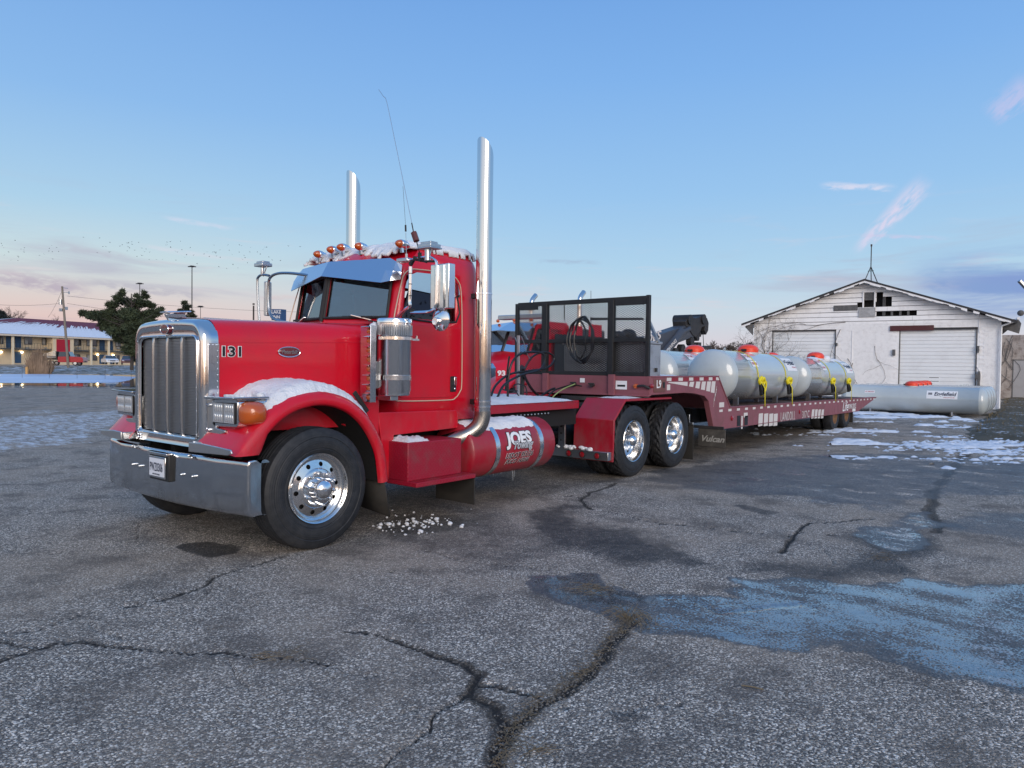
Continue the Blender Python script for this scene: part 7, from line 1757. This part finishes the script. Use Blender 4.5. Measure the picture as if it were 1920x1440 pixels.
for k in range(n_):
    f0=k/n_; f1=(k+.93)/n_; top=.50+.22*random.random()+(.08 if 20<k<60 else 0)-.1*(k>100)
    def RP(f,t_): 
        ua=(uA-1)+(uB+1-(uA-1))*f; ub=uh+(uB-6-uh)*f; return (ua+(ub-ua)*t_,-2.2+7.2*t_,zE_+(zr-zE_)*t_+.07)
    b.add([RP(f0,0),RP(f1,0),RP(f1,top),RP(f0,top)],[(0,1,2,3)])
    b.add([RP(f1,0),RP((k+1)/n_,0),RP((k+1)/n_,top*.72),RP(f1,top*.72)],[(0,1,2,3)])
b.add([(uA-1,-2.2,zE_+.06),(uh,5,zr+.02),(uA-1,12,zE_+.06)],[(0,1,2)])
o=mobj('roof_snow',b,M['snow_ground'])
# trees -------------------------------------------------------------
def foliage(pts,n,size,seed,flat=.72):
    r=random.Random(seed); b=MB(); tot=sum(p[3]**2 for p in pts)
    for (x,y,z,rad) in pts:
        k=int(n*rad**2/tot); ncl=max(9,k//12)
        for c in range(ncl):
            # tufts gathered towards the outside of each bough
            while True:
                v=Vector((r.uniform(-1,1),r.uniform(-1,1),r.uniform(-1,1)))
                if .15<v.length<1: break
            v=v*(v.length**-.25)*r.choice((.8,1.1,1.2,1.35,1.6)); c0=Vector((x,y,z))+Vector((v.x*rad,v.y*rad,v.z*rad*flat)); cr=rad*r.uniform(.05,.13)
            for q in range(12):
                p=c0+Vector((r.gauss(0,cr*1.5),r.gauss(0,cr*1.5),r.gauss(0,cr*1.0))); d=Vector((r.gauss(0,1),r.gauss(0,1),r.gauss(.4,.8))).normalized()*size*r.uniform(.6,1.4); s_=d.cross(Vector((r.gauss(0,1),r.gauss(0,1),r.gauss(0,1)))).normalized()*size*.17
                o=len(b.v); b.v+=[tuple(p-s_),tuple(p+s_),tuple(p+d)]; b.f.append((o,o+1,o+2))
    return b
pine=mat('pine_needles',(.055,.075,.035),.8,hue=.5,dscale=.8); bark=mat('bark',(.06,.05,.045),.9)
def blobs(lst,d): 
    out=[]
    for px,py,r_ in lst:
        q=depth_pt(px,py,d+random.uniform(-2.2,2.2)); out.append((q[0],q[1],q[2],r_*d/F*.78))
    return out
def tree(name,label,cat,lst,d,basepx,basepy,n,size,seed,m_=None,group=None,tr_=.22):
    q=depth_pt(basepx,basepy,d); T=thing(name,label,cat,(q[0],q[1],max(0,q[2])),group); B_=blobs(lst,d)
    obj('crown',foliage(B_,n,size,seed),m_ or pine,T,None,fix=False); topz=max(p[2] for p in B_); b=MB().tube([(q[0],q[1],q[2]-.3),(q[0]+.1,q[1],(topz+q[2])*.5),(q[0],q[1]+.1,topz-.3)],lambda t_:tr_*(1-.8*t_),7)
    for p in B_: 
        f_=min(.9,max(.15,(p[2]-q[2])/(topz-q[2]+.01)-.15)); b.tube([(q[0],q[1],q[2]+(topz-q[2])*f_),((q[0]+p[0])/2,(q[1]+p[1])/2,(q[2]+(topz-q[2])*f_+p[2])/2-.1),(p[0],p[1],p[2])],lambda t_:tr_*.35*(1-.8*t_),5,3)
    obj('trunk',b,bark,T,60); return T
tree('pine_tree','dark spreading pine tree in front of the motel, left of the chrome grille','tree',
 [(158,588,8),(168,592,9),(180,592,11),(194,598,12),(205,586,10),(212,572,9),(222,560,8),(228,552,6),(238,566,10),(250,574,12),(262,568,9),(256,556,5),(272,556,7),(276,570,8),(285,574,7),(296,585,7),(302,580,5),(282,590,12),(262,596,15),(240,590,15),(220,594,14),(206,610,14),(228,614,17),(250,616,18),(272,610,16),(286,606,10),(235,634,15),(255,640,16),(220,632,10),(245,655,13),(265,660,12),(258,672,9),(212,622,10),(196,612,9),(190,586,5),(205,572,5),(230,546,4),(270,549,4)],88,247,690,52000,.36,1)
tree('pine_tree','smaller loose young pine tree rising behind the chrome grille shell, right of the big pine','tree',
 [(345,568,5),(350,576,7),(340,584,7),(356,586,6),(334,592,8),(350,598,9),(362,594,6),(316,590,4),(322,596,6),(340,606,12),(360,606,8),(322,610,8),(372,600,4)],95,345,690,11000,.30,2,m_=mat('olive_needles',(.045,.055,.028),.8,hue=.4,dscale=.8))
tree('evergreen_tree','dark evergreen cut off by the left edge, beside the motel roof','tree',[(-8,596,16),(6,600,12),(14,606,10),(-20,590,18),(2,590,9),(18,612,7)],170,-8,680,14000,.4,3,m_=mat('dark_needles',(.012,.016,.016),.8))
def bare(name,label,px,py0,py1,d,seed,spread=.55,depth_=6,m_=None,n0=3,r0=.16):
    q=depth_pt(px,py0,d); H=(py0-py1)*d/F; r=random.Random(seed); b=MB(); T=thing(name,label,'tree',(q[0],q[1],max(0,q[2])))
    def br(p,dr_,l,rad,k):
        e=p+dr_*l; mid=p+dr_*l*.5+Vector((r.gauss(0,l*.05),r.gauss(0,l*.05),0)); b.tube([p,mid,e],lambda t_:rad*(1-.35*t_),3 if k<4 else 5,0,False)
        if k==0: return
        for i in range(r.choice((2,3,3))): br(e if r.random()<.6 else mid,(dr_+Vector((r.gauss(0,spread),r.gauss(0,spread),r.gauss(.12,spread*.6)))).normalized(),l*r.uniform(.62,.85),max(.016,rad*.62),k-1)
    for i in range(n0): br(Vector((q[0],q[1],q[2]-.2)),Vector((r.gauss(0,.25),r.gauss(0,.25),1)).normalized(),H*.27,r0,depth_)
    obj('branches',b,m_ or mat('twigs',(.10,.075,.065),.9),T,None,fix=False); return T
bare('bare_tree','bare brown tree rising over the left end of the motel roof',22,640,562,175,4,.45,6)
bare('bare_tree','bare tree tips showing above the middle of the motel roof',112,640,584,180,8,.4,5)
for i,(px,h_) in enumerate(((1335,632),(1352,640),(1372,634),(1392,628),(1404,626))):
    bare('bare_bush',('low bare bush behind the tow truck boom','low bare bush above the orange dome of the far front tank','bare bush left of the garage, second from its corner','bare bush closest to the left corner of the white garage','bare bush touching the left corner of the white garage')[i],px,668,h_,90+i*4,20+i,.55,5,n0=7,r0=.10)
# utility pole
q0=depth_pt(128,684,96); q1=depth_pt(116.5,537,96); UP=thing('utility_pole','leaning wooden utility pole with a transformer in front of the motel','pole',(q0[0],q0[1],max(0,q0[2]-.2)))
q0=Vector(q0); q1=Vector(q1); rv2=Vector((RGT[0],RGT[1],0))
obj('pole',MB().tube([q0-Vector((0,0,.4)),q1],lambda t_:.17-.05*t_,10),mat('pole_wood',lin('7d746a'),.85),UP)
al=lambda f:q0.lerp(q1,f); ut=M['alu']
obj('transformer',MB().cyl(al(.80)-rv2*.38+Vector((0,0,-.35)),al(.80)-rv2*.38+Vector((0,0,.35)),.22,12),ut,UP); obj('meter_box',MB().obox(al(.70)-rv2*.35,(.5,.3,.4)).obox(al(.72)+rv2*.3,(.35,.3,.4)),ut,UP)
obj('lamp_arm',MB().tube([al(.92),al(.92)+rv2*.6+Vector((0,0,.05)),al(.92)+rv2*.8],.03,5).obox(al(.92)+rv2*.85,(.16,.16,.35)).tube([al(.985),al(.975)+rv2*.75],.035,5),ut,UP)
for i,(a0,a1) in enumerate((((-60,566),(112,569)),((126,569),(520,613)),((118,540),(90,595)),((126,555),(560,585)))):
    p_=depth_pt(a0[0],a0[1],96 if i else 92); e_=depth_pt(a1[0],a1[1],96+i*4); P=[Vector(p_).lerp(Vector(e_),k/10)-Vector((0,0,.35*(1-(k/5-1)**2))) for k in range(11)]
    tag(obj('overhead_wire',MB().tube(P,.018,3),M['black']),('overhead wire running left from the utility pole out of the picture','sagging overhead wire from the pole towards the lake sign','short guy wire sloping left from the top of the utility pole','upper overhead wire running right from the utility pole')[i],'wire','wires on the utility pole')
# masts
for px,pt,pb,d,lab in ((360,500,600,260,'tall highway light mast behind the small pine, the highest of the three'),(262,532,600,330,'light mast whose top shows just above the big pine'),(376,575,610,480,'smallest light mast, just right of the young pine')):
    a=Vector(depth_pt(px,pt,d)); b_=Vector((a.x,a.y,0)); T=thing('light_mast',lab,'light pole',(a.x,a.y,0)); obj('mast',MB().cyl(b_,a,.22,8,.16),M['steel_dark'],T); s_=d/260
    obj('lamp_ring',MB().obox(a+Vector((0,0,.1)),(1.2*s_,1.2*s_,.5*s_)).obox(a-rv2*1.1*s_,(.6,.6,.3)).obox(a+rv2*1.1*s_,(.6,.6,.3)).tube([a-rv2*1.1*s_,a+rv2*1.1*s_],.12,4),M['steel_dark'],T)
a=Vector(depth_pt(475.5,573,140)); tag(obj('pole',MB().cyl((a.x,a.y,0),a,.16,7).obox(a+Vector((0,0,.3)),(.3,.3,.3)),bark),'thin brown pole behind the far mirror','pole')
# LAKE sign
a=Vector(depth_pt(509,590,120)); c=Vector(depth_pt(527,590,120)); SG=thing('lake_sign','blue roadside sign reading LAKE seen just above the hood','sign',((a.x+c.x)/2,(a.y+c.y)/2,0)); f3_=Vector((FWD[0],FWD[1],0)); mdl=(a+c)/2
b=MB(); hw=(c-a).length/2; hh=1.0*120/F*10.5
obj('sign_box',b.add([tuple(mdl+rv2*(i*hw)+Vector((0,0,j*hh))+f3_*k+rv2*(.55*k)) for k in (0,1.0) for i,j in ((-1,-1),(1,-1),(1,1),(-1,1))],[(0,1,2,3),(7,6,5,4),(0,4,5,1),(1,5,6,2),(2,6,7,3),(3,7,4,0)]),mat('sign_blue',lin('2b4a74'),.4),SG,None)
text('sign_lettering','LAKE',.85,M['label_white'],SG,mdl-f3_*.02+Vector((0,0,.45)),rv2,(0,0,1),.01,.0,width=1.55); text('sign_lettering','INN',.7,M['label_white'],SG,mdl-f3_*.02+Vector((0,0,-.4)),rv2,(0,0,1),.01,0)
obj('post',MB().cyl((mdl.x+f3_.x*.5,mdl.y+f3_.y*.5,0),(mdl.x+f3_.x*.5,mdl.y+f3_.y*.5,mdl.z-hh),.2,8),M['steel_dark'],SG)
# pampas clump
b=MB(); r=random.Random(3)
for i in range(1100):
    px=r.gauss(74,9); base=depth_pt(max(54,min(95,px)),689,86+r.uniform(-.7,.7)); h=(r.uniform(1.2,3.0)+(.9 if r.random()<.25 else 0))*(1-.014*abs(px-70)); lx=(px-74)*.006+r.gauss(0,.07); ly=r.gauss(0,.2)
    a=Vector((base[0],base[1],0.0)); e=a+Vector((RGT[0]*lx*3,RGT[1]*lx*3,h)); md_=(a+e)/2+Vector((RGT[0]*lx*.3,RGT[1]*lx*.3,.25)); wv_=rv2*r.uniform(.02,.05); o=len(b.v)
    b.v+=[tuple(a-wv_),tuple(a+wv_),tuple(md_+wv_*.8),tuple(md_-wv_*.8),tuple(e)]; b.f+=[(o,o+1,o+2,o+3),(o+3,o+2,o+4)]
tag(obj('tall_grass',b,mat('dry_reed',lin('8d7763'),.85,hue=.35,dscale=1.5),None,None,fix=False),'tall clump of dry brown ornamental grass in front of the motel','grass clump')
a=Vector(depth_pt(50,691,84)); tag(obj('bollard',MB().cyl((a.x,a.y,0),(a.x,a.y,.8),.14,10).cyl((a.x,a.y,.8),(a.x,a.y,.86),.12,10,.05),mat('yellow_bollard',lin('c79a5c'),.6)),'short tan bollard at the foot of the tall dry grass','bollard')
for i,px in enumerate((41.5,92.5,144.5,197,246)):
    a=Vector(depth_pt(px,704,66)); h=(704-(690 if i<2 else 681))*66/F; tag(obj('marker_stake',MB().cyl((a.x,a.y,0),(a.x,a.y,max(0,a.z)+h),.014,6),M['steel_dark']),('thin metal stake standing by the puddle, first from the left','thin metal stake by the puddle in front of the tall grass','thin metal stake by the puddle in line with the red pickup','thin metal stake by the puddle in line with the white car','thin metal stake just left of the chrome grille')[i],'stake','stakes along the puddle')
# vehicles by the motel
def veh(name,label,cat,px,py,d,rot,L_,prof,paint,cabin,tall=1.0,wid=1.8):
    q=depth_pt(px,py,d); T=thing(name,label,cat,(q[0],q[1],max(q[2],0)),rotz=rot)
    obj('body',MB().prism(prof,1,-wid/2,wid/2),paint,T,40,.05,local=True)
    obj('glasshouse',MB().loft([[(x,y*wid/2*.92,cabin[0][1]) for x,y in ((cabin[0][0],-1),(cabin[1][0],-1),(cabin[1][0],1),(cabin[0][0],1))],[(x,y*wid/2*.75,cabin[2][1]) for x,y in ((cabin[3][0],-1),(cabin[2][0],-1),(cabin[2][0],1),(cabin[3][0],1))]],True,(False,False)),wdk,T,None,local=True)
    obj('roof_panel',MB().box(cabin[3][0],cabin[2][0],-wid/2*.76,wid/2*.76,cabin[2][1],cabin[2][1]+.05),paint,T,None,.02,local=True)
    for x in (L_*.3,-L_*.3):
        for y in (-wid/2+.02,wid/2-.22): w0=obj('wheel',MB().cyl((x,y,.33),(x,y+.2,.33),.33,18),M['tyre'],T,30,local=True); obj('rim',MB().cyl((x,y-.01,.33),(x,y+.21,.33),.19,12),M['alu'],w0,30,local=True)
    for y in (-.6,.6): obj('headlight',MB().ball((prof[-1][0] if 0 else max(p[0] for p in prof)-.05,y,.68),.12,8,6,(.5,1.4,.8)),M['lens'],T,local=True)
    obj('grille',MB().box(max(p[0] for p in prof)-.02,max(p[0] for p in prof)+.01,-.4,.4,.5,.66),M['black'],T,local=True)
    return T
ang=math.atan2(FWD[1],FWD[0])
carp=[(-2.2,.3),(-2.25,.75),(-1.9,.92),(1.1,.95),(1.95,.80),(2.2,.62),(2.22,.32)]
veh('parked_car','white sedan parked in front of the motel, nose towards the lot','car',206,683,118,ang+PI+.7,4.4,carp,mat('white_car_paint',(.7,.72,.76),.25,coat=.8),[(-1.5,.9),(1.15,.93),(.35,1.42),(-.9,1.42)])
veh('parked_car','dark red sedan parked right of the white sedan','car',239,684,116,ang+PI+.5,4.4,carp,mat('dark_red_car',lin('5a1a24'),.3,coat=.8),[(-1.5,.9),(1.15,.93),(.35,1.42),(-.9,1.42)])
tk=[(-.6,.5),(-.6,1.0),(-.55,1.75),(.55,1.8),(.7,1.25),(1.9,1.2),(2.1,1.0),(2.1,.5)]
PT=veh('flatbed_truck','red flatbed truck with a black load bed beside the tall dry grass','truck',124,685.5,97,ang-PI/2+.25,4.6,[(-.7,.45),(-.7,1.2),(1.0,1.25),(2.2,1.15),(2.35,.9),(2.35,.45)],mat('red_truck2',lin('a01422'),.35,coat=.5),[(-.65,1.2),(.85,1.22),(.55,1.85),(-.6,1.85)],1,2.0)
obj('flatbed',MB().box(-3.4,-.8,-1.0,1.0,.75,.9).box(-.95,-.8,-1,1,.9,1.9),M['black'],PT,local=True)
b=MB()
for k in range(5): b.bar((-3.3,-1.02,.95+k*.05),(-.9,-1.02,1.15+k*.2),.04,.05)
obj('side_rail',b,M['alu'],PT,local=True); obj('bed_load',MB().box(-3.0,-1.0,-.8,.8,.9,1.3),M['black'],PT,None,.05,local=True)
obj('rear_wheel',MB().cyl((-2.5,-1.0,.4),(-2.5,-.7,.4),.4,16),M['tyre'],PT,local=True)
# street lamp head at the right edge
a=Vector(depth_pt(1911,526,30)); e=Vector(depth_pt(1935,552,30)); SL=thing('street_lamp','grey street lamp head reaching in from the right edge above the garage','street lamp',(e.x,e.y,0))
obj('lamp_head',MB().bar(a,a.lerp(e,.55),.16,.12),M['alu'],SL,None,.02); e2=Vector(depth_pt(2010,600,30)); obj('arm',MB().tube([a.lerp(e,.5),e,e2],.04,6,3),M['alu'],SL); obj('post',MB().cyl((e2.x,e2.y,0),(e2.x,e2.y,e2.z+.1),.09,10),M['alu'],SL)
# birds
bm=MB(); bm.add([(0,0,0),(.14,.0,.02),(0.02,-.36,.14),(-.10,0,.0),(0.02,.42,.16),(-.26,-.05,0),(-.26,.05,0)],[(0,1,2),(0,2,3),(0,4,1),(0,3,4),(3,5,6)])
bm.ball((.0,0,0),.07,6,4,(2.2,.8,.8)); pb=None; r=random.Random(12); bd_=mat('bird',(.10,.10,.12),.8)
for i in range(110):
    if i<70: px=r.gauss(330,95); py=468+ (px-330)*.06+r.gauss(0,11)
    elif i<95: px=r.uniform(0,110); py=470+r.gauss(0,9)
    else: px=r.uniform(400,570); py=r.uniform(455,505)
    p_=depth_pt(px,py,r.uniform(170,260))
    if pb is None: pb=obj('bird',bm,bd_,None,None); q=pb
    else: q=pb.copy(); COL.objects.link(q)
    q.location=p_; q.rotation_euler=(r.uniform(-.5,.5),r.uniform(-.3,.3),r.uniform(0,6.3)); tag(q,'one of the tiny dark birds flocking over the left horizon','bird','birds in the flock')
# unseen ring of woods, added outside the picture to darken reflections in the chrome
b=MB(); r=random.Random(31); L_=[]
for i in range(150):
    a=math.radians(-52-256*i/150); d=r.uniform(150,230); h=r.uniform(5,12)
    x=CAM[0]+math.cos(fa-a)*d; y=CAM[1]+math.sin(fa-a)*d
    L_.append((x,y,h*.55,h*.95))
    L_.append((x+r.uniform(-5,5),y+r.uniform(-5,5),h*.3,h*.7))
tag(obj('reflection_woods',foliage(L_,60000,1.5,5,.8),mat('unseen_woods',(.06,.052,.045),.9,hue=.4,dscale=.05),None,None,fix=False),'unseen ring of woods added around the lot to darken chrome reflections','woods',kind='stuff')
